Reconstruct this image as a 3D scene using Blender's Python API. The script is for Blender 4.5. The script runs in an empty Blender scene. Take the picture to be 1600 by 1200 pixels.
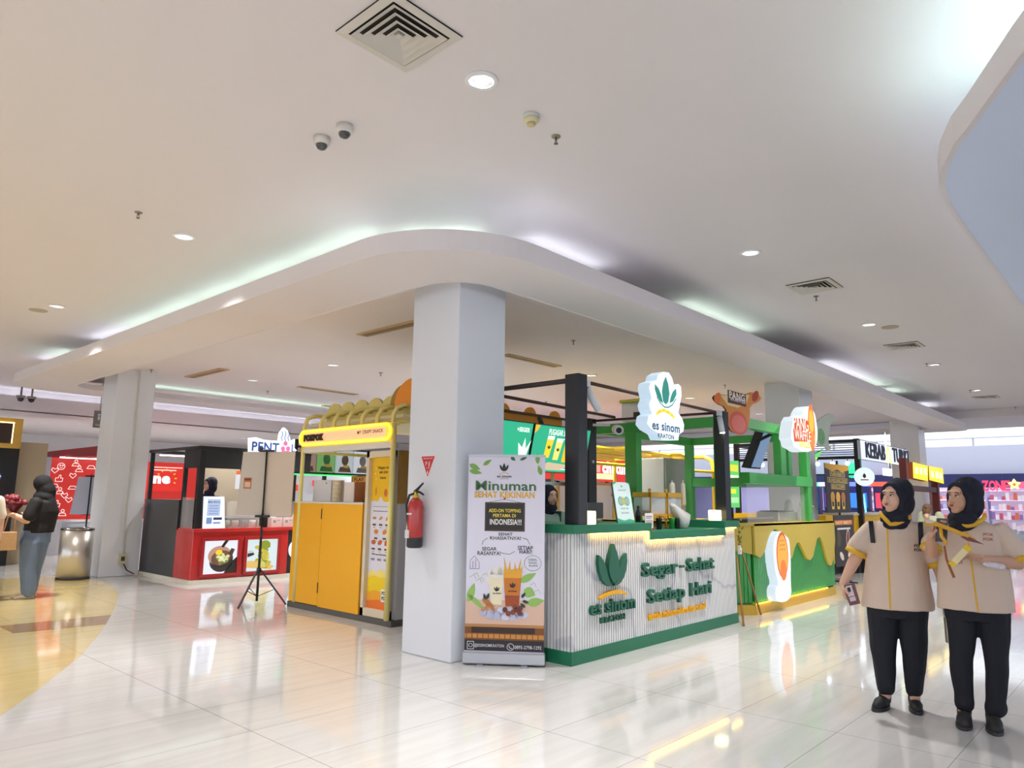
import bpy, bmesh, math, random
from mathutils import Vector, Matrix
from mathutils.bvhtree import BVHTree
sc = bpy.context.scene
COL = sc.collection
PI = math.pi
rnd = random.Random(7)

# ---------------------------------------------------------------- camera
yaw, pitch, roll = math.radians(42.389), math.radians(9.12), math.radians(0.8105)
fw = Vector((math.cos(yaw)*math.cos(pitch), math.sin(yaw)*math.cos(pitch), math.sin(pitch)))
r0 = Vector((math.sin(yaw), -math.cos(yaw), 0)); u0 = r0.cross(fw)
RR = r0*math.cos(roll)+u0*math.sin(roll); UU = u0*math.cos(roll)-r0*math.sin(roll)
cam = bpy.data.cameras.new('camera'); camo = bpy.data.objects.new('camera', cam); COL.objects.link(camo)
camo.matrix_world = Matrix(((RR.x, UU.x, -fw.x, 0), (RR.y, UU.y, -fw.y, 0), (RR.z, UU.z, -fw.z, 1.35), (0, 0, 0, 1)))
cam.sensor_width = 36; cam.lens = 25.146; cam.clip_end = 200
sc.camera = camo

# ---------------------------------------------------------------- world, exposure
wd_ = bpy.data.worlds.new('mall_daylight'); sc.world = wd_; wd_.use_nodes = True
bg = wd_.node_tree.nodes['Background']; bg.inputs[0].default_value = (0.86, 0.91, 1.0, 1); bg.inputs[1].default_value = 1.0
sc.view_settings.view_transform = 'Standard'; sc.view_settings.look = 'None'
sc.view_settings.gamma = 1; sc.view_settings.use_curve_mapping = False
sc.view_settings.exposure = 0.78

# large soft lights: the mall's own luminous ceiling strips over the aisle behind and beside the camera
def area(name, loc, sx, sy, power, color=(1, 1, 1), rot=(0, 0, 0)):
    l = bpy.data.lights.new(name, 'AREA'); l.shape = 'RECTANGLE'; l.size = sx; l.size_y = sy; l.energy = power; l.color = color
    o = bpy.data.objects.new(name, l); COL.objects.link(o); o.location = loc; o.rotation_euler = rot
    return o

# ---------------------------------------------------------------- materials
MC = {}
def lin(c):
    return c/12.92 if c <= .04045 else ((c+.055)/1.055)**2.4
def hexc(h):
    h = h.lstrip('#'); return tuple(lin(int(h[i:i+2], 16)/255) for i in (0, 2, 4))
def mat(col, rough=.5, metal=0, emit=0, alpha=1, trans=0, coat=0, noise=0, scale=8, spec=.5):
    key = (col, rough, metal, emit, alpha, trans, coat, noise, scale, spec)
    if key in MC: return MC[key]
    m = bpy.data.materials.new('m_%s_%d' % (col.strip('#'), len(MC))); m.use_nodes = True
    nt = m.node_tree; b = nt.nodes['Principled BSDF']; c = hexc(col)
    b.inputs['Base Color'].default_value = (*c, 1)
    b.inputs['Roughness'].default_value = rough; b.inputs['Metallic'].default_value = metal
    b.inputs['Specular IOR Level'].default_value = spec
    if emit:
        b.inputs['Emission Color'].default_value = (*c, 1); b.inputs['Emission Strength'].default_value = emit
    if alpha < 1: b.inputs['Alpha'].default_value = alpha
    if trans: b.inputs['Transmission Weight'].default_value = trans; b.inputs['IOR'].default_value = 1.15
    if coat: b.inputs['Coat Weight'].default_value = coat; b.inputs['Coat Roughness'].default_value = .05
    if noise:
        tc = nt.nodes.new('ShaderNodeTexCoord'); n = nt.nodes.new('ShaderNodeTexNoise'); n.inputs['Scale'].default_value = scale
        n.inputs['Detail'].default_value = 5
        nt.links.new(tc.outputs['Object'], n.inputs['Vector'])
        mx = nt.nodes.new('ShaderNodeMix'); mx.data_type = 'RGBA'
        mx.inputs[6].default_value = (*[v*(1-noise) for v in c], 1); mx.inputs[7].default_value = (*[min(1, v*(1+noise)) for v in c], 1)
        nt.links.new(n.outputs['Fac'], mx.inputs[0]); nt.links.new(mx.outputs[2], b.inputs['Base Color'])
    MC[key] = m
    return m
def glow(col, s=1.0):
    m = mat(col, .4, emit=s*.84); c = hexc(col)
    m.node_tree.nodes['Principled BSDF'].inputs['Base Color'].default_value = (*[v*.2 for v in c], 1)   # diffuser sheets take little light from outside
    return m

# ---------------------------------------------------------------- mesh builder
TC = {}
def text_geo(s, bold, depth, space=1.0):
    k = (s, bold, depth, space)
    if k in TC: return TC[k]
    cu = bpy.data.curves.new('lettering', 'FONT'); cu.body = s; cu.offset = bold; cu.extrude = depth; cu.resolution_u = 3
    cu.space_character = space+bold*2.2; cu.align_x = 'LEFT'
    o = bpy.data.objects.new('lettering', cu); me = o.to_mesh()
    vs = [tuple(v.co) for v in me.vertices]; fs = [tuple(p.vertices) for p in me.polygons]
    o.to_mesh_clear(); bpy.data.objects.remove(o); bpy.data.curves.remove(cu)
    x0 = min(v[0] for v in vs); x1 = max(v[0] for v in vs); y0 = min(v[1] for v in vs); y1 = max(v[1] for v in vs)
    TC[k] = ([(v[0]-x0, v[1]-y0, v[2]) for v in vs], fs, x1-x0, y1-y0)
    return TC[k]

class Frame:
    """flat panel: origin, u (right), v (up), n (towards the reader)"""
    def __init__(s, O, U, V=(0, 0, 1)):
        s.O = Vector(O); s.U = Vector(U).normalized(); s.V = Vector(V).normalized(); s.N = s.U.cross(s.V)
    def p(s, x, y, d=0): return s.O+s.U*x+s.V*y+s.N*d

class MB:
    def __init__(s): s.v = []; s.f = []; s.m = []; s.mats = []; s.sm = []
    def mi(s, m):
        if m not in s.mats: s.mats.append(m)
        return s.mats.index(m)
    def add(s, vs, fs, m, smooth=False):
        b = len(s.v); s.v += [Vector(v) for v in vs]; k = s.mi(m)
        for f in fs: s.f.append([b+i for i in f]); s.m.append(k); s.sm.append(smooth)
        return s
    def box(s, x0, x1, y0, y1, z0, z1, m):
        if x1 < x0: x0, x1 = x1, x0
        if y1 < y0: y0, y1 = y1, y0
        if z1 < z0: z0, z1 = z1, z0
        vs = [(x0, y0, z0), (x1, y0, z0), (x1, y1, z0), (x0, y1, z0), (x0, y0, z1), (x1, y0, z1), (x1, y1, z1), (x0, y1, z1)]
        return s.add(vs, [(3, 2, 1, 0), (4, 5, 6, 7), (0, 1, 5, 4), (1, 2, 6, 5), (2, 3, 7, 6), (3, 0, 4, 7)], m)
    def tube(s, pts, r, m, n=10, caps=True, smooth=True):
        pts = [Vector(p) for p in pts]; rs = r if isinstance(r, (list, tuple)) else [r]*len(pts)
        d = (pts[1]-pts[0]).normalized(); a = d.orthogonal().normalized(); vs = []; fs = []
        for i, p in enumerate(pts):
            if i == 0: t = (pts[1]-p)
            elif i == len(pts)-1: t = (p-pts[i-1])
            else: t = (pts[i+1]-p).normalized()+(p-pts[i-1]).normalized()
            t.normalize(); a = (a-t*a.dot(t)).normalized(); b = t.cross(a)
            for k in range(n):
                q = 2*PI*k/n; vs.append(p+(a*math.cos(q)+b*math.sin(q))*rs[i])
        for i in range(len(pts)-1):
            for k in range(n):
                fs.append((i*n+k, i*n+(k+1) % n, (i+1)*n+(k+1) % n, (i+1)*n+k))
        s.add(vs, fs, m, smooth)
        if caps:
            b = len(s.v)-len(vs)
            s.f.append([b+k for k in range(n)][::-1]); s.m.append(s.mi(m)); s.sm.append(False)
            s.f.append([b+(len(pts)-1)*n+k for k in range(n)]); s.m.append(s.mi(m)); s.sm.append(False)
        return s
    def bar(s, p0, p1, w, h, m, up=(0, 0, 1)):
        p0 = Vector(p0); p1 = Vector(p1); d = (p1-p0).normalized(); u = Vector(up)
        if abs(d.dot(u)) > .95: u = Vector((1, 0, 0))
        x = d.cross(u).normalized(); y = x.cross(d)
        vs = []
        for p in (p0, p1):
            for a, b in ((-1, -1), (1, -1), (1, 1), (-1, 1)): vs.append(p+x*a*w/2+y*b*h/2)
        return s.add(vs, [(0, 1, 2, 3), (7, 6, 5, 4), (0, 4, 5, 1), (1, 5, 6, 2), (2, 6, 7, 3), (3, 7, 4, 0)], m)
    def lathe(s, c, prof, m, n=24, axis=(0, 0, 1), smooth=True):
        c = Vector(c); ax = Vector(axis).normalized(); a = ax.orthogonal().normalized(); b = ax.cross(a); vs = []; fs = []
        for r, h in prof:
            for k in range(n):
                q = 2*PI*k/n; vs.append(c+ax*h+(a*math.cos(q)+b*math.sin(q))*r)
        for i in range(len(prof)-1):
            for k in range(n): fs.append((i*n+k, i*n+(k+1) % n, (i+1)*n+(k+1) % n, (i+1)*n+k))
        fs.append(tuple(range(n))[::-1]); fs.append(tuple((len(prof)-1)*n+k for k in range(n)))
        return s.add(vs, fs, m, smooth)
    def ell(s, c, r, m=None, n=14, k=10, rot=None):
        c = Vector(c); r = (r, r, r) if not isinstance(r, (tuple, list)) else r; vs = []; fs = []
        for i in range(k+1):
            t = PI*i/k
            for j in range(n):
                q = 2*PI*j/n; v = Vector((r[0]*math.sin(t)*math.cos(q), r[1]*math.sin(t)*math.sin(q), -r[2]*math.cos(t)))
                if rot: v = rot @ v
                vs.append(c+v)
        for i in range(k):
            for j in range(n): fs.append((i*n+j, i*n+(j+1) % n, (i+1)*n+(j+1) % n, (i+1)*n+j))
        return s.add(vs, fs, m, True)
    def cap(s, p0, r0, p1, r1, m=None, n=12):
        """tapered capsule"""
        p0 = Vector(p0); p1 = Vector(p1); d = (p1-p0)
        if d.length < 1e-6: return s.ell(p0, r0, m)
        d.normalize(); pts = []; rs = []
        for t in (80, 50, 25): pts.append(p0-d*r0*math.sin(math.radians(t))); rs.append(r0*math.cos(math.radians(t)))
        pts += [p0, p1]; rs += [r0, r1]
        for t in (25, 50, 80): pts.append(p1+d*r1*math.sin(math.radians(t))); rs.append(r1*math.cos(math.radians(t)))
        return s.tube(pts, rs, m, n)
    def prism(s, F, pts, d0, d1, m, mside=None):
        n = len(pts); vs = [F.p(x, y, d0) for x, y in pts]+[F.p(x, y, d1) for x, y in pts]
        A = sum(pts[i][0]*pts[(i+1) % n][1]-pts[(i+1) % n][0]*pts[i][1] for i in range(n))
        top = tuple(range(n, 2*n)); bot = tuple(range(n))[::-1]; side = [(i, (i+1) % n, n+(i+1) % n, n+i) for i in range(n)]
        if A < 0: top = top[::-1]; bot = bot[::-1]; side = [t[::-1] for t in side]
        s.add(vs, [top, bot], m); b = len(s.v)-len(vs); k = s.mi(mside or m)
        for t in side: s.f.append([b+i for i in t]); s.m.append(k); s.sm.append(False)
        return s
    def poly(s, F, pts, m, L=1):
        A = sum(pts[i][0]*pts[(i+1) % len(pts)][1]-pts[(i+1) % len(pts)][0]*pts[i][1] for i in range(len(pts)))
        if A < 0: pts = pts[::-1]
        return s.add([F.p(x, y, .0012*L) for x, y in pts], [tuple(range(len(pts)))], m)
    def rect(s, F, x0, y0, x1, y1, m, L=1): return s.poly(F, [(x0, y0), (x1, y0), (x1, y1), (x0, y1)], m, L)
    def oval(s, F, cx, cy, rx, ry, m, L=1, a=0, n=20):
        pts = []
        for k in range(n):
            q = 2*PI*k/n; x = rx*math.cos(q); y = ry*math.sin(q)
            pts.append((cx+x*math.cos(a)-y*math.sin(a), cy+x*math.sin(a)+y*math.cos(a)))
        return s.poly(F, pts, m, L)
    def leaf(s, F, cx, cy, ln, wd, ang, m, L=1):
        """pointed leaf starting at cx,cy growing along ang"""
        pts = []
        for k in range(13):
            t = k/12; pts.append((t*ln, wd*.5*math.sin(PI*t**.8)))
        for k in range(11, 0, -1):
            t = k/12; pts.append((t*ln, -wd*.5*math.sin(PI*t**.8)))
        c, q = math.cos(ang), math.sin(ang)
        return s.poly(F, [(cx+x*c-y*q, cy+x*q+y*c) for x, y in pts], m, L)
    def stroke(s, F, pts, wd, m, L=1):
        for (x0, y0), (x1, y1) in zip(pts, pts[1:]):
            l = math.hypot(x1-x0, y1-y0) or 1; nx = -(y1-y0)/l*wd/2; ny = (x1-x0)/l*wd/2
            ex = (x1-x0)/l*wd*.2; ey = (y1-y0)/l*wd*.2
            s.poly(F, [(x0+nx-ex, y0+ny-ey), (x0-nx-ex, y0-ny-ey), (x1-nx+ex, y1-ny+ey), (x1+nx+ex, y1+ny+ey)], m, L)
        return s
    def text(s, F, t, x, y, m, w=None, h=None, L=1, bold=0, depth=0, center=False, tilt=0):
        """x,y lower-left (or centre-bottom); w,h in metres"""
        vs, fs, tw, th = text_geo(t, bold, 1.0 if depth else 0)
        if h is None: sx = sy = w/tw
        elif w is None: sx = sy = h/th
        else: sx = w/tw; sy = h/th
        if center: x -= tw*sx/2
        c, q = math.cos(tilt), math.sin(tilt)
        out = []
        for a, b, d in vs:
            a *= sx; b *= sy
            out.append(F.p(x+a*c-b*q, y+a*q+b*c, .0012*L+(d+1)*depth/2 if depth else .0012*L))
        return s.add(out, fs, m)
    def build(s, name, parent=None, bevel=0, label=None):
        me = bpy.data.meshes.new(name)
        inv = INV.get(parent.name) if parent else None
        vs = [inv @ v for v in s.v] if inv else s.v
        me.from_pydata([tuple(v) for v in vs], [], s.f)
        for m in s.mats: me.materials.append(m)
        me.polygons.foreach_set('material_index', s.m); me.polygons.foreach_set('use_smooth', s.sm)
        me.update()
        o = bpy.data.objects.new(name, me); COL.objects.link(o)
        if parent:
            o.parent = parent; INV[o.name] = inv if inv else Matrix()
        if label: o['label'] = label
        if bevel:
            b = o.modifiers.new('bevel', 'BEVEL'); b.width = bevel; b.segments = 2; b.limit_method = 'ANGLE'; b.angle_limit = .7
        return o
INV = {}
def thing(name, label, cat, loc=(0, 0, 0), rz=0, group=None):
    o = bpy.data.objects.new(name, None); COL.objects.link(o); o.location = loc; o.rotation_euler = (0, 0, rz)
    o.empty_display_size = .1
    INV[o.name] = (Matrix.Translation(loc) @ Matrix.Rotation(rz, 4, 'Z')).inverted()
    return tag(o, label, cat, group)
def tag(o, label, cat, group=None):
    o['label'] = label; o['category'] = cat
    if group: o['group'] = group
    return o
def struct(mb, name, bevel=0):
    o = mb.build(name, bevel=bevel); o['kind'] = 'structure'; return o
def solo(mb, name, label, cat, loc=None, group=None, bevel=0):
    """a thing that is one mesh; origin moved to loc"""
    if loc: mb.v = [v-Vector(loc) for v in mb.v]
    o = mb.build(name, bevel=bevel)
    if loc: o.location = loc
    return tag(o, label, cat, group)
def copy_tree(root, loc, label=None, rz=None):
    c = root.copy(); COL.objects.link(c); c.location = loc
    if rz is not None: c.rotation_euler = (0, 0, rz)
    if label: c['label'] = label
    for ch in root.children:
        d = ch.copy(); COL.objects.link(d); d.parent = c
        for g in ch.children:
            e = g.copy(); COL.objects.link(e); e.parent = d
    return c
XP = lambda y, x=0, z=0: Frame((x, y, z), (1, 0, 0))          # panel facing -Y (reader looks along +Y)
YP = lambda x, y=0, z=0: Frame((x, y, z), (0, -1, 0))         # panel facing -X, u runs towards -Y

# shared finishes
M_white = mat('d9dadd', .6, noise=.03, scale=3); M_ceil = mat('e0dadc', .75, noise=.015, scale=2)
M_black = mat('1d1e22', .45); M_blackm = mat('17181c', .35); M_steel = mat('b9b8b4', .28, metal=.9)
M_green = mat('17704e', .45); M_dkgreen = mat('1c5a45', .5); M_gold = mat('f2b313', .4)
M_yellow = mat('f6b516', .5); M_cream = mat('e8d478', .45); M_pipe = mat('ecdf8c', .4)
M_red = mat('c52a2a', .25, coat=.5); M_glass = mat('ffffff', .04, alpha=.14, spec=.8); M_lime = mat('3fb84a', .4)
M_chrome = mat('d8d8d8', .15, metal=1)

# ---------------------------------------------------------------- floor
def floor_mat(name, base, dark, joint, streak):
    m = bpy.data.materials.new(name); m.use_nodes = True; nt = m.node_tree; b = nt.nodes['Principled BSDF']; N = nt.nodes.new; Lk = nt.links.new
    g = N('ShaderNodeNewGeometry'); sp = N('ShaderNodeSeparateXYZ'); Lk(g.outputs['Position'], sp.inputs[0])
    def M(op, a, bb, c=None):
        n = N('ShaderNodeMath'); n.operation = op
        for i, v in enumerate((a, bb, c)):
            if v is None: continue
            if isinstance(v, (int, float)): n.inputs[i].default_value = v
            else: Lk(v, n.inputs[i])
        return n.outputs[0]
    def line(src, off, step, wd):
        f = M('FRACT', M('DIVIDE', M('SUBTRACT', src, off), step), 0)
        f = M('ABSOLUTE', M('SUBTRACT', f, .5), 0)
        return M('GREATER_THAN', f, .5-wd/step/2)
    lx = line(sp.outputs[0], 2.262, 1.21, .0045); ly = line(sp.outputs[1], 1.608, .6165, .0035)
    j = M('MAXIMUM', lx, ly)
    # streaky vein running along X
    mp = N('ShaderNodeMapping'); mp.inputs['Scale'].default_value = (.5, 5, 1); Lk(g.outputs['Position'], mp.inputs[0])
    n1 = N('ShaderNodeTexNoise'); n1.inputs['Scale'].default_value = 2.2; n1.inputs['Detail'].default_value = 7; n1.inputs['Distortion'].default_value = .4; Lk(mp.outputs[0], n1.inputs['Vector'])
    rp = N('ShaderNodeValToRGB'); rp.color_ramp.elements[0].position = .3; rp.color_ramp.elements[1].position = .62
    rp.color_ramp.elements[0].color = (*hexc(dark), 1); rp.color_ramp.elements[1].color = (*hexc(base), 1); Lk(n1.outputs[0], rp.inputs[0])
    mx = N('ShaderNodeMix'); mx.data_type = 'RGBA'; Lk(j, mx.inputs[0]); Lk(rp.outputs[0], mx.inputs[6]); mx.inputs[7].default_value = (*hexc(joint), 1)
    Lk(mx.outputs[2], b.inputs['Base Color'])
    b.inputs['Roughness'].default_value = .07; b.inputs['IOR'].default_value = 1.55; b.inputs['Coat Weight'].default_value = .15; b.inputs['Coat Roughness'].default_value = .03
    return m
DLW = 26     # watts per ceiling downlight
M_floor = floor_mat('polished_tile', 'd2d1ce', 'c9c8c5', '8f8d88', 1)
M_floory = floor_mat('yellow_polished_tile', 'd8c590', 'cfba80', 'b8a468', 1)
M_floorb = floor_mat('brown_polished_tile', 'a5845a', '9a7a52', '8b6d49', 1)
struct(MB().box(-12, 33, -12, 30, -.1, 0, M_floor), 'floor')
F0 = Frame((0, 0, 0), (1, 0, 0), (0, 1, 0))
yp = [(-2, 1.0), (-.6, 2.6), (.4, 3.9), (1.33, 5.39), (1.68, 5.94), (2.24, 6.91), (2.76, 8.0), (3.37, 9.43), (3.8, 10.57), (4.12, 11.7), (4.2, 12.3), (4.2, 13.1), (3.9, 13.6), (3.2, 13.7), (-2, 13.7)]
struct(MB().prism(F0, yp, -.002, .0015, M_floory), 'trim_1')
struct(MB().prism(F0, [(2.1, 8.38), (2.9, 8.32), (3.16, 8.93), (2.1, 8.93)], .0016, .0025, M_floorb), 'trim_2')

# ---------------------------------------------------------------- ceilings
O = 3.75
struct(MB().box(-12, 26, -12, 30, O, O+.15, M_ceil), 'ceiling')
def arc(cx, cy, r, a0, a1, n=14): return [(cx+r*math.cos(math.radians(a0+(a1-a0)*i/n)), cy+r*math.sin(math.radians(a0+(a1-a0)*i/n))) for i in range(n+1)]
def rrect(x0, x1, y0, y1, r):
    rs = r if isinstance(r, (tuple, list)) else (r,)*4       # bl, br, tr, tl
    return arc(x0+rs[0], y0+rs[0], rs[0], 180, 270)+arc(x1-rs[1], y0+rs[1], rs[1], 270, 360)+arc(x1-rs[2], y1-rs[2], rs[2], 0, 90)+arc(x0+rs[3], y1-rs[3], rs[3], 90, 180)
def ringwall(mb, path, t, z0, z1, m, closed=True):
    """vertical wall along a path with thickness t inwards (path counter-clockwise)"""
    n = len(path); inn = []
    for i in range(n):
        a = Vector(path[i-1] if (i or closed) else path[i]); b = Vector(path[(i+1) % n] if (i < n-1 or closed) else path[i]); d = (b-a).normalized()
        inn.append((path[i][0]-d.y*t, path[i][1]+d.x*t))
    vs = [(x, y, z0) for x, y in path]+[(x, y, z1) for x, y in path]+[(x, y, z0) for x, y in inn]+[(x, y, z1) for x, y in inn]
    fs = []
    for i in range(n if closed else n-1):
        j = (i+1) % n
        fs += [(i, j, n+j, n+i), (2*n+j, 2*n+i, 3*n+i, 3*n+j), (n+i, n+j, 3*n+j, 3*n+i), (j, i, 2*n+i, 2*n+j)]
    return mb.add(vs, fs, m, False)
def ringslab(mb, A, B, z, m):
    n = len(A); vs = [(x, y, z) for x, y in A]+[(x, y, z) for x, y in B]
    return mb.add(vs, [((i+1) % n, i, n+i, n+(i+1) % n) for i in range(n)], m)
outer = rrect(3.19, 21, 3.57, 15.2, (1.0, .3, .3, .8)); inner = rrect(3.99, 20.2, 4.27, 14.3, (.42, .3, .3, .5))
mb = MB(); ringslab(mb, outer, inner, 3.204, M_ceil); ringwall(mb, outer, .03, 3.2, 3.365, M_ceil)
ringwall(mb, rrect(4.5, 20.0, 4.9, 14.0, (.6, .3, .3, .6)), .03, 3.5, O, M_ceil)
ringslab(mb, rrect(3.2, 20.99, 3.58, 15.19, (1.0, .3, .3, .8)), rrect(3.95, 20.2, 4.25, 14.35, (.42, .3, .3, .5)), 3.215, M_ceil)
mb.box(3.95, 3.97, 4.7, 15.1, 3.215, 3.5, M_ceil).box(4.4, 20.2, 4.25, 4.27, 3.215, 3.5, M_ceil)
ringwall(mb, inner, -.03, 3.2, 3.29, M_ceil)
struct(mb, 'ceiling_soffit')
struct(MB().prism(F0, rrect(3.97, 20.2, 4.27, 15.15, (.42, .3, .3, .5)), 3.45, 3.5, M_ceil), 'ceiling_kiosk_court')
# soffit on the right, over the other side of the aisle
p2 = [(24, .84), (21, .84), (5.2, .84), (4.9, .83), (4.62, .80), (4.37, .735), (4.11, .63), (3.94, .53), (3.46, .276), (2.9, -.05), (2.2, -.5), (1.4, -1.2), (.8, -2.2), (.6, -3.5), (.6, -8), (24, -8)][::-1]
mb = MB(); mb.prism(F0, p2, 3.204, 3.215, mat('d6e2fa', .6)); ringwall(mb, p2, .03, 3.2, 3.36, M_ceil)  # soffit's pale blue base colour imitates the daylight tint falling on it
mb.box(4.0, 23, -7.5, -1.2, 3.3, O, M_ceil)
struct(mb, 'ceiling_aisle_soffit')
# far band
mb = MB(); mb.box(-12, 21, 19.6, 28, 3.2, 3.22, M_ceil).box(-12, 21, 19.6, 19.63, 3.2, 3.56, M_ceil).box(-12, 21, 20.1, 28, 3.22, O, M_ceil)
struct(mb, 'ceiling_far_soffit')
mb = MB(); mb.box(21.3, 24.5, -12, 28, 3.55, 3.75, M_ceil)
struct(mb, 'ceiling_hall_edge')
# walls
M_wallb = mat('d5d8ea', .6, noise=.02)
struct(MB().box(-12, 33, 27, 27.2, 0, 3.75, M_white), 'wall_back')
# ---- cove tube lights behind the lips
tube_spots = []
def tubes(pts_list):
    out = []
    for a, b, colr, e in pts_list:
        mbt = MB().tube([a, b], .013, glow(colr, e), n=8)
        out.append((mbt, a))
    return out
CW = 'eef4ff'; CG = 'dcf7e6'
segs = []
for (yy0, yy1, c) in [(5.1, 6.25, CG), (6.3, 7.45, CG), (7.5, 8.65, CG), (8.7, 9.85, CG), (9.9, 11.05, CG), (11.1, 12.3, CW), (13.6, 14.4, CG), (14.45, 15.0, CW)]:
    segs.append(((3.72, yy0, 3.60), (3.72, yy1, 3.60), c, 8))
for (xx0, xx1, c) in [(4.75, 5.9, CW), (7.6, 8.7, CG), (8.75, 9.6, CG), (12.4, 13.5, CW), (13.55, 14.7, CW), (14.75, 15.8, CG), (16.2, 17.0, CG), (19.0, 20.0, CW)]:
    segs.append(((xx0, 4.15, 3.60), (xx1, 4.15, 3.60), c, 8))
segs.append(((3.98, 5.05, 3.62), (4.1, 4.75, 3.62), CG, 9)); segs.append(((4.14, 4.68, 3.62), (4.4, 4.45, 3.62), CG, 9)); segs.append(((3.55, 4.3, 3.3), (3.75, 4.05, 3.3), CG, 7)); segs.append(((4.0, 3.86, 3.3), (4.6, 3.74, 3.3), CW, 8)); segs.append(((3.4, 5.3, 3.3), (3.4, 4.7, 3.3), CW, 5))
for k in range(5): segs.append(((5.2+k*1.25, 14.6, 3.28), (6.4+k*1.25, 14.6, 3.28), CG, 7))
for k in range(12): segs.append(((-2+k*1.25, 19.85, 3.5), (-.8+k*1.25, 19.85, 3.5), CW, 7))
segs.append(((3.95, .25, 3.3), (3.25, -.2, 3.3), CG, 26)); segs.append(((3.2, -.25, 3.3), (2.45, -.75, 3.3), CG, 26)); segs.append(((4.55, .62, 3.3), (4.0, .33, 3.3), CG, 20)); segs.append(((2.4, -.8, 3.3), (1.7, -1.4, 3.3), CG, 26))
for k in range(6): segs.append(((4.8+k*1.25, .74, 3.31), (5.95+k*1.25, .74, 3.31), CW, 4))
ORD = ('', 'first', 'second', 'third', 'fourth', 'fifth', 'sixth', 'seventh', 'eighth', 'ninth', 'tenth', 'eleventh', 'twelfth', 'thirteenth')
def cove_label(a, n):
    n = ORD[n]
    if a[1] > 19: return '%s fluorescent tube from the left in the far cove before the red shop' % n
    if a[1] > 14: return '%s fluorescent tube from the left in the cove behind the red kiosk' % n
    if a[1] < 1: return '%s fluorescent tube above the aisle soffit at the right edge' % n
    if a[0] < 3.9 and a[1] > 5: return '%s fluorescent tube from the curved corner in the left aisle cove' % n
    if a[0] > 4.7: return '%s fluorescent tube from the curved corner in the right aisle cove' % n
    return '%s fluorescent tube of the curved corner cove above the near pillar' % n
CL = {}
for a, b, c, e_ in segs:
    kk = cove_label(a, 0); CL[kk] = CL.get(kk, 0)+1; lab = cove_label(a, CL[kk])
    solo(MB().tube([a, b], .014, glow(c, e_), n=8), 'tube_light', lab, 'light', a, 'cove tubes behind the soffit lips')

# pillars
def pillar(n, x, y, sx=.62, sy=.63, top=3.47, x2=None):
    mb = MB(); m = mat('dfe2ea', .4, noise=.03, scale=2)
    mb.box(x, x+sx, y, y+sy, 0, top, m)
    o = struct(mb, 'wall_pillar_%d' % n, bevel=.012)
    return o
pillar(1, 4.25, 4.53, .612); pillar(2, 4.31, 12.93); pillar(3, 12.45, 4.6, .62, .62); pillar(4, 20.0, 4.5, .65, .65); pillar(5, 12.45, 12.93)

# ---------------------------------------------------------------- measuring: a point of the place seen along a direction, on a known plane
CAM = Vector((0, 0, 1.35))
def ray(x, y): return fw+RR*((x-800)/1117.6)-UU*((y-600)/1117.6)
def PZ(x, y, z=0): d = ray(x, y); return CAM+d*((z-1.35)/d.z)
def PX(x, y, X): d = ray(x, y); return CAM+d*(X/d.x)
def PY(x, y, Y): d = ray(x, y); return CAM+d*(Y/d.y)

# ---------------------------------------------------------------- ceiling fittings
M_trim = mat('e6e6e8', .4)
def downlight(x, y, z, r, label, e=6, pw=1):
    t = thing('downlight', label, 'ceiling light', (x, y, z), group='round recessed downlights')
    MB().lathe((x, y, z-.012), [(r*1.0, .012), (r*1.32, .012), (r*1.3, .002), (r*1.02, -.002), (r*1.0, .004)], M_trim).build('trim_ring', t)
    MB().lathe((x, y, z), [(r*1.0, -.008), (r*.98, -.002)], glow('f4f8ff', e)).build('lamp_disc', t)
    l = bpy.data.lights.new('downlight_lamp', 'AREA'); l.shape = 'DISK'; l.size = r*1.9; l.energy = DLW*pw; l.color = (1, .97, .95); l.spread = math.radians(95)
    lo = bpy.data.objects.new('downlight_lamp', l); COL.objects.link(lo); lo.location = (x, y, z-.02)
    return t
downlight(2.69, 2.73, O, .075, 'round recessed downlight nearest the camera, beside the large square air diffuser')
downlight(6.47, 2.79, O, .075, 'round downlight between the near diffuser and the second square diffuser on the aisle ceiling')
downlight(10.2, 2.79, O, .075, 'third round downlight along the right aisle, with a flush speaker beside it')
downlight(2.66, 6.64, O, .075, 'round downlight over the left aisle, halfway along the lit cove')
downlight(2.68, 10.5, O, .075, 'round downlight over the left aisle beside a flush round speaker')
downlight(17.6, 2.8, O, .075, 'far round downlight near the end of the right aisle')
downlight(13.9, 2.8, O, .075, 'round downlight past the third air diffuser on the right aisle')
downlight(2.6, 14.6, O, .075, 'small far round downlight left of the second pillar, near the hanging sign')
for (x, y, l) in ((6.45, 9.81, 'round downlight in the lower ceiling above the yellow snack kiosk'), (6.41, 12.34, 'round downlight in the lower ceiling above the red meatball kiosk'), (9.77, 7.09, 'round downlight in the lower ceiling just right of the tall left black post'), (13.2, 7.1, 'round downlight in the lower ceiling above the yellow pipe frame'), (16.6, 7.1, 'round downlight in the lower ceiling above the black-framed kebab kiosk'), (9.8, 9.8, 'round downlight between the near pillar and the long slot diffuser'), (9.8, 12.3, 'round downlight in the lower ceiling behind the poster kiosk'), (13.2, 9.8, 'round downlight in the lower ceiling above the red chicken sign'), (16.6, 9.8, 'round downlight in the lower ceiling above the maroon lattice shop')):
    downlight(x, y, 3.45, .075, l, pw=1.1)
for (x, y, l) in ((4.4, 22.5, 'round downlight in the far soffit left of the far pillar'), (8.0, 22.5, 'round downlight in the far soffit right of the far pillar'), (11.5, 22.5, 'round downlight in the far soffit above the PENTOL letters')): downlight(x, y, 3.2, .075, l, pw=1.6)

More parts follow.
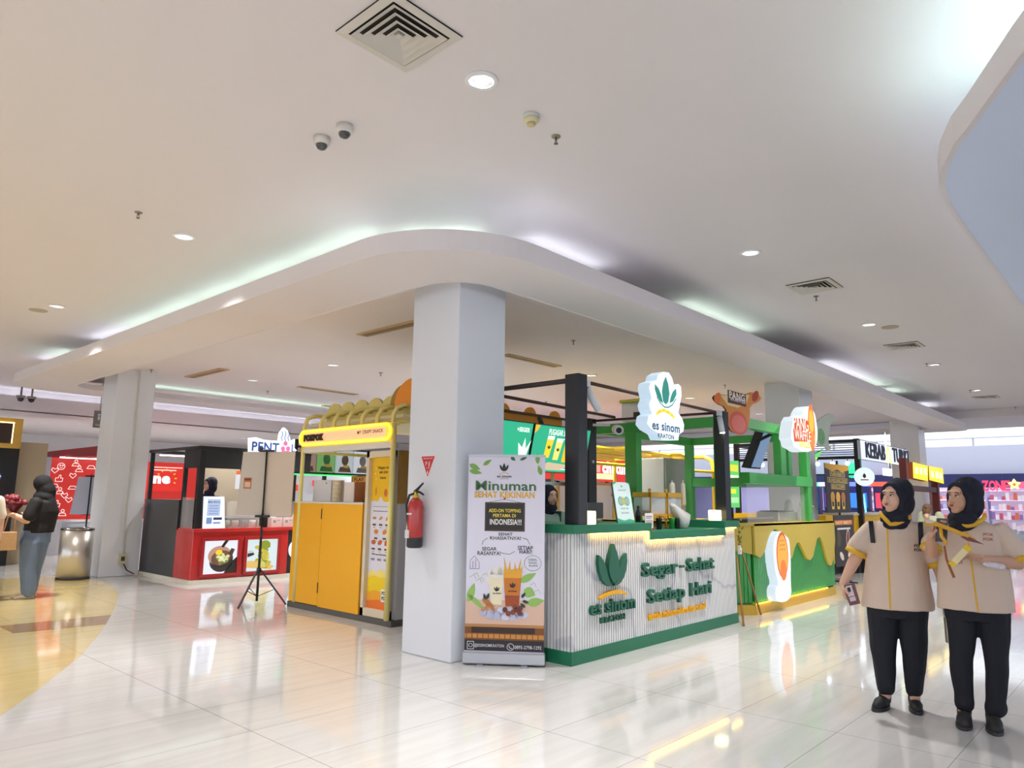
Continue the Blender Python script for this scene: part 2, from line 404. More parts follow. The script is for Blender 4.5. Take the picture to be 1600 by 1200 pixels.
for x, y in ((2.69, -1.1), (2.69, -4.9), (-1.1, 2.73), (-1.1, 6.64), (-1.1, -1.1), (-1.1, 10.5), (-4.9, 2.7), (-4.9, 6.6), (-1.1, 14.6), (2.6, 17.6), (21.5, 2.8), (6.5, 16.9), (10.2, 16.9), (14, 16.9)):
    downlight(x, y, O, .075, 'round downlight on the open aisle ceiling outside the view of the kiosks')  # unseen rest of the downlight grid, added for the light it gives
M_vent = mat('cfcac2', .5); M_dark = mat('2c2a29', .8)
def diffuser(x, y, s, label):
    t = thing('air_diffuser', label, 'ceiling vent', (x, y, O), group='square ceiling air diffusers')
    F = Frame((x, y, O), (1, 0, 0), (0, -1, 0))      # N points down
    mb = MB(); h = s/2
    mb.prism(F, [(-h, -h), (h, -h), (h, h), (-h, h)], .001, .004, M_dark); mb.build('duct_opening', t)
    mb = MB()
    def sq(a, b, d0, d1):
        o_ = [(-a, -a), (a, -a), (a, a), (-a, a)]; i_ = [(-b, -b), (b, -b), (b, b), (-b, b)]
        vs = [F.p(px, py, d0) for px, py in o_]+[F.p(px, py, d1) for px, py in i_]+[F.p(px, py, d0-.002) for px, py in o_]+[F.p(px, py, d1-.002) for px, py in i_]
        fs = []
        for k in range(4): j = (k+1) % 4; fs += [(k, j, 4+j, 4+k), (8+j, 8+k, 12+k, 12+j), (k, 8+k, 8+j, j), (4+j, 12+j, 12+k, 4+k)]
        mb.add(vs, fs, M_vent)
    sq(h, h*.80, .012, .016); mb.build('outer_frame', t)
    for k in range(4):
        mb = MB(); a = h*(.76-.18*k); sq(a, a-h*.13, .022, .006); mb.build('cone_blade', t)
    MB().prism(F, [(-h*.07, -h*.07), (h*.07, -h*.07), (h*.07, h*.07), (-h*.07, h*.07)], .004, .02, M_vent).build('centre_cap', t)
diffuser(2.105, 2.755, .47, 'large square louvred air diffuser nearest the camera, cut by the top edge')
diffuser(7.98, 2.72, .47, 'second square air diffuser, a sprinkler beside it on the right aisle ceiling')
diffuser(11.95, 2.79, .47, 'third square air diffuser along the right aisle ceiling')
diffuser(18.9, 2.84, .47, 'small fourth square air diffuser near the far end of the right aisle')

def sprinkler(x, y, z, label):
    t = thing('sprinkler', label, 'sprinkler', (x, y, z), group='ceiling sprinkler heads')
    MB().lathe((x, y, z), [(.032, 0), (.03, -.006), (.012, -.01)], mat('8f8a78', .4, metal=.6), 16).build('escutcheon', t)
    m = mat('6d6651', .4, metal=.7)
    MB().tube([(x, y, z-.008), (x, y, z-.025)], .008, m, 8).bar((x-.009, y, z-.025), (x-.006, y, z-.052), .004, .004, m).bar((x+.009, y, z-.025), (x+.006, y, z-.052), .004, .004, m).lathe((x, y, z-.052), [(.015, 0), (.015, -.003)], m, 12).build('nozzle', t)
sprinkler(3.48, 2.81, O, 'brass sprinkler head right of the smoke detector')
sprinkler(2.15, 6.36, O, 'brass sprinkler head on the left aisle ceiling, left of a downlight')
sprinkler(8.4, 2.85, O, 'sprinkler head right beside the second square air diffuser')
sprinkler(13.74, 2.88, O, 'sprinkler head beyond the third air diffuser')
sprinkler(17.5, 2.9, O, 'small sprinkler head before the fourth air diffuser')
sprinkler(22-.8, 2.6, O, 'smallest sprinkler head at the far end of the right aisle')
sprinkler(7.45, 5.7, 3.45, 'sprinkler in the lower ceiling right of the near pillar')
for x, y, l in ((4.75, 12.7, 'small sprinkler head beside the top of the far pillar'), (7.4, 9.8, 'small sprinkler head above the roof of the yellow kiosk'), (7.3, 13.4, 'small sprinkler head above the PENTOL letters'), (12.1, 5.8, 'small sprinkler head above the hanging PANG WAFFLE board'), (12.7, 9.2, 'small sprinkler head just right of the tall left black post'), (11.9, 9.85, 'small sprinkler head just left of the tall left black post')): sprinkler(x, y, 3.45, l)

t = thing('smoke_detector', 'round cream smoke detector on the ceiling beyond the near downlight', 'smoke detector', (3.17, 2.76, O))
MB().lathe((3.17, 2.76, O), [(.052, 0), (.052, -.022), (.047, -.026)], mat('d4d6d2', .5)).build('base', t)
MB().lathe((3.17, 2.76, O), [(.05, -.026), (.05, -.04), (.036, -.055), (.03, -.055)], mat('d5d0a8', .5)).build('chamber', t)
MB().lathe((3.17, 2.76, O), [(.026, -.055), (.026, -.07), (.02, -.073)], mat('c9b98a', .5)).build('sensor_cap', t)
for k, (x, y, l) in enumerate(((2.46, 4.02, 'dome security camera on the ceiling, left one of the close pair'), (2.47, 3.77, 'dome security camera on the ceiling, right one of the close pair'))):
    t = thing('dome_camera', l, 'security camera', (x, y, O), group='pair of dome cameras')
    MB().lathe((x, y, O), [(.056, 0), (.058, -.03), (.052, -.05), (.046, -.054)], mat('d8d2cc', .4)).build('housing', t)
    MB().lathe((x, y, O-.052), [(.04, 0), (.038, -.014), (.028, -.03), (.012, -.038), (.001, -.04)], mat('35353a', .08, coat=1)).build('dome', t)
for k, (q, l) in enumerate((((30, 641), 'small dome camera on the far left ceiling, left one'), ((47, 642), 'small dome camera on the far left ceiling, right one'))):
    p = PZ(*q, O); p = CAM+(p-CAM)*.75; p.z = O; p = Vector((p.x*1.0, p.y, O)); q2 = PY(q[0], q[1], 19.0)
    t = thing('dome_camera', l, 'security camera', (q2.x, 19.0, O), group='far dome cameras')
    MB().lathe((q2.x, 19.0, O), [(.02, 0), (.02, -.24), (.09, -.25), (.09, -.31)], mat('9b938c', .4)).build('housing', t)
    MB().lathe((q2.x, 19.0, O-.31), [(.07, 0), (.05, -.06), (.002, -.08)], mat('35353a', .08)).build('dome', t)
for x, y, l in ((2.59, 10.95, 'flush round beige ceiling speaker on the left aisle ceiling'), (10.55, 2.62, 'flush round ceiling speaker beside the third downlight')):
    solo(MB().lathe((x, y, O), [(.11, 0), (.105, -.008), (.09, -.01)], mat('b3a891', .6)), 'ceiling_speaker', l, 'speaker', (x, y, O))
def slot(x0, x1, y0, y1, label):
    t = thing('slot_diffuser', label, 'ceiling vent', (x0, y0, 3.45), group='long slot diffusers over the kiosks')
    MB().box(x0, x1, y0, y1, 3.435, 3.449, mat('c9ab7a', .5)).build('frame', t)
    if x1-x0 > y1-y0: MB().box(x0+.05, x1-.05, y0+.04, y0+.085, 3.43, 3.436, mat('8d7a64', .6)).box(x0+.05, x1-.05, y1-.085, y1-.04, 3.43, 3.436, mat('8d7a64', .6)).build('slot', t)
    else: MB().box(x0+.04, x0+.085, y0+.05, y1-.05, 3.43, 3.436, mat('8d7a64', .6)).box(x1-.085, x1-.04, y0+.05, y1-.05, 3.43, 3.436, mat('8d7a64', .6)).build('slot', t)
slot(5.36, 5.54, 6.45, 7.66, 'long beige slot diffuser just left of the near pillar')
slot(7.55, 8.78, 6.95, 7.12, 'long beige slot diffuser just right of the near pillar')
slot(5.42, 5.6, 11.6, 12.95, 'long beige slot diffuser right of the second pillar')
slot(7.36, 8.7, 12.24, 12.4, 'long slot diffuser over the meatball kiosk')
slot(9.3, 10.6, 15.6-1.2, 15.75-1.2, 'faint far slot diffuser')

# ---------------------------------------------------------------- things on the near pillar
t = thing('fire_extinguisher', 'red fire extinguisher hung on the near white pillar', 'fire extinguisher', (4.16, 4.93, .92))
cx, cy = 4.165, 4.93; mr = mat('b5231f', .25, coat=.6)
MB().lathe((cx, cy, .915), [(.066, .085), (.068, .09), (.068, .36), (.06, .395), (.035, .425), (.022, .435), (.02, .45)], mr).build('cylinder', t)
MB().lathe((cx, cy, .915), [(.055, 0), (.066, .008), (.07, .02), (.07, .088), (.066, .092)], mat('2b2c31', .5)).build('boot', t)
MB().lathe((cx, cy, 1.345), [(.032, 0), (.032, .016), (.018, .03), (.014, .06)], mat('c9b23e', .3, metal=.4)).build('valve', t)
MB().tube([(cx, cy+.02, 1.40), (cx, cy-.02, 1.425), (cx, cy-.09, 1.475)], [.014, .012, .008], M_blackm).tube([(cx, cy+.01, 1.395), (cx, cy-.04, 1.40), (cx, cy-.1, 1.375)], [.014, .011, .008], M_blackm).build('handle', t)
MB().tube([(cx, cy+.02, 1.385), (cx-.01, cy+.08, 1.37), (cx-.01, cy+.115, 1.28), (cx, cy+.11, 1.17), (cx, cy+.085, 1.06), (cx, cy+.08, .99)], .011, M_blackm).build('hose', t)
F = Frame((cx-.0695, cy, 0), (0, -1, 0))
MB().rect(F, -.035, 1.20, .035, 1.215, mat('e8d8d8', .5), 1).build('label_strip', t)
MB().box(cx-.0715, cx-.069, cy-.005, cy+.05, 1.0, 1.07, mat('d9d4d2', .5)).build('service_tag', t)
MB().box(cx+.055, 4.25, cy-.02, cy+.02, 1.2, 1.24, M_steel).build('bracket', t)
F = YP(4.249, 4.88)
mb = MB(); ax = 0
mb.prism(F, [(-.105, 1.722), (.105, 1.722), (0, 1.515)], 0, .002, mat('f0dede', .5)); mb.prism(F, [(-.09, 1.715), (.09, 1.715), (0, 1.533)], .002, .003, mat('cf2a2c', .4))
for tx, x, z, wd in (('PEMADAM API', -.06, 1.69, .12), ('API', -.04, 1.655, .03), ('AP', .01, 1.655, .025), ('P', -.03, 1.63, .02), ('R', .012, 1.63, .02), ('A', -.02, 1.605, .015), ('I', .01, 1.605, .008)):
    mb.text(F, tx, x, z, mat('f6e6e6', .5), w=wd, L=3.2)
mb.poly(F, [(-.01, 1.57), (-.004, 1.57), (-.004, 1.59), (.004, 1.59), (.004, 1.57), (.01, 1.57), (0, 1.552)], mat('f6e6e6', .5), 3.2)
solo(mb, 'extinguisher_sign', 'red triangular sign with white border above the fire extinguisher', 'sign', (4.249, 4.88, 1.62))

# ---------------------------------------------------------------- roll-up banner
a = Vector((4.335, 4.449, 0)); b = Vector((4.735, 3.925, 0)); U = (b-a).normalized(); W_ = (b-a).length
rz = math.atan2(U.y, U.x)
t = thing('rollup_banner', 'tall white roll-up banner with cups of herbal drink, in front of the near pillar', 'banner', tuple(a), rz)
F = Frame(a, U)
N = F.N
mb = MB(); mb.prism(F, [(-.01, .012), (W_+.01, .012), (W_+.01, .10), (-.01, .10)], -.05, .05, mat('b9bcc4', .3, metal=.5)); mb.build('base_housing', t, bevel=.012)
for q in (.14, .5): 
    MB().bar(F.p(q, .006, -.09), F.p(q, .006, .1), .05, .012, mat('a3a6ad', .35, metal=.6)).build('foot', t)
MB().bar(F.p(-.005, 1.715, 0), F.p(W_+.005, 1.715, 0), .02, .02, mat('b9bcc4', .3, metal=.5)).build('top_rail', t)
MB().tube([F.p(W_/2, .08, -.03), F.p(W_/2, 1.71, -.03)], .008, mat('8b8d93', .4), 8).build('support_pole', t)
mb = MB(); mb.prism(F, [(0, .1), (W_, .1), (W_, 1.71), (0, 1.71)], -.002, .002, mat('dcdaea', .55))
P = lambda u, v: (u/375*W_, 1.71-(v-50)/1025*1.6)      # poster pixel (95..470, 50..1075) minus 93
def Pp(L): return [P(x-93, y) for x, y in L]
def prect(x0, y0, x1, y1, m, L): mb.poly(F, Pp([(x0, y0), (x1, y0), (x1, y1), (x0, y1)]), m, L)
def ptext(s, x0, y0, x1, y1, m, L=4, bold=0, tilt=0):
    (xa, ya), (xb, yb) = P(x0-93, y1), P(x1-93, y0); mb.text(F, s, xa, ya, m, w=xb-xa, h=yb-ya, L=L, bold=bold, tilt=tilt)
gr = mat('3f6b46', .5); gl = mat('7fae57', .5); ink = mat('26302c', .5); yel = mat('eeb325', .5); ora = mat('d9812c', .5)
for x, y, l, w_, an in ((97, 95, 60, 26, -.45), (97, 130, 65, 24, -.2), (165, 100, 50, 20, .6), (300, 52, 30, 18, -.7), (345, 70, 40, 14, .4), (432, 90, 55, 22, 1.6), (450, 150, 50, 22, 1.9)):
    mb.leaf(F, *P(x-93, y), l/375*W_, w_/375*W_, an, gl if l > 45 else gr, 3)
def leaflogo(mb, F, cx, cy, s, m, L, hole=None):
    """three-leaf crown: centre leaf and two curved side leaves, s = overall height"""
    mb.leaf(F, cx, cy, s, s*.40, PI/2, m, L)
    for d in (-1, 1):
        pts = [(0, 0), (.28, .06), (.52, .28), (.62, .55), (.60, .80), (.40, .66), (.24, .42), (.16, .2)]
        pts = [(cx+d*x*s*.85, cy+y*s) for x, y in pts]
        mb.poly(F, pts if d > 0 else pts[::-1], m, L)
leaflogo(mb, F, *P(268-93, 132), .072, ink, 3)
mb.stroke(F, [P(245-93, 148), P(257-93, 141), P(268-93, 139), P(280-93, 141), P(291-93, 148)], .005, yel, 3)
ptext('es sinom', 234, 153, 305, 166, ink, 4, .02); ptext('KRATON', 250, 170, 290, 175, ink, 4)
ptext('Minuman', 134, 186, 426, 238, mat('8a9a8c', .5), 3, .01); ptext('Minuman', 130, 184, 423, 236, gr, 4, .008)
ptext('SEHAT KEKINIAN', 125, 242, 418, 276, mat('a9882f', .5), 3, .03); ptext('SEHAT KEKINIAN', 127, 244, 418, 274, yel, 4, .015)
prect(178, 300, 372, 455, mat('4a3a35', .5), 3); prect(186, 308, 364, 447, mat('2f2e2d', .6), 4)
mb.stroke(F, [P(200-93, 300), P(272-93, 283), P(350-93, 300)], .003, ink, 3); mb.oval(F, *P(273-93, 281), .009, .009, mat('c23a30', .5), 4)
ptext('ADD-ON TOPPING', 197, 335, 352, 354, mat('e9d34a', .5), 6, .02); ptext('PERTAMA DI', 218, 362, 328, 380, mat('e9d34a', .5), 6, .02); ptext('INDONESIA!!!', 203, 390, 356, 420, mat('efefe9', .5), 6, .02)
ptext('SEHAT', 246, 462, 314, 478, ink, 4, .012); ptext('KHASIATNYA!', 206, 482, 354, 500, ink, 4, .012); ptext('SEGAR', 168, 540, 238, 558, ink, 4, .012); ptext('RASANYA!', 146, 562, 258, 583, ink, 4, .012)
ptext('SETIAP', 340, 530, 412, 552, ink, 4, .012); ptext('HARI!', 348, 552, 408, 572, ink, 4, .012)
for L in ([(168, 528), (172, 508), (192, 492)], [(362, 488), (385, 495), (397, 522)], [(325, 560), (300, 576), (262, 570)]):
    mb.stroke(F, Pp(L), .0035, ink, 3)
mb.stroke(F, Pp([(112, 640), (112, 612), (132, 588), (155, 620), (155, 655), (112, 655), (112, 640)]), .003, mat('5a3a6d', .5), 3); mb.stroke(F, Pp([(125, 650), (125, 615)]), .004, mat('5a3a6d', .5), 3); mb.stroke(F, Pp([(138, 650), (138, 605)]), .004, mat('5a3a6d', .5), 3)
ring = [(412+40*math.cos(k*PI/12), 620+40*math.sin(k*PI/12)) for k in range(25)]
mb.stroke(F, Pp(ring), .003, gr, 3); ptext('100%', 392, 596, 432, 608, gr, 4); ptext('DAUN', 394, 613, 430, 623, gr, 4); ptext('ALAMI', 392, 628, 434, 638, gr, 4)
# cups, splash, fruit, table
prect(93, 815, 468, 940, mat('d8b7a4', .5), 2)
prect(93, 940, 468, 955, mat('b98350', .5), 3); prect(93, 955, 468, 1020, mat('7e4c25', .5), 3); prect(125, 955, 425, 985, mat('3a2723', .5), 4); prect(93, 990, 468, 1012, mat('c98a45', .5), 4)
for x in range(100, 460, 26): prect(x, 990, x+4, 1012, mat('7a4a22', .5), 5)
prect(93, 1020, 468, 1076, mat('2d2830', .5), 4)
for (x, y, r_, c) in ((240, 690, 30, 'e2ddd6'), (215, 700, 22, 'e8e4dc'), (265, 680, 20, 'e0dcd4')): mb.oval(F, *P(x-93, y), r_/375*W_, r_/375*W_*1.6, mat(c, .5), 3)
for (x, y, dx, dy) in ((285, 670, -12, -85), (300, 660, 5, -55), (330, 660, -4, -45), (345, 665, 12, -70), (355, 670, 8, -40)):
    mb.poly(F, Pp([(x-7, y), (x+7, y), (x+dx, y+dy)]), mat('e0ab3e', .5), 4)
for (x, y, l, w_, an) in ((105, 830, 95, 36, 1.25), (105, 790, 110, 24, -.7), (350, 720, 90, 34, .5), (370, 760, 60, 50, -.4), (385, 830, 85, 40, .2)):
    mb.leaf(F, *P(x-93, y), l/375*W_, w_/375*W_, an, mat('93bf63', .5), 3)
for (x, y) in ((110, 700), (125, 690), (150, 712), (170, 690), (375, 700), (400, 735), (420, 770), (140, 720)): mb.stroke(F, Pp([(x, y), (x+20, y-14), (x+30, y+8)]), .003, mat('9fb878', .5), 3)
mb.poly(F, Pp([(203, 690), (273, 690), (266, 840), (214, 840)]), mat('e9dfc0', .5), 5); mb.poly(F, Pp([(199, 684), (277, 684), (276, 700), (200, 700)]), mat('e6e4df', .5), 6)
mb.poly(F, Pp([(273, 680), (360, 680), (348, 845), (284, 845)]), mat('c9772b', .5), 6); mb.poly(F, Pp([(281, 790), (352, 790), (348, 845), (285, 845)]), mat('a04a25', .5), 7); mb.poly(F, Pp([(275, 655), (358, 655), (360, 700), (274, 700)]), mat('e2a437', .5), 7)
leaflogo(mb, F, *P(242-93, 770), .042, ink, 8); leaflogo(mb, F, *P(317-93, 750), .046, ink, 9); ptext('es sinom', 225, 775, 262, 784, ink, 8, .03); ptext('es sinom', 297, 762, 337, 771, ink, 9, .03)
for (x, y, r_) in ((180, 880, 20), (210, 892, 24), (245, 895, 24), (285, 895, 26), (320, 895, 24), (350, 885, 24), (265, 870, 22), (300, 868, 20), (340, 862, 20), (375, 890, 18), (225, 870, 16)): mb.oval(F, *P(x-93, y), r_/375*W_, r_/375*W_*.9, mat('c9cbe0' if r_ % 4 else 'b6b9d2', .3), 6, n=6)
mb.oval(F, *P(200-93, 830), .055, .018, mat('b5733a', .5), 9, -.6); mb.oval(F, *P(190-93, 858), .04, .014, mat('c5824a', .5), 9, .6); mb.oval(F, *P(222-93, 855), .035, .013, mat('b5733a', .5), 10, -1)
for (x, y) in ((283, 863), (298, 882), (320, 876), (337, 862), (355, 855), (353, 880), (330, 850)): mb.oval(F, *P(x-93, y), .021, .021, mat('6a3023' if x % 2 else '87432d', .4), 10)
for (x, y, an) in ((190, 815, 1.9), (195, 812, 1.2), (360, 800, .9), (365, 815, -.3), (355, 830, -.6)): mb.leaf(F, *P(x-93, y), .055, .024, an, mat('24402c', .5), 10)
wt = mat('d8d8dc', .5)
for L in ([(107, 1030), (137, 1030), (137, 1068), (107, 1068), (107, 1030)],): mb.stroke(F, Pp(L), .005, wt, 6)
mb.stroke(F, Pp([(122+9*math.cos(k*PI/5), 1049+9*math.sin(k*PI/5)) for k in range(11)]), .004, wt, 6)
mb.stroke(F, Pp([(311+16*math.cos(k*PI/7), 1053+17*math.sin(k*PI/7)) for k in range(15)]), .005, wt, 6); mb.stroke(F, Pp([(303, 1046), (308, 1058), (319, 1062)]), .006, wt, 6)
ptext('@ESSINOMKRATON', 140, 1040, 280, 1060, wt, 6, .01); ptext('0895-2798-1292', 330, 1044, 456, 1062, wt, 6, .01)
mb.build('printed_sheet', t)

# ================================================================= ES SINOM KIOSK
def slats(mb, F, x0, x1, zb, ztf, m, step=.036, wd=.0250, d=.012):
    n = int(round((x1-x0)/step)); st = (x1-x0)/n
    for k in range(n):
        a_ = x0+k*st; zt = ztf(a_+st/2)
        mb.prism(F, [(a_, zb), (a_+wd, zb), (a_+wd, zt), (a_, zt)], 0, d, m)
def marble():
    m = mat('dcdcdc', .4, noise=.001); m = m.copy(); m.name = 'white_marble_panel'; nt = m.node_tree; b = nt.nodes['Principled BSDF']
    tc = nt.nodes.new('ShaderNodeTexCoord'); wv = nt.nodes.new('ShaderNodeTexWave'); wv.wave_type = 'BANDS'; wv.bands_direction = 'DIAGONAL'
    wv.inputs['Scale'].default_value = .55; wv.inputs['Distortion'].default_value = 9; wv.inputs['Detail'].default_value = 4; wv.inputs['Detail Scale'].default_value = 1.4
    rp = nt.nodes.new('ShaderNodeValToRGB'); rp.color_ramp.elements[0].position = 0; rp.color_ramp.elements[0].color = (*hexc('c4c6cd'), 1); rp.color_ramp.elements[1].position = .035; rp.color_ramp.elements[1].color = (*hexc('e2e2e2'), 1)
    nt.links.new(tc.outputs['Object'], wv.inputs[0]); nt.links.new(wv.outputs[0], rp.inputs[0]); nt.links.new(rp.outputs[0], b.inputs['Base Color'])
    return m
M_marble = marble()
KX0, KX1, KY = 4.90, 7.98, 3.77
t = thing('drinks_counter', 'white fluted drinks counter with green top and green three-leaf logo', 'counter', (KX0, KY, 0))
def topz(x): return 1.065 if (x < 6.07 or x > 7.66) else .98
mb = MB()
mdk = mat('3a3c42', .7)
mb.box(KX0+.004, 6.07, KY+.004, KY+.55, .1, 1.065, mdk).box(6.07, 7.66, KY+.004, KY+.55, .1, .98, mdk).box(7.66, KX1-.004, KY+.004, KY+.55, .1, 1.065, mdk).box(KX0+.004, KX0+.5, KY+.55, 5.45, .1, 1.065, mdk)
mb.build('body', t)
mb = MB(); F = XP(KY+.004); slats(mb, F, KX0, KX1, .11, topz, M_marble); mb.build('front_fluted_panel', t)
mb = MB(); F = YP(KX0+.004); slats(mb, F, -5.45, -KY, .11, lambda x: 1.065, M_marble); mb.build('side_fluted_panel', t)
mb = MB().box(KX0-.012, KX1+.01, KY-.014, KY+.56, 0, .11, M_green).box(KX0-.012, KX0+.5, KY+.56, 5.46, 0, .11, M_green); mb.build('plinth', t)
mb = MB().box(KX0-.04, 6.075, KY-.05, KY+.56, 1.065, 1.14, M_green).box(KX0-.02, KX0+.52, KY+.56, 5.46, 1.065, 1.14, M_green).box(6.075, 6.1, KY-.05, KY+.56, .98, 1.14, M_green)
mb.box(6.1, 7.64, KY-.05, KY+.56, .98, 1.06, M_green).box(7.64, 7.66, KY-.05, KY+.56, .98, 1.14, M_green).box(7.66, KX1+.03, KY-.05, KY+.56, 1.065, 1.14, M_green)
mb.build('countertop', t, bevel=.004)
led = glow('ffc24a', 9)
mb = MB().box(5.15, 6.06, KY-.035, KY-.018, 1.052, 1.062, led).box(6.06, 6.072, KY-.035, KY-.018, .975, 1.06, led).box(6.08, 7.63, KY-.035, KY-.018, .968, .977, led).box(7.67, 7.96, KY-.035, KY-.018, 1.052, 1.062, led)
mb.build('led_strip', t)
F = XP(KY-.010)
def blockprism(mb, pts, m, d=.035): mb.prism(F, pts, 0, d, m)
def leafpts(cx, cy, ln, wd, an):
    pts = [(k/12*ln, wd*.5*math.sin(PI*(k/12)**.8)) for k in range(13)]+[(k/12*ln, -wd*.5*math.sin(PI*(k/12)**.8)) for k in range(11, 0, -1)]
    c, q = math.cos(an), math.sin(an); return [(cx+x*c-y*q, cy+x*q+y*c) for x, y in pts]
def sideleaf(cx, cy, s, d):
    pts = [(0, 0), (.16, .005), (.32, .07), (.47, .2), (.58, .4), (.62, .6), (.60, .80), (.48, .73), (.36, .6), (.27, .45), (.2, .28), (.1, .1)]
    pts = [(cx+d*x*s, cy+y*s) for x, y in pts]; return pts if d > 0 else pts[::-1]
mb = MB(); mlg = mat('1c6149', .45)
blockprism(mb, leafpts(5.455, .62, .345, .165, PI/2), mlg, .045)
for d in (-1, 1): blockprism(mb, sideleaf(5.455+d*.01, .60, .345, d), mlg)
mb.build('leaf_emblem', t)
arcp = [(5.26+.42*k/12, .50+.062*math.sin(PI*(.08+.8*k/12))) for k in range(13)]
arcp = arcp+[(x, z-.035*(.5+.5*math.sin(PI*k/12))) for k, (x, z) in reversed(list(enumerate(arcp)))]
mb = MB(); blockprism(mb, arcp, M_gold, .03); mb.build('yellow_arc', t)
mb = MB()
mb.text(F, 'es sinom', 5.125, .375, mlg, w=.69, h=.115, bold=.022, depth=.03); mb.text(F, 'KRATON', 5.285, .295, mlg, w=.375, h=.05, bold=.02, depth=.02); mb.build('name_letters', t)
def words(L, m, nm, dp):
    for s_, x_, z_, w_, h_ in L: mb = MB(); mb.text(F, s_, x_, z_, m, w=w_, h=h_, bold=.022, depth=dp); mb.build(nm, t)
words((('Segar', 5.95, .60, .66, .17), ('-', 6.665, .685, .07, .022), ('Sehat', 6.80, .635, .59, .135), ('Setiap', 6.04, .35, .70, .17), ('Hari', 6.86, .385, .45, .135)), mlg, 'slogan_letters', .03)
words((('#udah', 6.06, .235, .23, .062), ('minum', 6.32, .235, .26, .062), ('dikra', 6.61, .235, .20, .062), ('hari', 6.84, .235, .18, .062), ('ini!', 7.05, .235, .14, .062)), M_gold, 'yellow_slogan_letters', .02)

# posts and pipe frame
t = thing('kiosk_frame', 'black posts and dark pipes around the drinks counter', 'frame', (4.95, 3.8, 1.14))
MB().box(4.955, 5.085, 3.735, 3.885, 1.14, 2.45, M_blackm).build('post', t, bevel=.004)
p2x = 7.86; MB().box(p2x-.06, p2x+.07, 3.77, 3.90, 1.14, 2.40, M_blackm).build('post', t, bevel=.004)
MB().box(7.22, 7.38, 5.28, 5.44, 0, 2.36, M_blackm).build('post', t, bevel=.004)
MB().box(4.95, 5.07, 5.35, 5.47, 0, 2.42, M_blackm).build('post', t, bevel=.004)
mpi = mat('4a3430', .4, metal=.4)
MB().tube([(5.08, 3.82, 2.405), (7.82, 3.84, 2.385)], .017, mpi).build('front_rail', t)
MB().tube([(5.0, 3.86, 2.40), (5.0, 5.4, 2.40)], .024, mat('33262a', .4)).build('side_rail', t)
MB().tube([(7.82, 3.88, 2.385), (7.3, 5.32, 2.33)], .016, mpi).build('side_rail', t)
MB().tube([(5.03, 5.0, 2.40), (7.4, 5.02, 2.37)], .018, mpi).build('rear_rail', t)
MB().tube([(7.3, 5.36, 1.82), (7.3, 5.27, 1.82)], .02, mat('c9c9cc', .4)).build('clamp', t)
for px_, py_, pz_, l, dx, on in ((5.16, 3.80, 2.385, 'white track spotlight hung on the front rail beside the left black post', .14, 0), (7.76, 3.80, 2.37, 'lit white track spotlight beside the right black post', .0, 1)):
    q = thing('spotlight', l, 'spotlight', (px_, py_, pz_))
    MB().box(px_-.035, px_+.035, py_-.02, py_+.02, pz_-.03, pz_+.03, mat('cfd3d9', .4)).build('bracket', q)
    e = Vector((px_+dx, py_-.03, pz_-.23)); MB().tube([(px_, py_, pz_-.04), e], .032, mat('cfd6dd', .35), 16).build('lamp_barrel', q)
    if on: MB().lathe(e, [(.028, 0), (.026, -.004)], glow('fff0c0', 25)).build('lamp_lens', q)
q = thing('bullet_camera', 'white bullet security camera on the rear black post of the drinks kiosk', 'security camera', (7.2, 5.2, 2.25))
MB().bar((7.30, 5.28, 2.28), (7.42, 5.1, 2.28), .03, .03, mat('d9d9d6', .4)).build('arm', q)
MB().tube([(7.5, 5.06, 2.23), (7.36, 4.93, 2.20)], [.06, .06], mat('dcdcd8', .35), 20).build('housing', q)
MB().tube([(7.365, 4.935, 2.20), (7.352, 4.923, 2.197)], .035, M_black, 20).build('lens', q)

# hanging illuminated logo box
t = thing('logo_lightbox', 'white glowing cut-out lightbox with green leaf logo over the drinks counter', 'sign', (6.05, 3.7, 2.0))
ol = [(1013, 670), (1007, 662), (1009, 650), (1015, 646), (1012, 640), (1010, 632), (1014, 622), (1010, 606), (1012, 598), (1022, 594), (1024, 586), (1032, 581), (1041, 582), (1046, 590), (1049, 601), (1056, 600), (1060, 604), (1061, 618), (1058, 634), (1056, 645), (1062, 654), (1065, 664), (1064, 674), (1057, 679), (1056, 688), (1030, 687), (1026, 678)]
FR = XP(3.62); pts = []
for x, y in ol: p = PY(x+4, y, 3.62); pts.append((p.x, p.z))
pts = pts[::-1]
mb = MB(); mb.prism(FR, pts, -.13, 0, glow('dff0fb', .72), glow('c6dcee', .62)); mb.build('light_panel', t)
mb = MB(); lg = mat('1e6b60', .5, emit=.15); Fq = FR
def q3(x, y): p = PY(x, y, 3.62); return (p.x, p.z)
def qpoly(L, m, l=1):
    pp = [q3(*a) for a in L]; mb.poly(Fq, pp, m, l)
qpoly([(1040, 588), (1044, 600), (1046, 615), (1044, 628), (1040, 632), (1036, 627), (1034, 612), (1036, 598)], lg)
qpoly([(1023, 600), (1029, 607), (1033, 617), (1036, 630), (1031, 627), (1026, 618), (1023, 608)], lg)
qpoly([(1056, 607), (1057, 616), (1052, 627), (1046, 630), (1048, 620), (1051, 612)], lg)
pl = [q3(*a) for a in ((1026, 620), (1031, 629), (1038, 636), (1044, 636.5), (1050, 633), (1056, 623))]
mb.stroke(Fq, pl, .012, lg, 2)
mb.build('leaf_emblem', t)
mb = MB(); pl = [q3(*a) for a in ((1026, 647), (1030, 643), (1037, 641), (1044, 644), (1050, 649), (1053, 653))]; mb.stroke(Fq, pl, .032, mat('efa928', .5, emit=.35), 1); mb.build('yellow_arc', t)
a = q3(1019, 669); b = q3(1062, 675); hh = q3(1019, 658)[1]-a[1]
mb = MB(); mb.text(Fq, 'es sinom', a[0], a[1]-.01, mat('23415e', .5, emit=.1), w=b[0]-a[0], h=hh*1.25, L=1, bold=.028)
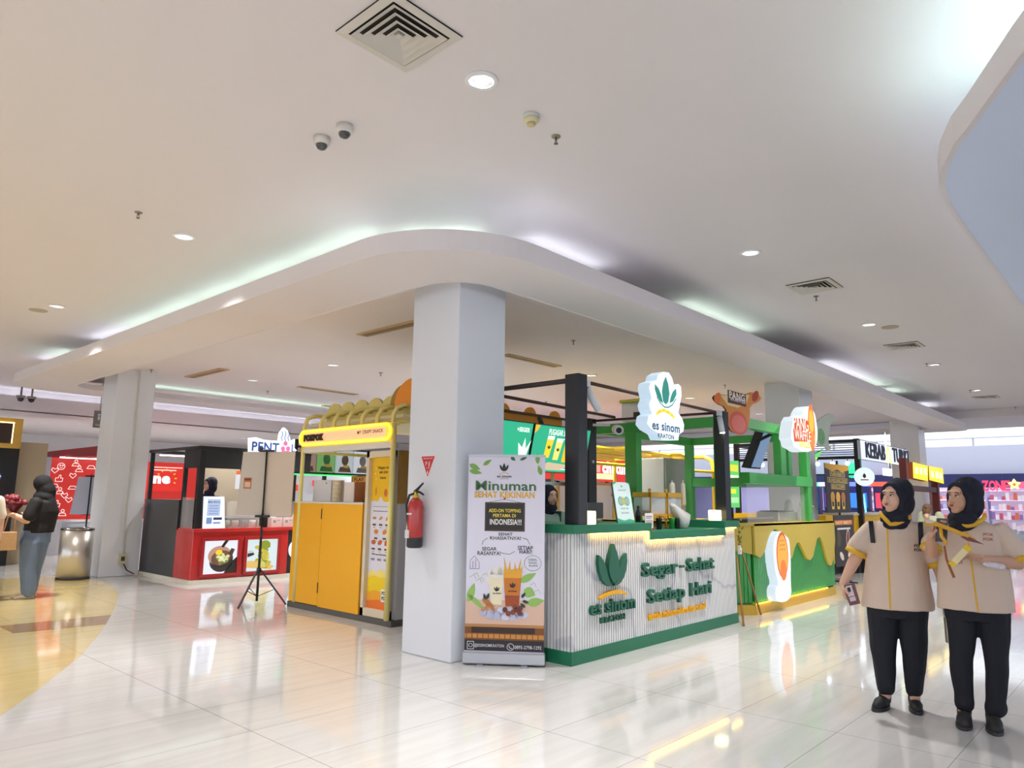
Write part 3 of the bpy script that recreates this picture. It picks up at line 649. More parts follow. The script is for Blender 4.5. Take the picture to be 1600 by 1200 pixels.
a = q3(1028, 682); b = q3(1053, 684); mb.text(Fq, 'KRATON', a[0], a[1]-.01, mat('23415e', .5, emit=.1), w=b[0]-a[0], h=.045, L=1, bold=.03); mb.build('name_letters', t)
MB().tube([(6.35, 3.8, 2.39), (6.35, 3.72, 2.36)], .012, M_blackm).build('hanger', t)

# cube lamps on the counter
for x, y, z, l in ((5.155, 3.785, 1.14, 'small glowing cube lamp at the foot of the left black post'), (7.70, 3.86, 1.14, 'small glowing cube lamp at the foot of the right black post')):
    q = thing('cube_lamp', l, 'lamp', (x, y, z), group='glowing cube lamps on the counter')
    MB().box(x-.055, x+.055, y-.05, y+.06, z, z+.115, glow('fff0b8', 3.2)).build('light_cube', q, bevel=.008)
    mb = MB(); mb.text(XP(y-.052), 'es sinom', x-.04, z+.045, mat('c9c92e', .5, emit=.8), w=.08, h=.022, L=1, bold=.03); mb.build('name_print', q)
# POS terminal
t = thing('pos_terminal', 'black touch-screen till seen from behind on the drinks counter', 'till', (5.6, 4.0, 1.14))
a = PY(906, 785, 3.95); b = PY(943, 810, 3.95)
MB().prism(XP(3.95), [(a.x, b.z), (b.x, b.z), (b.x, a.z), (a.x, a.z)], -.03, 0, mat('2b2a2b', .5)).build('screen_back', t, bevel=.005)
MB().box(a.x+.1, b.x-.1, 3.97, 4.12, 1.14, 1.2, mat('202022', .5)).box((a.x+b.x)/2-.03, (a.x+b.x)/2+.03, 3.985, 4.02, 1.15, b.z+.05, mat('202022', .5)).build('stand', t)
MB().rect(XP(3.949), a.x+.12, b.z+.05, a.x+.17, b.z+.07, mat('b5b2ae', .5), 1).build('rating_label', t)
# table menu sign
t = thing('menu_board', 'white and green drinks menu standing on the counter', 'sign', (5.95, 3.85, 1.14))
bl = PY(966, 818, 3.86); br = PY(992, 818, 3.86)
F = Frame((bl.x, 3.86, 1.141), (1, 0, 0), (-.10, .10, 1)); wM = br.x-bl.x; hM = .385
mb = MB(); mb.prism(F, [(0, 0), (wM, 0), (wM, hM), (0, hM)], -.02, 0, glow('dff2ee', .55), mat('5a6b66', .5)); mb.build('panel', t)
mb = MB(); gm = mat('3d9c7a', .5, emit=.2)
mb.poly(F, [(0, 0), (wM, 0), (wM, .02), (wM*.7, .035), (wM*.4, .02), (wM*.2, .03), (0, .045)], gm, 1); mb.poly(F, [(0, hM), (0, hM-.03), (.05, hM-.008), (.07, hM)], gm, 1); mb.poly(F, [(wM, hM), (wM-.06, hM), (wM-.02, hM-.012), (wM, hM-.03)], gm, 1)
leaflogo(mb, F, wM*.5, hM-.05, .025, gm, 1)
for sx in (.33, .7): mb.oval(F, wM*sx, hM*.53, .045, .045, gm, 1); mb.oval(F, wM*sx, hM*.53, .036, .036, glow('c8e6dc', .3), 2)
mb.leaf(F, wM*.5, hM*.42, .09, .04, PI/2, mat('dfbf4a', .5), 3)
for z, s in ((.78, 'SINOM'), (.33, 'HARI INI'), (.22, 'SEGAR')): mb.text(F, s, wM*.5, hM*z, mat('2b4a40', .5), w=wM*.45, h=.016, center=True, L=1)
mb.build('print', t)
# QR-stand without code
a = PY(1007, 831, 3.80); b = PY(1019, 797, 3.80)
t = thing('payment_stand', 'small upright white payment card stand at the step of the counter', 'sign', (a.x, 3.8, 1.06))
F = XP(3.79); MB().prism(F, [(a.x, 1.061), (b.x, 1.061), (b.x, 1.23), (a.x, 1.23)], -.006, 0, mat('e3dedb', .4)).build('card', t)
mb = MB(); mb.rect(F, a.x+.015, 1.11, b.x-.015, 1.165, mat('c4aba6', .5), 1); mb.rect(F, a.x+.015, 1.195, b.x-.02, 1.203, mat('6b6361', .5), 1); mb.rect(F, a.x+.015, 1.18, b.x-.03, 1.186, mat('6b6361', .5), 1); mb.poly(F, [(b.x, 1.061), (b.x, 1.09), (a.x+.03, 1.061)], mat('b63a35', .5), 1); mb.build('print', t)
# brass drink dispenser
t = thing('drink_dispenser', 'twin-tank brass and clear plastic drink dispenser with amber tea', 'dispenser', (6.7, 4.05, 1.06))
a = PY(1003, 812, 4.05); b = PY(1055, 772, 4.05); X0, X1 = a.x+.03, b.x; Z0, Z1 = 1.15, b.z+.0; br_ = mat('c99a2e', .3, metal=.6)
Xm = (X0+X1)/2
for (u0, u1) in ((X0, Xm-.01), (Xm+.01, X1)):
    MB().box(u0+.01, u1-.01, 3.97, 4.17, Z0+.06, Z1-.02, mat('dfe6ea', .08, alpha=.38)).build('tank', t)
    MB().box(u0+.014, u1-.014, 3.974, 4.166, Z0+.05, Z0+.10, mat('c07a16', .15, coat=.5)).build('tea', t)
    MB().box(u0, u1, 3.96, 4.18, Z1-.04, Z1+.01, br_).build('lid', t, bevel=.004)
    MB().lathe(((u0+u1)/2, 4.07, Z1), [(.02, 0), (.012, .02), (.022, .04), (.004, .055)], br_, 12).build('lid_knob', t)
    mb = MB()
    for xx in (u0+.006, u1-.006): mb.box(xx-.006, xx+.006, 3.96, 3.972, Z0, Z1, br_)
    mb.box(u0, u1, 3.955, 3.965, Z0+.02, Z0+.065, br_)
    for k in range(7): mb.ell((u0+.02+(u1-u0-.04)*k/6, 3.953, Z0+.02), .012, br_, 8, 6)
    mb.build('brass_gallery', t)
    MB().tube([((u0+u1)/2, 3.955, Z0+.04), ((u0+u1)/2, 3.90, Z0+.04), ((u0+u1)/2, 3.895, Z0)], .009, br_).build('tap', t)
mb = MB()
for xx in (X0+.02, Xm, X1-.02):
    for yy in (3.98, 4.16): mb.tube([(xx, yy, 1.061), (xx, yy, Z0+.05)], .01, br_, 8)
mb.box(X0, X1, 3.96, 4.18, Z0+.045, Z0+.055, br_); mb.build('stand', t)
# cups, bottle, hanging bags
for x0, cc, l in ((1030, '1f1a18', 'black cup under the dispenser'), (1050, '2f9e3c', 'bright green cup beside the dispenser'), (1058, '20382c', 'dark green cup right of the bright green cup')):
    p = PY(x0, 822, 3.93); solo(MB().lathe((p.x, 3.93, 1.061), [(.024, 0), (.032, .11), (.033, .115)], mat(cc, .4), 16), 'cup', l, 'cup', (p.x, 3.93, 1.061))
p = PY(999, 810, 3.95); t = thing('sauce_bottle', 'small dark bottle left of the drink dispenser', 'bottle', (p.x-.02, 3.95, 1.14)); MB().lathe((p.x-.02, 3.95, 1.14), [(.026, 0), (.028, .09), (.012, .12), (.01, .14)], M_blackm, 14).build('bottle_body', t); MB().lathe((p.x-.02, 3.95, 1.279), [(.012, 0), (.012, .02)], mat('3a2c28', .5), 12).build('bottle_cap', t)
def wrink(o, amp, sc_, seed=0):
    from mathutils import noise as nz
    for v in o.data.vertices: v.co += nz.noise_vector(v.co*sc_+Vector((seed, 0, 0)))*amp
p = PY(1068, 828, 3.92); x0 = p.x-.06
o = solo(MB().cap((x0+.03, 3.92, 1.15), .088, (x0-.10, 3.95, 1.31), .03, mat('e0ddda', .25, alpha=.75), 20), 'plastic_bag', 'translucent plastic bag of ice slumped on the lower counter', 'bag', (x0, 3.93, 1.061))
wrink(o, .03, 14)
for x_, w_, l in ((1050, .035, 'left long white paper bag hung behind the dispenser'), (1067, .028, 'right long white paper bag hung behind the dispenser')):
    a = PY(x_, 754, 4.35); b = PY(x_, 790, 4.35); t = thing('straw_bag', l, 'bag', (a.x, 4.35, b.z), group='white bags hung behind the dispenser')
    MB().cap((a.x, 4.35, b.z+.02), w_*1.2, (a.x, 4.35, a.z-.03), w_, mat('e6dccb', .5)).build('sleeve', t)
    MB().tube([(a.x, 4.35, a.z-.02), (a.x, 4.35, a.z+.03)], [.012, .006], mat('ded3c0', .5), 8).build('knot', t)
    MB().bar((a.x, 4.35, b.z-.02), (a.x+.0, 4.35, 1.07), .02, .02, mat('b8b5b0', .4)).build('hook_stand', t)
# menu screens over the rear of the kiosk
def screen(x0l, x1l, x0r, x1r, zt0, zt1, zb, label, title):
    pass
t = thing('menu_screen', 'green backlit menu screen with three yellow drinks and the words PUGASAR SERIES', 'screen', (6.0, 5.3, 1.65))
def quadframe(tl, tr, Y, h):
    a = PY(*tl, Y); b = PY(*tr, Y); return a, b
F = Frame((6.0, 5.22, 1.66), (1, -.03, 0), (0, -.22, 1)); Wd, Hd = .98, .52
gs = glow('29b287', .75)
MB().prism(F, [(-.01, -.01), (Wd+.01, -.01), (Wd+.01, Hd+.01), (-.01, Hd+.01)], -.05, -.002, M_black).build('casing', t)
mb = MB(); mb.rect(F, 0, 0, Wd, Hd, gs, 0)
wt = glow('f2fff8', .9); mb.text(F, 'PUGASAR SERIES..', .24, Hd-.1, wt, w=.44, h=.07, L=1, bold=.02); mb.rect(F, .52, Hd-.14, .72, Hd-.128, wt, 1)
mb.poly(F, [(0, Hd), (.08, Hd), (.05, Hd-.06), (0, Hd-.1)], glow('f0c02e', .7), 1); mb.poly(F, [(.0, 0), (.22, 0), (.1, .09), (0, .1)], glow('f0d65e', .7), 1)
for k, (x, c) in enumerate(((.20, 'f0ca2e'), (.36, 'e6d86e'), (.52, 'f2b91e'))):
    z = .16-.02*k; mb.poly(F, [(x+.01, z), (x+.10, z), (x+.145, z+.22), (x+.03, z+.22)], glow(c, .9), 2); mb.poly(F, [(x+.03, z+.21), (x+.145, z+.21), (x+.15, z+.25), (x+.035, z+.25)], wt, 3)
    leaflogo(mb, F, x+.075, z+.1, .05, mat('3a7a35', .5), 4)
mb.poly(F, [(.14, .02), (.55, .02), (.68, .09), (.3, .11)], glow('e9d2ae', .6), 1)
mb.stroke(F, [(.72, .1), (.78, .16)], .01, wt, 1); mb.stroke(F, [(.72, .22), (.79, .24)], .01, wt, 1); mb.rect(F, .55, .03, .72, .04, wt, 2)
mb.build('picture', t)
MB().bar((6.4, 5.4, 2.3), (6.4, 5.27, 2.0), .04, .04, M_black).build('mount', t)
t = thing('menu_screen', 'green backlit menu screen with white splash, half hidden by the near pillar', 'screen', (5.0, 5.3, 1.65))
F = Frame((5.0, 5.25, 1.66), (1, -.03, 0), (0, -.22, 1))
MB().prism(F, [(-.01, -.01), (.97, -.01), (.97, .53), (-.01, .53)], -.05, -.002, M_black).build('casing', t)
mb = MB(); mb.rect(F, 0, 0, .96, .52, gs, 0); mb.text(F, '+SEGER', .72, .42, wt, w=.2, h=.05, L=1, bold=.03)
mb.poly(F, [(.76, .02), (.93, .02), (.92, .16), (.97, .34), (.90, .24), (.87, .36), (.84, .25), (.77, .3), (.80, .17)], wt, 1); leaflogo(mb, F, .78, .04, .05, mat('3a7a35', .5), 2); mb.build('picture', t)
MB().bar((5.5, 5.4, 2.3), (5.5, 5.27, 2.0), .04, .04, M_black).build('mount', t)
# rear work counter of the drinks kiosk
t = thing('back_counter', 'steel work counter with shelf along the rear of the drinks kiosk', 'counter', (5.5, 5.5, 0))
MB().box(5.45, 7.1, 5.5, 6.0, .86, .9, M_steel).build('worktop', t); MB().box(5.47, 7.08, 5.55, 5.98, 0, .86, mat('8f9491', .5)).build('cabinet', t)
MB().box(5.45, 7.1, 5.96, 6.0, .9, 1.25, mat('b7b9b6', .35, metal=.6)).build('splashback', t)
MB().box(5.4, 7.15, 5.55, 5.95, 1.52, 1.56, M_steel).build('shelf', t)
for x in (5.45, 7.1): MB().box(x-.015, x+.015, 5.93, 5.97, 1.2, 2.3, M_steel).build('upright', t)
for k in range(7):
    x = 5.6+k*.2; solo(MB().lathe((x, 5.7, .9), [(.05, 0), (.05, .22+.03*(k % 3)), (.02, .3)], mat(('e6b58a', 'e8ded0', 'cf9060')[k % 3], .3), 14), 'storage_jar', '%s jar of ingredients from the left on the rear steel counter' % ORD[k+1], 'jar', (x, 5.7, .9), 'jars on the rear counter')

# ================================================================= WAFFLE KIOSK
my = mat('c9b04a', .55); mgr = mat('2f9a3c', .35, coat=.3); M_frameg = mat('46b04f', .4, coat=.2)
t = thing('waffle_counter', 'yellow waffle counter with green fluted lower front cut in a wavy drip line', 'counter', (8.7, 3.9, 0))
Fw = XP(3.87)
body = [(8.66, 3.885), (11.5, 3.885), (11.5, 4.5), (9.0, 4.5), (9.0, 5.9), (8.42, 5.9), (8.42, 4.08)]
MB().prism(F0, body, .12, 1.06, mat('24803a', .5)).build('body', t)
wave = [(8.64, .72), (8.78, .67), (8.92, .74), (9.02, .87), (9.13, .97), (9.24, 1.01), (9.36, 1.0), (9.46, .90), (9.58, .70), (9.71, .60), (9.8, .63), (9.9, .75), (10.0, .82), (10.08, .81), (10.2, .70), (10.32, .59), (10.45, .56), (10.57, .61), (10.68, .76), (10.76, .85), (10.86, .87), (10.96, .79), (11.08, .58), (11.19, .45), (11.28, .44), (11.38, .52), (11.46, .68), (11.5, .80)]
def wz(x):
    for (x0, z0), (x1, z1) in zip(wave, wave[1:]):
        if x <= x1: return z0+(z1-z0)*(x-x0)/(x1-x0)
    return wave[-1][1]
mb = MB(); slats(mb, Fw, 8.66, 11.5, .145, lambda x: min(1.04, wz(x)+.03), mgr, .05, .042, .02)
Fc = Frame((8.42, 4.08, 0), (.24, -.195, 0)); slats(mb, Fc, 0, .30, .145, lambda x: .80, mgr, .05, .042, .015); Fl = YP(8.42); slats(mb, Fl, -5.9, -4.08, .145, lambda x: .8, mgr, .05, .042, .015)
mb.build('green_fluted_panel', t)
mb = MB()
n = len(wave); ys = [(x, z) for x, z in wave]
for (x0, z0), (x1, z1) in zip(ys, ys[1:]): mb.prism(Fw, [(x0, z0), (x1, z1), (x1, 1.085), (x0, 1.085)], .022, .05, my)
mb.prism(Fc, [(0, .78), (.31, .72), (.31, 1.085), (0, 1.085)], .016, .04, my); mb.prism(Fl, [(-5.9, .8), (-4.08, .78), (-4.08, 1.085), (-5.9, 1.085)], .016, .04, my)
mb.build('yellow_drip_panel', t)
MB().prism(F0, [(8.64, 3.82), (11.52, 3.82), (11.52, 4.55), (9.05, 4.55), (9.05, 5.92), (8.38, 5.92), (8.38, 4.06)], 1.06, 1.085, my).build('countertop', t)
MB().prism(F0, [(8.655, 3.845), (11.5, 3.845), (11.5, 4.5), (9.0, 4.5), (9.0, 5.9), (8.405, 5.9), (8.405, 4.07)], .0, .12, mat('cda62e', .4)).build('plinth', t)
mb = MB(); led2 = glow('ffc92e', 7)
mb.box(8.66, 11.1, 3.825, 3.84, .128, .136, led2)
for seg in ([k for k in range(12, 16)], [k for k in range(20, 24)], [25, 26]):
    for k in seg: (x0, z0), (x1, z1) = ys[k], ys[k+1]; mb.bar((x0, 3.862, z0-.012), (x1, 3.862, z1-.012), .012, .012, led2)
mb.build('led_strip', t)
# plain waffle-shaped light box on the counter front (the character print of the photograph is left out)
t = thing('waffle_lightbox', 'tall white glowing lightbox with an orange waffle shape on the counter front', 'sign', (9.3, 3.8, .1))
def sm(pts, n=3):
    for _ in range(n):
        q = []
        for i in range(len(pts)): a, b = pts[i], pts[(i+1) % len(pts)]; q += [(a[0]*.75+b[0]*.25, a[1]*.75+b[1]*.25), (a[0]*.25+b[0]*.75, a[1]*.25+b[1]*.75)]
        pts = q
    return pts
ol = sm([(9.0, .14), (9.0, .3), (9.12, .34), (9.02, .5), (8.98, .8), (9.08, .95), (9.25, 1.0), (9.42, .92), (9.52, .88), (9.54, .6), (9.5, .34), (9.52, .16), (9.3, .10)], 2)
F = XP(3.74); MB().prism(F, ol, -.12, 0, glow('eaf2f8', .74), glow('d3e2ee', .66)).build('light_panel', t)
mb = MB(); mb.oval(F, 9.27, .69, .19, .29, glow('d9602a', .6), 1); mb.oval(F, 9.275, .68, .165, .26, glow('f2a33c', .8), 2); mb.oval(F, 9.28, .50, .10, .13, glow('e8742c', .8), 3)
for k in range(3):
    for j in range(3): mb.oval(F, 9.21+.06*k, .76+.055*j, .011, .012, mat('a0481e', .5), 3)
mb.build('waffle_print', t)

t = thing('overhead_gantry', 'bright green square-tube frame over the waffle counter', 'frame', (8.6, 4.0, 1.085))
def gb(*a): MB().box(*a, M_frameg).build('beam', t, bevel=.004)
def gp(*a): MB().box(*a, M_frameg).build('post', t, bevel=.004)
gb(8.3, 11.0, 3.96, 4.08, 2.30, 2.43); gb(8.86, 11.05, 3.95, 4.09, 1.59, 1.73)
gb(8.26, 8.38, 4.08, 5.95, 2.27, 2.40); gb(10.9, 11.02, 4.08, 5.9, 2.28, 2.40); gb(8.3, 11.0, 5.86, 5.98, 2.27, 2.40); gb(10.9, 11.02, 4.09, 5.9, 1.59, 1.73)
gp(8.26, 8.40, 5.26, 5.44, 0, 2.27); gp(9.95, 10.13, 3.97, 4.08, 1.73, 2.30); gp(10.3, 10.42, 4.0, 4.08, 1.73, 2.3); gp(10.88, 11.02, 3.96, 4.08, 1.085, 2.30); gp(8.42, 8.55, 4.1, 4.22, 1.085, 2.3); gp(10.88, 11.0, 5.86, 5.98, 0, 2.28)
t = thing('display_glass', 'clear glass screen standing along the front of the waffle counter', 'glass screen', (8.9, 4.02, 1.085))
MB().box(8.9, 10.05, 4.015, 4.023, 1.086, 1.59, M_glass).build('pane', t); MB().box(10.07, 11.0, 4.015, 4.023, 1.086, 1.59, M_glass).build('pane', t)
t = thing('storage_container', 'clear plastic storage container with yellow-green lid on top of the green frame', 'container', (8.32, 5.2, 2.4))
MB().box(8.15, 8.5, 5.02, 5.42, 2.40, 2.66, mat('dfe9e6', .2, alpha=.55)).build('tub', t, bevel=.02); MB().box(8.13, 8.52, 5.0, 5.44, 2.66, 2.70, mat('c9cf3e', .4)).build('lid', t, bevel=.01)
MB().box(8.14, 8.148, 5.12, 5.22, 2.45, 2.52, mat('2f3a34', .5)).build('name_sticker', t)
# PANG WAFFLE round-edged light box
t = thing('waffle_lightbox', 'large white cut-out lightbox reading PANG WAFFLE over the waffle counter', 'sign', (9.7, 3.7, 2.3))
pxs = [(1240, 650), (1252, 652), (1256, 640), (1262, 634), (1268, 637), (1274, 648), (1276, 662), (1278, 680), (1275, 697), (1266, 706), (1254, 706), (1246, 700), (1240, 698), (1238, 688), (1235, 684)]
def qf(Y): return lambda x, y: (lambda p: (p.x, p.z))(PY(x, y, Y))
q3 = qf(3.6); F = XP(3.6)
ol = [q3(*a) for a in pxs]; MB().prism(F, sm(ol, 1), -.16, 0, glow('eef2f5', .76), glow('dbe6ee', .66)).build('light_panel', t)
mb = MB()
def tx(s, x0, y0, x1, y1, m, L, bold=.04, F_=None, q_=None):
    a = (q_ or q3)(x0, y0); b = (q_ or q3)(x1, y1); c = (q_ or q3)(x1, y0)
    mb.text(F_ or F, s, a[0], (a[1]+c[1])/2, m, w=b[0]-a[0], h=b[1]-(a[1]+c[1])/2+.0, L=L, bold=bold)
mb.poly(F, [q3(*a) for a in ((1239.5, 674), (1239.5, 653), (1263, 655), (1263, 673), (1267, 675), (1267, 690), (1241, 690))], glow('d0541e', .7), 1); tx('PANG', 1240, 672, 1262, 654, glow('fdf6ee', .9), 3, .0)
tx('WAFFLE', 1242, 688, 1266, 675, glow('fdf6ee', .9), 3, .0)
tx('SINGLES', 1249, 700, 1265, 691, glow('e6c21a', .9), 1, .05)
a = q3(1268, 668); mb.oval(F, a[0], a[1], .13, .33, glow('e86a24', .8), 1); mb.oval(F, a[0], a[1]+.08, .09, .17, glow('f4a836', .9), 2); mb.oval(F, a[0]+.02, a[1]-.17, .09, .12, glow('ee7a2c', .9), 2)
mb.build('print', t)
MB().bar((10.1, 3.97, 2.35), (10.1, 3.75, 2.35), .06, .06, M_frameg).build('bracket', t)
# translucent grey back side of a second sign
t = thing('sign_board', 'pale grey-green back of a cut-out sign at the right corner of the waffle kiosk', 'sign', (11.5, 3.9, 2.2))
q3 = qf(3.95); ol = sm([q3(*a) for a in ((1272, 664), (1284, 652), (1297, 645), (1305, 650), (1304, 656), (1297, 663), (1296, 680), (1294, 694), (1300, 700), (1293, 706), (1290, 697), (1276, 698))], 1)
MB().prism(XP(3.95), ol, -.02, .0, mat('c3cdc0', .5)).build('board', t); a = q3(1283, 682); mb = MB(); mb.oval(XP(3.95), a[0], a[1], .17, .13, mat('6fae6a', .4), 1); mb.build('green_lamp', t)
MB().bar((11.0, 4.02, 2.35), (11.6, 3.97, 2.35), .05, .05, M_frameg).build('bracket', t)
# shirt-shaped board with words (character left out)
t = thing('sign_board', 'orange and yellow hanging board with the words PANG WAFFLE above the counter', 'sign', (8.7, 3.9, 2.4))
q3 = qf(3.93); F = XP(3.93)
ol = [q3(*a) for a in ((1114, 621), (1120, 616), (1140, 617), (1165, 616), (1176, 612), (1190, 620), (1187, 627), (1171, 634), (1172, 650), (1170, 668), (1160, 676), (1148, 677), (1139, 670), (1136, 650), (1134, 636), (1120, 630))]
MB().prism(F, sm(ol, 1), -.02, 0, mat('d98a3a', .5), mat('4a2a18', .5)).build('board', t)
mb = MB(); mb.poly(F, [q3(*a) for a in ((1126, 618), (1171, 617), (1166, 631), (1153, 637), (1137, 633))], mat('e3d59a', .5), 1)
tx('PANG', 1139, 625, 1163, 617, mat('f3ead8', .5), 4, .03, F, q3); mb.rect(F, *q3(1137, 629), *q3(1165, 616.5), mat('5c2a1e', .5), 2); tx('WAFFLE', 1140, 628.5, 1164, 625.5, mat('e9dfe8', .5), 4, .03, F, q3)
a = q3(1154, 661); mb.oval(F, a[0], a[1], .26, .15, mat('d8573a', .4), 2); mb.oval(F, a[0], a[1]-.01, .2, .11, mat('e8776a', .4), 3); a = q3(1121, 622); mb.oval(F, a[0], a[1], .1, .06, mat('e8742c', .5), 2, .5); a = q3(1180, 619); mb.oval(F, a[0], a[1], .12, .06, mat('b43c28', .5), 2, .5)
mb.build('print', t)
MB().bar((8.9, 4.02, 2.4), (8.9, 3.95, 2.4), .05, .05, M_frameg).build('bracket', t)
# television on the kiosk
t = thing('television', 'flat television seen edge-on, tilted and hung from the green frame', 'television', (10.0, 4.35, 1.85))
a, b, c, d = (PY(1207, 675, 4.3), PY(1188, 733, 4.3), PY(1180, 668, 4.55), PY(1165, 725, 4.55))
mb = MB(); e = [PY(1194, 671, 4.3), a, b, PY(1172, 732, 4.3)]; off = Vector((-.06, .10, .015))
mb.add(e+[v+off for v in e], [(3, 2, 1, 0), (4, 5, 6, 7), (0, 1, 5, 4), (1, 2, 6, 5), (2, 3, 7, 6), (3, 0, 4, 7)], M_black); mb.build('casing', t)
cen = sum(e, Vector())/4; mb = MB(); e2 = [cen+(v-cen)*.93+Vector((0, -.006, 0)) for v in e]; mb.add(e2, [(3, 2, 1, 0)], glow('7f98bd', .55)); mb.build('screen', t)
MB().bar((10.05, 4.1, 2.33), (10.0, 4.38, 2.2), .04, .04, M_black).build('arm', t)
for (Yv, pts_, l) in ((6.0, ((1136, 793), (1156, 793), (1154, 720), (1136, 720)), 'green glowing menu panel seen behind the right black post'), (5.2, ((1251, 733), (1264, 735), (1287, 702), (1268, 712)), 'tilted green glowing menu panel behind the PANG WAFFLE sign')):
    q3 = qf(Yv); P4 = [q3(*a) for a in pts_]; F = XP(Yv); cx_ = sum(p[0] for p in P4)/4; cz_ = sum(p[1] for p in P4)/4
    t = thing('menu_sign', l, 'sign', (cx_, Yv, cz_)); MB().prism(F, P4, -.04, 0, glow('5fd06a', .75), M_black).build('light_panel', t)
    mb = MB(); du = Vector((P4[1][0]-P4[0][0], P4[1][1]-P4[0][1])); dv = Vector((P4[3][0]-P4[0][0], P4[3][1]-P4[0][1])); o_ = Vector(P4[0])
    def pq(u, v): p = o_+du*u+dv*v; return (p.x, p.y)
    for (u0, v0, u1, v1, c) in ((.15, .78, .85, .93, 'e6e63a'), (.1, .62, .9, .7, 'f0f8d8'), (.1, .45, .9, .57, '2a9a48'), (.1, .3, .7, .4, 'e6f03a'), (.1, .1, .9, .22, 'b8f0b0')):
        mb.poly(F, [pq(u0, v0), pq(u1, v0), pq(u1, v1), pq(u0, v1)], glow(c, .7), 2)
    mb.build('print', t)
    if Yv > 5.5: MB().box(cx_-.02, cx_+.02, Yv+.02, Yv+.06, 0, cz_, M_black).build('post', t)
    else: MB().bar((cx_, Yv+.02, cz_), (cx_, Yv+.02, 3.45), .03, .03, M_black).build('hanger', t)
# trays, small things and bamboo stems at the waffle counter
t = thing('griddle', 'black griddle tray behind the glass of the waffle counter', 'griddle', (9.3, 4.2, 1.086)); MB().box(8.95, 9.95, 4.12, 4.45, 1.086, 1.13, M_black).build('tray', t); MB().box(8.9, 10.0, 4.14, 4.16, 1.13, 1.15, M_steel).build('rail', t)
t = thing('griddle', 'steel griddle box on the right half of the waffle counter', 'griddle', (10.5, 4.2, 1.086)); MB().box(10.15, 10.85, 4.12, 4.45, 1.086, 1.22, M_steel).build('case', t, bevel=.01); MB().box(10.2, 10.8, 4.15, 4.42, 1.22, 1.235, M_black).build('plate', t)
for k, (b0, t0, l) in enumerate((((1162, 979), (1151, 868), 'bamboo stick leaning between the two counters, left one'), ((1189, 961), (1158, 858), 'bamboo stick leaning across the green counter corner, right one'))):
    p = PZ(*b0, 0); q = PY(*t0, 3.80); solo(MB().tube([p+Vector((0, 0, .008)), p.lerp(q, .5), q], [.013, .012, .010], mat('9a7440', .5), 8), 'bamboo_stick', l, 'stick', tuple(p))
p = PY(1156, 855, 3.78); t = thing('potted_foliage', 'thin plant sprig with small leaves between the two counters', 'plant', (p.x, 3.78, .8))
mb = MB()
for k in range(26):
    a_ = rnd.uniform(0, 6.28); h_ = rnd.uniform(-.08, .32); c = Vector((p.x+.03*math.cos(a_), 3.78+.02*math.sin(a_), p.z+h_)); Fr = Frame(c, (math.cos(a_), math.sin(a_), .2), (0, .2, 1)); mb.leaf(Fr, 0, 0, .05, .022, rnd.uniform(0, 3), mat(('7f9a3c', 'a38a3a', '4f7a34')[k % 3], .5), 0)
mb.build('leaves', t); MB().tube([(p.x, 3.80, p.z-.35), (p.x, 3.78, p.z+.3)], [.006, .003], mat('6f5a34', .6), 6).build('stem', t)
MB().box(p.x-.02, p.x+.03, 3.77, 3.80, p.z-.08, p.z+.02, mat('e8e8e4', .5)).build('tag', t)
# flowers/bag on the right of the waffle counter
p = PY(1297, 800, 4.1); t = thing('flower_vase', 'small vase of pale flowers at the right end of the waffle counter', 'vase', (11.25, 4.1, 1.086))
MB().lathe((11.25, 4.1, 1.086), [(.05, 0), (.06, .07), (.03, .14)], mat('d8d8d4', .3), 14).build('vase_body', t)
mb = MB()
for k in range(22): mb.ell((11.25+rnd.gauss(0, .07), 4.1+rnd.gauss(0, .05), 1.30+rnd.gauss(0, .07)), .03, mat(('e6dcb8', 'c9cf7a', 'd9c05a', '8aa25a')[k % 4], .6), 6, 5)
mb.build('flowers', t)
t = thing('plastic_bag', 'clear bag of goods on the waffle counter beside the flowers', 'bag', (10.95, 4.25, 1.086)); o = MB().cap((10.98, 4.3, 1.17), .08, (10.98, 4.3, 1.35), .05, mat('d9dbe0', .2, alpha=.7), 16).build('sack', t)

# ================================================================= things behind the two kiosks
t = thing('steel_cabinet', 'tall brushed steel cabinet standing behind the drink dispenser', 'cabinet', (10.3, 5.9, 0))
cY = PX(993, 716, 10.2).y; cX = PY(1078, 717, 6.0)
p = PY(1037, 715, 6.2); c0 = (p.x, 6.2); pl = PX(993, 716, p.x).y; pr = PY(1078, 717, 6.2).x
mst = mat('b4b8b2', .42, metal=.35)
MB().box(c0[0], pr, c0[1], pl, .05, p.z, mst).build('carcass', t, bevel=.01); MB().box(c0[0]+.02, pr-.02, c0[1]-.02, c0[1], .1, p.z-.05, mst).build('door', t); MB().box(pr-.1, pr-.07, c0[1]-.05, c0[1]-.02, 1.0, 1.4, M_chrome).build('door_handle', t)
MB().box(c0[0]+.02, pr-.02, c0[1]+.02, pl-.02, 0, .05, M_black).build('base', t)
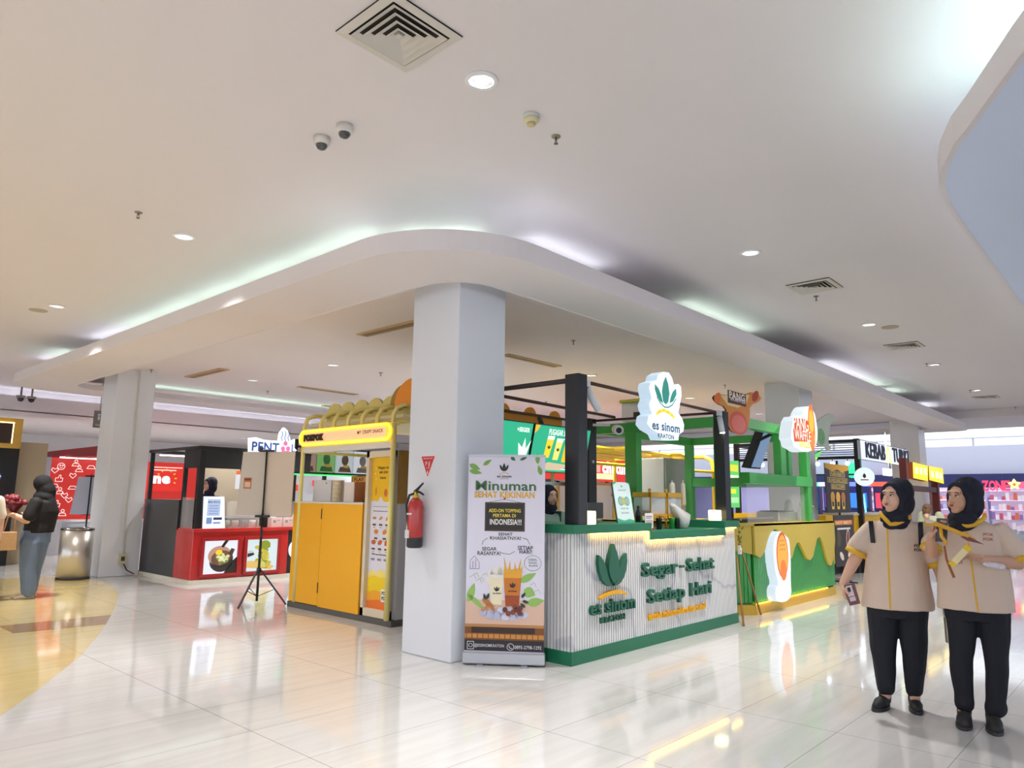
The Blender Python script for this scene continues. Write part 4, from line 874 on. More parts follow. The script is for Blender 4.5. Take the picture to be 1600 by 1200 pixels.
# yellow pipe kiosk
t = thing('pipe_frame', 'yellow steel pipe frame of a snack kiosk behind the drinks kiosk', 'frame', (9.2, 6.9, 0))
yp_ = mat('e6c52c', .4)
for x in (9.2, 10.9, 12.87, 13.85):
    MB().tube([(x, 6.95, 0), (x, 6.95, 2.05), (x, 7.0, 2.2), (x, 7.15, 2.27), (x, 9.4, 2.27), (x, 9.4, 0)], .045, yp_, 8).build('hoop', t)
for y, z in ((6.95, 1.95), (7.4, 2.27), (7.9, 2.27), (8.4, 2.27), (8.9, 2.27), (9.4, 2.27)): MB().tube([(9.0, y, z), (13.9, y, z)], .03, yp_, 8).build('rail', t)
for y in (7.2, 8.2): MB().tube([(9.0, y, 2.27), (13.9, y+.8, 2.27)], .02, yp_, 8).build('brace', t)
t = thing('snack_counter', 'wood-topped snack counter under the yellow pipe frame', 'counter', (9.3, 7.0, 0))
MB().box(11.6, 13.8, 7.05, 7.6, 0, .95, mat('b98f4a', .5)).build('body', t); MB().box(11.55, 13.85, 7.0, 7.65, .95, 1.0, mat('d9a72e', .4)).build('countertop', t)
# red chicken shop sign
t = thing('lightbox_sign', 'long red glowing sign with white letters behind the drinks kiosk', 'sign', (13, 9.6, 1.8))
q3 = qf(9.6); a = q3(893, 750); b = q3(990, 716); F = XP(9.6); rw = glow('d8322c', .75)
MB().prism(F, [(a[0]-1.2, a[1]), (b[0]+1, a[1]), (b[0]+1, b[1]), (a[0]-1.2, b[1])], -.12, 0, rw, M_red).build('light_panel', t)
mb = MB(); tx('chikun', 941, 741, 981, 724, glow('fff4f0', 1.0), 2, .06, F, q3); mb.rect(F, *q3(925, 748), *q3(960, 741), glow('fbe6b8', .8), 1)
for k in range(4): mb.rect(F, *q3(905, 736-3*k), *q3(938, 735-3*k), glow('f2a8a0', .7), 1)
mb.build('lettering', t)
for x in (a[0]-1, b[0]+.8): MB().box(x-.04, x+.04, 9.64, 9.72, 0, 2.4, mat('b9a26a', .5)).build('post', t)
for k, (x0, x1, l) in enumerate(((12.2, 13.2, 'left wood-framed glass food cabinet under the red sign'), (13.4, 14.4, 'right wood-framed glass food cabinet under the red sign'))):
    t = thing('food_cabinet', l, 'cabinet', (x0, 9.8, 0)); wm = mat('b9964e', .5)
    mb = MB()
    for xx in (x0, x1-.06): mb.box(xx, xx+.06, 9.75, 9.81, 0, 1.75, wm)
    mb.box(x0, x1, 9.75, 9.81, 1.69, 1.75, wm).box(x0, x1, 9.75, 9.81, .8, .86, wm); mb.build('door_frame', t)
    MB().box(x0+.05, x1-.05, 9.85, 10.2, 0, 1.7, mat('c9cad2', .5)).build('carcass', t); MB().box(x0+.06, x1-.06, 9.77, 9.78, .86, 1.69, M_glass).build('pane', t)
# maroon lattice shop further back
t = thing('lattice_shopfront', 'maroon lattice shopfront frame far behind the yellow pipes', 'shopfront', (16.5, 11.5, 0)); mm = mat('8a2f38', .5)
MB().box(15.2, 19.5, 11.5, 11.6, 1.95, 2.45, mm).build('header', t); MB().box(14.2, 14.6, 11.45, 11.55, 1.9, 2.6, glow('e03048', .6)).build('red_panel', t)
for x in (15.2, 16.6, 18.0, 19.4): MB().box(x, x+.1, 11.5, 11.6, 0, 2.0, mm).build('post', t)
MB().box(15.2, 19.5, 11.5, 11.58, 1.45, 1.53, mm).build('rail', t); MB().box(15.3, 19.4, 12.4, 12.45, 0, 2.3, mat('c9cde0', .6)).build('back_panel', t)

# ================================================================= KEBAB KIOSK
t = thing('louvred_gantry', 'black open frame kiosk with louvred top and a row of small lamps', 'frame', (15.5, 4.6, 0)); bm = M_blackm
for x, y in ((15.5, 4.62), (19.0, 4.62), (15.5, 7.2), (19.0, 7.2)): MB().box(x-.05, x+.05, y-.05, y+.05, 0, 2.66, bm).build('post', t)
for z in (2.62, 2.28): MB().box(15.5, 19.0, 4.57, 4.65, z-.03, z+.03, bm).build('beam', t); MB().box(15.46, 15.54, 4.6, 7.2, z-.03, z+.03, bm).build('beam', t)
MB().box(15.5, 19, 7.16, 7.24, 2.58, 2.66, bm).build('beam', t)
for k in range(6): MB().box(15.46, 15.5, 4.65, 7.15, 2.34+.045*k, 2.355+.045*k, bm).build('louvre', t)
MB().box(15.46, 15.54, 4.6, 7.2, 1.92, 1.95, bm).build('rail', t)
for k in range(8):
    y = 4.85+k*.3; q = thing('pendant_lamp', '%s small round lamp from the corner post under the kebab kiosk louvres' % ORD[k+1], 'lamp', (15.6, y, 2.2), group='lamps under the louvres')
    MB().tube([(15.6, y, 2.28), (15.6, y, 2.2)], .01, bm, 6).build('cord', q); MB().ell((15.6, y, 2.17), .045, glow('dfe6ff', 4), 10, 8).build('bulb', q)
t = thing('lightbox_sign', 'white glowing KEBAB TURKI letters over the black kiosk', 'sign', (15.6, 4.5, 2.3)); F = XP(4.5); q3 = qf(4.5)
a = q3(1344, 711); b = q3(1418, 719); top = 2.62
MB().prism(F, [(15.4, 2.24), (19.0, 2.24), (19.0, 2.62), (15.4, 2.62)], -.08, -.02, glow('d4dcf2', .9), mat('b8c0d8', .5)).build('back_plate', t)
mb = MB(); mb.text(F, 'KEBAB', 15.62, 2.28, mat('1d2435', .5), w=1.35, h=.32, bold=.02, depth=.02); mb.text(F, 'TURKI', 17.55, 2.28, mat('1d2435', .5), w=1.3, h=.32, bold=.02, depth=.02); mb.build('letters', t)
mb = MB(); mb.poly(F, sm([(17.05, 2.42), (17.15, 2.22), (17.3, 2.14), (17.45, 2.28), (17.4, 2.5), (17.28, 2.62), (17.12, 2.6)], 1), glow('cfe07a', 1.0), 3); mb.oval(F, 17.25, 2.38, .07, .15, glow('f4f8e0', 1.2), 4); mb.leaf(F, 17.1, 2.58, .35, .2, 1.6, glow('f0f8ff', 1.2), 2); mb.build('leaf_emblem', t)
MB().prism(F, [(16.9, 1.96), (17.45, 1.96), (17.45, 2.12), (16.9, 2.12)], -.05, 0, glow('dfe9f0', .9)).build('hanging_box', t)
MB().bar((17.2, 4.47, 2.12), (17.2, 4.47, 2.24), .02, .02, bm).build('hanger', t)
t = thing('round_sign', 'round white glowing blade sign on the black kiosk post', 'sign', (15.5, 4.4, 1.8)); 
p = PY(1347, 745, 4.4); MB().lathe((p.x-.0, 4.36, p.z), [(.17, -.04), (.18, -.03), (.18, .03), (.17, .04)], glow('d8e6ee', .8), 28, (-1, -.35, 0)).build('light_disc', t)
Fd = Frame((p.x-.04, 4.345, p.z), (.35, -1, 0)); mb = MB(); mb.leaf(Fd, 0, -.03, .10, .06, PI/2, mat('3a3a44', .5), 1); mb.rect(Fd, -.07, -.07, .07, -.05, mat('b8423a', .5), 1); mb.build('emblem', t)
MB().bar((15.5, 4.62, p.z), (p.x, 4.36, p.z), .03, .03, bm).build('bracket', t)
t = thing('kebab_counter', 'yellow and black counter of the black-framed kiosk', 'counter', (14.6, 4.7, 0))
MB().box(15.2, 19, 4.66, 5.2, .2, 1.12, mat('e0b012', .45)).build('body', t); MB().box(15.2, 19, 4.7, 5.2, 0, .2, bm).build('plinth', t); MB().box(15.15, 19.05, 4.64, 5.25, 1.12, 1.16, mat('cbc6ba', .4)).build('countertop', t)
MB().box(14.3, 15.2, 4.9, 6.8, .2, 1.12, mat('e0b012', .45)).build('side_body', t)
MB().box(14.3, 15.2, 4.9, 6.8, 0, .2, bm).build('plinth', t)
t = thing('poster_stand', 'tall black poster on a stand advertising yellow topped cups', 'poster', (13.2, 4.3, 0)); q3 = qf(4.3); F = XP(4.3)
a = q3(1285, 725); b = q3(1330, 803); X0, X1 = a[0]+.1, b[0]
MB().prism(F, [(X0, 1.19), (X1, 1.19), (X1, 2.03), (X0, 2.03)], -.012, 0, mat('221f1e', .5)).build('upper_sheet', t)
MB().prism(F, [(X0+.3, .28), (X1+.1, .28), (X1+.1, 1.15), (X0+.3, 1.15)], -.012, 0, mat('2a2422', .5)).build('lower_sheet', t)
MB().bar(((X0+X1)/2+.1, 4.33, 0), ((X0+X1)/2+.1, 4.33, 2.1), .03, .03, M_black).bar(((X0+X1)/2-.2, 4.3, .01), ((X0+X1)/2+.4, 4.3, .01), .03, .02, M_black).bar(((X0+X1)/2+.1, 4.1, .01), ((X0+X1)/2+.1, 4.6, .01), .03, .02, M_black).build('pole', t)
mb = MB(); oy = mat('dba428', .5); wd = X1-X0
mb.poly(F, [(X0, 2.03), (X1, 2.03), (X1, 1.95), (X0+wd*.7, 1.90), (X0+wd*.5, 1.94), (X0+wd*.3, 1.90), (X0, 1.95)], oy, 1)
for s, z, w_, dk in (('NIKMATI', 1.83, .6, 0), ('BUNDLING DUO', 1.72, .8, 0), ('BISCOFF', 1.61, .55, 0)):
    mb.rect(F, X0+wd*(.5-w_/2)-.02, z-.015, X0+wd*(.5+w_/2)+.02, z+.075, mat('c9b483', .5), 2); mb.rect(F, X0+wd*(.5-w_/2), z-.005, X0+wd*(.5+w_/2), z+.065, mat('3a3324', .5), 3); mb.text(F, s, X0+wd*.5, z, mat('e6c55a', .5), w=wd*w_*.92, h=.055, L=5, bold=.01, center=True)
for k in range(3): x = X0+wd*(.25+.22*k); mb.oval(F, x, 1.46, wd*.085, .09, mat(('c9903a', 'dba845', 'b06a34')[k], .5), 3); mb.poly(F, [(x-.06, 1.25), (x+.06, 1.25), (x+.09, 1.42), (x-.09, 1.42)], mat('d9b53a', .5), 2); mb.poly(F, [(x-.04, 1.30), (x+.04, 1.30), (x+.05, 1.38), (x-.05, 1.38)], mat('2a2420', .5), 3)
x0 = X0+.3; w2 = X1+.1-x0
mb.rect(F, x0+.05, .98, x0+w2-.08, 1.06, mat('d9772c', .5), 1); mb.text(F, 'HOT MELT', x0+.08, .99, mat('f2d6a0', .5), w=w2-.25, h=.055, L=3, bold=.03); mb.rect(F, x0+.15, .9, x0+w2-.2, .93, mat('e2e2e0', .5), 1)
mb.oval(F, x0+w2*.65, .75, .06, .13, mat('7e2b2c', .5), 2, -.3); mb.oval(F, x0+w2*.65, .75, .085, .16, mat('d8c9c0', .5), 1, -.3); mb.oval(F, x0+w2*.3, .45, .11, .06, mat('e6d9c9', .5), 2, -.5); mb.oval(F, x0+w2*.7, .5, .12, .07, mat('a02a2e', .5), 1, .5); mb.oval(F, x0+w2*.68, .48, .09, .04, mat('eee2d6', .5), 2, .6); mb.oval(F, x0+w2*.2, .75, .1, .14, mat('4f4a2a', .5), 1)
mb.build('print', t)

# ================================================================= far right: yellow sign, showcases, games hall
t = thing('lightbox_sign', 'two joined yellow glowing sign boxes on a dark red frame', 'sign', (19.7, 4.2, 0)); q3 = qf(4.15); F = XP(4.15); yg = glow('f6cf12', .95)
P4 = [q3(*a) for a in ((1427, 747), (1450, 752), (1450, 728), (1426, 722))]; MB().prism(F, P4, -.15, 0, yg, mat('b0551a', .5)).build('light_box', t)
P5 = [q3(*a) for a in ((1452, 750), (1475, 756), (1473, 732), (1451, 728))]; MB().prism(F, P5, -.15, 0, yg, mat('b0551a', .5)).build('light_box', t)
mb = MB(); wy = glow('fff7a8', 1.1)
for (x, y) in ((1430, 730), (1437, 731), (1444, 732), (1455, 736), (1462, 737), (1468, 739)): a = q3(x, y+10); b = q3(x+4, y); mb.rect(F, a[0], a[1], b[0], b[1], wy, 1)
mb.build('letters', t)
for xx in (1424, 1471): a = q3(xx, 790); MB().box(a[0]-.07, a[0]+.07, 4.18, 4.32, 0, 2.35 if xx < 1450 else 2.0, mat('6e2a24', .5)).build('post', t)
a = q3(1424, 758); b = q3(1471, 764); MB().box(a[0], b[0], 4.2, 4.3, a[1]-.12, a[1], mat('4a2a24', .5)).build('beam', t)
struct(MB().box(30, 30.2, -12, 27, 2.45, 3.45, M_wallb).box(30, 30.2, -12, 27, 3.72, 3.75, M_wallb), 'wall_right')
for y_ in (2, 6, 10, 14):
    l = bpy.data.lights.new('hall_lamp', 'AREA'); l.shape = 'RECTANGLE'; l.size = .3; l.size_y = 2.5; l.energy = 60; l.color = (1, .93, .98); lo = bpy.data.objects.new('hall_lamp', l); COL.objects.link(lo); lo.location = (31.0, y_, 2.43)
struct(MB().box(32.6, 32.8, -12, 27, 0, 2.6, mat('8d8fb8', .6)).box(30.25, 32.7, -12, 27, 2.5, 2.55, M_ceil), 'wall_games_hall')
mb = MB()
for k in range(22): y = -11+k*1.6; mb.box(30.02, 30.1, y, y+.06, 3.45, 3.72, mat('c9cdd6', .5))
mb.box(30.04, 30.05, -12, 27, 3.45, 3.72, M_glass)
struct(mb, 'window_1')
F = YP(29.84, 0); t = thing('shop_fascia', 'dark blue shop fascia with coloured AMAZONE letters', 'shopfront', (30, 5, 2.0))
MB().box(29.85, 29.98, -6, 16, 1.98, 2.45, mat('2c3160', .5, emit=.15)).build('fascia_board', t)
qx = lambda x, y: (lambda p: (-p.y, p.z))(PX(x, y, 29.84))
mb = MB(); letters = 'AMAZONE'; cols = ('e8b020', 'e04a80', '2fd08a', 'f0304a', 'f0304a', 'f0304a', 'f0304a')
for k, ch in enumerate(letters):
    xa = 1524+11.0*(k-2); a = qx(xa, 767); b = qx(xa+9.5, 751)
    mb.text(F, ch, a[0], a[1], glow(cols[k], 2.2), w=b[0]-a[0], h=b[1]-a[1], L=10, bold=.03)
a = qx(1585, 757)
for k in range(5): mb.leaf(F, a[0], a[1], .2, .12, PI/2+k*2*PI/5, glow('f6e27a', 2), 8)
mb.oval(F, a[0], a[1], .05, .05, glow('d06a20', 1), 10); a = qx(1600, 758); mb.oval(F, a[0], a[1], .2, .12, glow('f04a6a', 1.6), 8)
mb.build('letters', t)
# lit shelves of the games hall
for k in range(9):
    y0 = -1.2+k*1.25
    t = thing('toy_shelf', '%s shelf of pink and white prizes from the right in the games hall' % ORD[k+1], 'shelf', (31.5, y0, 0), group=('prize shelves under the letters', 'prize shelves deeper in the hall')[k > 3])
    mb = MB()
    for z in (.5, .85, 1.2, 1.55, 1.9): mb.box(31.5, 31.9, y0, y0+1.15, z-.02, z, mat('e6d9e6', .5))
    mb.box(31.88, 31.92, y0, y0+1.15, 0, 2.0, glow('cdb4d8', .5)); mb.build('case', t)
    mb = MB()
    for z in (.5, .85, 1.2, 1.55):
        for j in range(9): a_ = y0+.05+j*.12; h = rnd.uniform(.1, .28); mb.box(31.52, 31.7, a_, a_+.09, z, z+h, glow(rnd.choice(('e8a0b8', 'c0506a', 'e8e0f0', 'b0b8e8', 'd06a50', 'f0d0e0', '8a6aa8')), .45))
    o = mb.build('prizes', t); o['kind'] = 'stuff'
for k, (y0, c1, l) in enumerate(((7.4, 'e0405a', 'arcade machine with red canopy and blue light bar'), (8.3, '3a7ae0', 'arcade machine with blue screen left of the red canopy one'), (9.2, 'c04ae0', 'arcade machine with violet screen'), (10.1, '40c8e0', 'arcade machine with cyan screen, leftmost by the black kiosk'))):
    t = thing('arcade_machine', l, 'arcade machine', (28.6, y0, 0)); MB().box(28.6, 29.3, y0, y0+.75, 0, 1.1, mat('3a3f70', .4)).build('cabinet', t, bevel=.03); MB().box(28.9, 29.3, y0, y0+.75, 1.1, 2.0, mat('4a4f88', .4)).build('head', t, bevel=.03)
    MB().box(28.88, 28.9, y0+.08, y0+.67, 1.2, 1.75, glow(c1, 1.1)).build('screen', t); MB().box(28.5, 29.3, y0-.02, y0+.77, 2.0, 2.15, glow(('e86050', '7a90e8', 'd8d0f0', '60d8c0')[k], 1)).build('canopy', t)
    MB().tube([(28.55, y0, .5), (28.6, y0+.1, 1.7)], .03, glow('6ae0ff', 2), 8).build('light_bar', t)
p = PX(1333, 735, 29.9); solo(MB().lathe((29.80, p.y, p.z), [(.28, -.055), (.3, 0), (.28, .05)], glow('2fd890', 1.2), 20, (-1, 0, 0)), 'round_sign', 'round green neon sign high on the games hall front', 'sign', (29.85, p.y, p.z))
t = None
for k, (y0, l) in enumerate(((1.7, 'glass display counter on the far right, nearest to the frame edge'), (3.3, 'glass display counter behind the right woman'), (4.9, 'glass display counter behind the two women'))):
    t = thing('display_counter', l, 'display case', (26.8, y0, 0), group='glass counters before the games hall')
    MB().box(26.8, 27.4, y0, y0+1.5, .08, .5, mat('e3e6ee', .4)).build('base_cabinet', t); MB().box(26.85, 27.4, y0, y0+1.5, 0, .08, M_black).build('plinth', t)
    MB().box(26.8, 26.81, y0, y0+1.5, .5, .9, M_glass).box(26.8, 27.4, y0, y0+1.5, .9, .92, mat('b8d8d8', .1, alpha=.6)).build('glass', t)
    mb = MB()
    for j in range(7): mb.box(26.95, 27.25, y0+.1+.2*j, y0+.22+.2*j, .5, .6+.03*(j % 3), mat(('b8cde0', 'e0e0ea', '9ab8c8')[j % 3], .4))
    mb.build('goods', t)['kind'] = 'stuff'
t = thing('poster', 'orange starburst poster on the pillar beyond the yellow sign', 'poster', (23.5, 4.6, 1.2)); q3 = qf(4.6); P4 = [q3(*a) for a in ((1452, 787), (1469, 788), (1468, 764), (1451, 763))]
MB().prism(XP(4.6), P4, -.03, 0, mat('8a3a24', .5)).build('sheet', t); mb = MB(); c_ = q3(1460, 775)
for k in range(8): mb.leaf(XP(4.6), c_[0], c_[1], .3, .1, k*PI/4, mat('e88a3a', .5, emit=.3), 1)
mb.build('starburst', t); MB().box(P4[0][0], P4[1][0], 4.63, 4.7, 0, 2.0, mat('40455a', .5)).build('panel', t)

# ================================================================= FRIED SNACK KIOSK (yellow, POKPOK)
PXw = 4.93
t = thing('snack_kiosk', 'yellow snack kiosk with cream pipe frame, scalloped roof and glowing POKPOK sign', 'kiosk', (4.95, 7.2, 0))
MB().box(4.93, 7.8, 6.17, 8.22, 0, .065, mat('5d5a55', .6)).build('plinth', t)
MB().box(4.96, 5.45, 6.74, 8.19, .066, 1.26, mat('d79a16', .5)).build('counter_body', t)
my_ = mat('f2b01c', .5)
MB().box(4.925, 4.96, 7.56, 8.19, .075, 1.265, my_).build('counter_panel', t, bevel=.003); MB().box(4.925, 4.96, 6.75, 7.555, .065, 1.265, my_).build('counter_panel', t, bevel=.003)
mb = MB()
for z in (.22, 1.08): mb.box(4.918, 4.926, 7.552, 7.563, z, z+.12, M_black)
mb.build('hinge', t)
MB().box(4.92, 5.5, 6.74, 8.2, 1.262, 1.285, mat('d9d6cf', .4)).build('countertop', t)
# menu tower
fr = mat('d9cdb4', .5)
mb = MB(); y0, y1 = 6.24, 6.72
mb.box(4.93, 4.99, y0, y0+.05, .07, 1.86, fr).box(4.93, 4.99, y1-.05, y1, .07, 1.86, fr).box(4.93, 4.99, y0, y1, 1.79, 1.86, fr).box(4.93, 4.99, y0, y1, .07, .15, fr); mb.build('menu_frame', t)
MB().box(4.985, 5.35, y0, y1, .07, 1.85, mat('e3e1dc', .5)).build('menu_cabinet', t)
F = YP(4.982, y1-.05, 0); wM = y1-y0-.1
def uv(u, v): return (u*wM, .15+v*1.64)
mb = MB()
def pr(u0, v0, u1, v1, c, L=1): mb.poly(F, [uv(u0, v0), uv(u1, v0), uv(u1, v1), uv(u0, v1)], mat(c, .5), L)
pr(0, 0, 1, 1, 'e0deea', 0)
mb.poly(F, [uv(0, 1), uv(1, 1), uv(1, .70), uv(.9, .715), (uv(.8, .70)), uv(.6, .70), uv(.45, .735), uv(.3, .70), uv(.12, .71), uv(0, .70)], mat('f5c312', .5), 1)
def pt(s, u0, v0, u1, v1, c, L=3, bold=.02): a = uv(u0, v0); b = uv(u1, v1); mb.text(F, s, a[0], a[1], mat(c, .5), w=b[0]-a[0], h=b[1]-a[1], L=L, bold=bold)
pt('Happy to', .28, .915, .78, .94, '3a2e14'); pt('see you', .34, .885, .74, .905, '3a2e14'); pt('here', .40, .852, .66, .872, '3a2e14')
for (u, v, a_) in ((.14, .93, -.5), (.12, .89, 0), (.17, .85, .6), (.82, .94, .5), (.84, .90, 0), (.8, .85, -.6)): c_ = uv(u, v); mb.leaf(F, c_[0], c_[1], .03, .014, a_, mat('f7e9b8', .5), 2)
c_ = uv(.68, .76); mb.oval(F, c_[0], c_[1], .03, .045, mat('d9772c', .5), 2); c_ = uv(.22, .77); mb.oval(F, c_[0], c_[1], .012, .05, mat('d9772c', .5), 2)   # plain shapes: the bird character is left out
pr(.08, .665, .92, .668, '9a98a0', 2); pt('Mix with sauce as you like', .15, .63, .88, .643, '3a3540', 2)
for v, n_, c in ((.59, 3, 'c98a4a'), (.50, 2, 'd9863a'), (.43, 3, 'c8602a')):
    for k in range(n_): u = (.2, .5, .8)[k] if n_ == 3 else (.3, .7)[k]; c_ = uv(u, v); mb.oval(F, c_[0], c_[1], .035 if v > .55 else .04, .014 if v > .55 else .026, mat(c, .5), 2, .4*k); pr(u-.08, v-.05, u+.08, v-.038, '4a4654', 2); pr(u-.05, v-.065, u+.05, v-.058, 'e0b23a', 2)
pt('Pilih saus favoritmu', .15, .345, .85, .358, '3a3540', 2)
for u in (.2, .5, .8): pr(u-.09, .31, u+.09, .325, '8a8894', 2)
mb.poly(F, [uv(0, .22), uv(.2, .25), uv(.4, .23), uv(.6, .26), uv(.8, .235), uv(1, .25), uv(1, 0), uv(0, 0)], mat('f3dd7a', .5), 1)
mb.poly(F, [uv(0, .19), uv(.3, .215), uv(.6, .20), uv(1, .22), uv(1, 0), uv(0, 0)], mat('f4d31e', .5), 2); mb.poly(F, [uv(0, .1), uv(.4, .12), uv(.7, .105), uv(1, .12), uv(1, 0), uv(0, 0)], mat('f2a92a', .5), 3); mb.poly(F, [uv(0, .045), uv(.5, .06), uv(1, .05), uv(1, 0), uv(0, 0)], mat('e8772a', .5), 4)
pr(.66, .05, .98, .13, 'f0efe9', 5); pt('POK', .70, .094, .94, .118, '26221c', 6, .05); pt('POK', .70, .062, .94, .086, '26221c', 6, .05)
mb.build('menu_print', t)
# pipes
def pipe(pts, nm='pipe', r=.026, m=M_pipe): MB().tube(pts, r, m, 10).build(nm, t)
pipe([(4.93, 8.06, .07), (4.93, 8.06, 2.22), (4.97, 8.06, 2.32), (5.08, 8.06, 2.37), (5.3, 8.06, 2.37)], 'hoop')
pipe([(4.90, 6.21, .07), (4.90, 6.21, 2.15)], 'corner_post', .03)
for k in range(6):
    y = 7.72-k*.285; pipe([(4.95, y, 2.16), (4.95, y, 2.25), (5.0, y, 2.34), (5.1, y, 2.38), (5.3, y, 2.38)], 'hoop')
pipe([(5.5, 6.2, 2.36), (5.5, 8.1, 2.36)], 'roof_rail', .022)
pipe([(4.95, 6.2, 2.15), (4.95, 8.1, 2.15)], 'roof_rail', .022); pipe([(4.95, 8.06, 1.9), (7.6, 8.06, 1.9)], 'side_rail', .02); pipe([(7.7, 8.06, .07), (7.7, 8.06, 2.47)], 'rear_post'); pipe([(7.7, 6.25, .07), (7.7, 6.25, 2.47)], 'rear_post'); pipe([(5.3, 6.25, 1.85), (5.3, 6.25, 2.47)], 'rear_post')
pipe([(5.0, 6.3, 2.2), (7.7, 6.3, 2.2)], 'side_rail', .02)
# scalloped roof board: rows of half discs on top
mr_ = mat('e0cf7a', .5)
def scallop(x, ys_, z, r, m, nm, thick=.03):
    mb = MB(); F = YP(x)
    for y in ys_:
        pts = [(-y+r*math.cos(q*PI/14), z+r*math.sin(q*PI/14)) for q in range(15)]; mb.prism(F, pts, -thick, 0, m)
    return mb.build(nm, t)
for k in range(6): y = 7.95-k*.29; scallop(5.28, [y], 2.38, .165, mr_, 'roof_scallop')
MB().box(5.28, 5.32, 6.2, 8.12, 2.2, 2.42, mr_).build('roof_board', t)
F = XP(6.2)
mo = mat('e8992a', .5)
for k in range(5):
    x = 5.58+k*.52; r = .25 if k < 2 else .115; pts = [(x+r*math.cos(q*PI/14), 2.44+r*math.sin(q*PI/14)) for q in range(15)]; MB().prism(F, pts, 0, .03, mo if k else mat('b98a2c', .5)).build('roof_scallop', t)
for k in range(4): x = 6.72+k*.28; pts = [(x+.09*math.cos(q*PI/10), 2.44+.09*math.sin(q*PI/10)) for q in range(11)]
F2 = YP(5.18); pts = [(-6.42+.235*math.cos(q*PI/16), 2.40+.235*math.sin(q*PI/16)) for q in range(17)]; MB().prism(F2, pts, -.03, 0, mat('a8832c', .5)).build('roof_scallop', t)
pts = [(-6.20+.30*math.cos(q*PI/16), 2.38+.30*math.sin(q*PI/16)) for q in range(17)]; MB().prism(YP(5.12), pts, -.03, 0, mat('e88f1f', .5)).build('roof_scallop', t)
MB().box(5.35, 7.8, 6.17, 6.2, 2.1, 2.44, mat('d9922e', .5)).build('side_awning', t); MB().box(5.35, 7.85, 6.14, 6.17, 2.44, 2.47, mat('4a3324', .5)).build('side_awning_rail', t)
MB().box(5.05, 7.8, 6.25, 8.1, 2.24, 2.27, mat('e9dfb0', .5)).build('ceiling_board', t)
MB().box(5.0, 5.35, 6.185, 6.235, 1.28, 1.86, mat('9a7434', .6)).build('side_panel', t); MB().box(5.0, 5.35, 6.185, 6.235, .066, 1.278, mat('c3c2c6', .5)).build('side_panel', t)
MB().box(5.35, 7.75, 6.19, 6.23, .066, 1.25, mat('c3c2c6', .5)).build('side_panel', t)
# sign
F = YP(4.86, 7.12, 2.06); hl, hh = .93, .105
def stad(l, h, n=10): return [(l-h+h*math.cos(-PI/2+PI*k/n), h*math.sin(-PI/2+PI*k/n)) for k in range(n+1)]+[(-l+h+h*math.cos(PI/2+PI*k/n), h*math.sin(PI/2+PI*k/n)) for k in range(n+1)]
MB().prism(F, stad(hl, hh), -.07, 0, mat('f2c22e', .5, emit=.35)).build('sign_box', t)
mb = MB(); nl = stad(hl-.025, hh-.022); 
for a, b in zip(nl, nl[1:]+nl[:1]): mb.tube([F.p(*a, .012), F.p(*b, .012)], .009, glow('ffb52e', 5), 6, caps=False)
mb.build('neon_outline', t)
MB().prism(F, stad(hl-.10, hh-.045), 0, .004, mat('e8b98e', .5, emit=.35)).build('sign_face', t)
mb = MB(); mb.text(F, 'POKPOK', -.80, -.045, mat('2a1c0c', .5), w=.42, h=.085, bold=.06, depth=.02); mb.build('dark_letters', t); mb = MB(); mb.text(F, 'MY CRISPY SNACK', .30, -.005, mat('6a4420', .5), w=.48, h=.04, bold=.02, L=5); mb.build('small_letters', t)
MB().box(4.90, 5.0, 6.24, 8.0, 1.885, 1.955, mat('d6d8dc', .5)).build('valance', t)
# things on its counter
t = thing('cup_stack', 'stack of pale paper cups lying on the yellow kiosk counter', 'cups', (5.1, 7.5, 1.286))
for k in range(10): MB().lathe((5.12, 7.55, 1.287+.026*k), [(.05, 0), (.06, .02), (.06, .024), (.05, .026)], mat('ecdcb4' if k % 2 else 'f3ebd6', .5), 18).build('cup', t)
t = thing('white_box', 'plain white box standing on the yellow kiosk counter', 'box', (5.15, 7.85, 1.286)); MB().box(5.1, 5.3, 7.66, 8.05, 1.286, 1.55, mat('e3e4ea', .5)).build('carton', t, bevel=.004); MB().box(5.098, 5.1, 7.75, 7.77, 1.5, 1.52, mat('5a9a6a', .5)).build('dot_sticker', t)
t = thing('menu_card_stand', 'brown and orange menu stand behind the white card on the yellow counter', 'sign', (5.25, 7.2, 1.286)); MB().box(5.25, 5.28, 6.95, 7.45, 1.286, 1.60, mat('a8642c', .5)).build('board', t); mb = MB(); F = YP(5.249, 7.45, 1.286); mb.rect(F, .03, .24, .3, .30, mat('e0a53a', .5), 1); mb.text(F, 'PLAY', .06, .25, mat('3a2412', .5), w=.2, h=.04, L=2, bold=.03); mb.oval(F, .36, .12, .07, .09, mat('e0843a', .5), 1); mb.build('print', t)
t = thing('white_card', 'upright plain white card on the yellow kiosk counter', 'sign', (5.08, 7.2, 1.286)); MB().box(5.08, 5.09, 7.15, 7.35, 1.286, 1.52, mat('ece4e0', .5)).build('card', t)
t = thing('condiment_tray', 'tray of small bottles behind the menu tower of the yellow kiosk', 'tray', (5.2, 6.85, 1.286)); MB().box(5.1, 5.4, 6.78, 7.0, 1.286, 1.30, M_black).build('tray', t)
for k in range(5): MB().lathe((5.15+.05*k, 6.83+.04*(k % 3), 1.30), [(.02, 0), (.022, .08), (.01, .1), (.01, .12)], mat(('6a7a3a', '3a2c20', 'a8a050', 'c8c8c0', '50301c')[k], .3), 10).build('bottle', t)

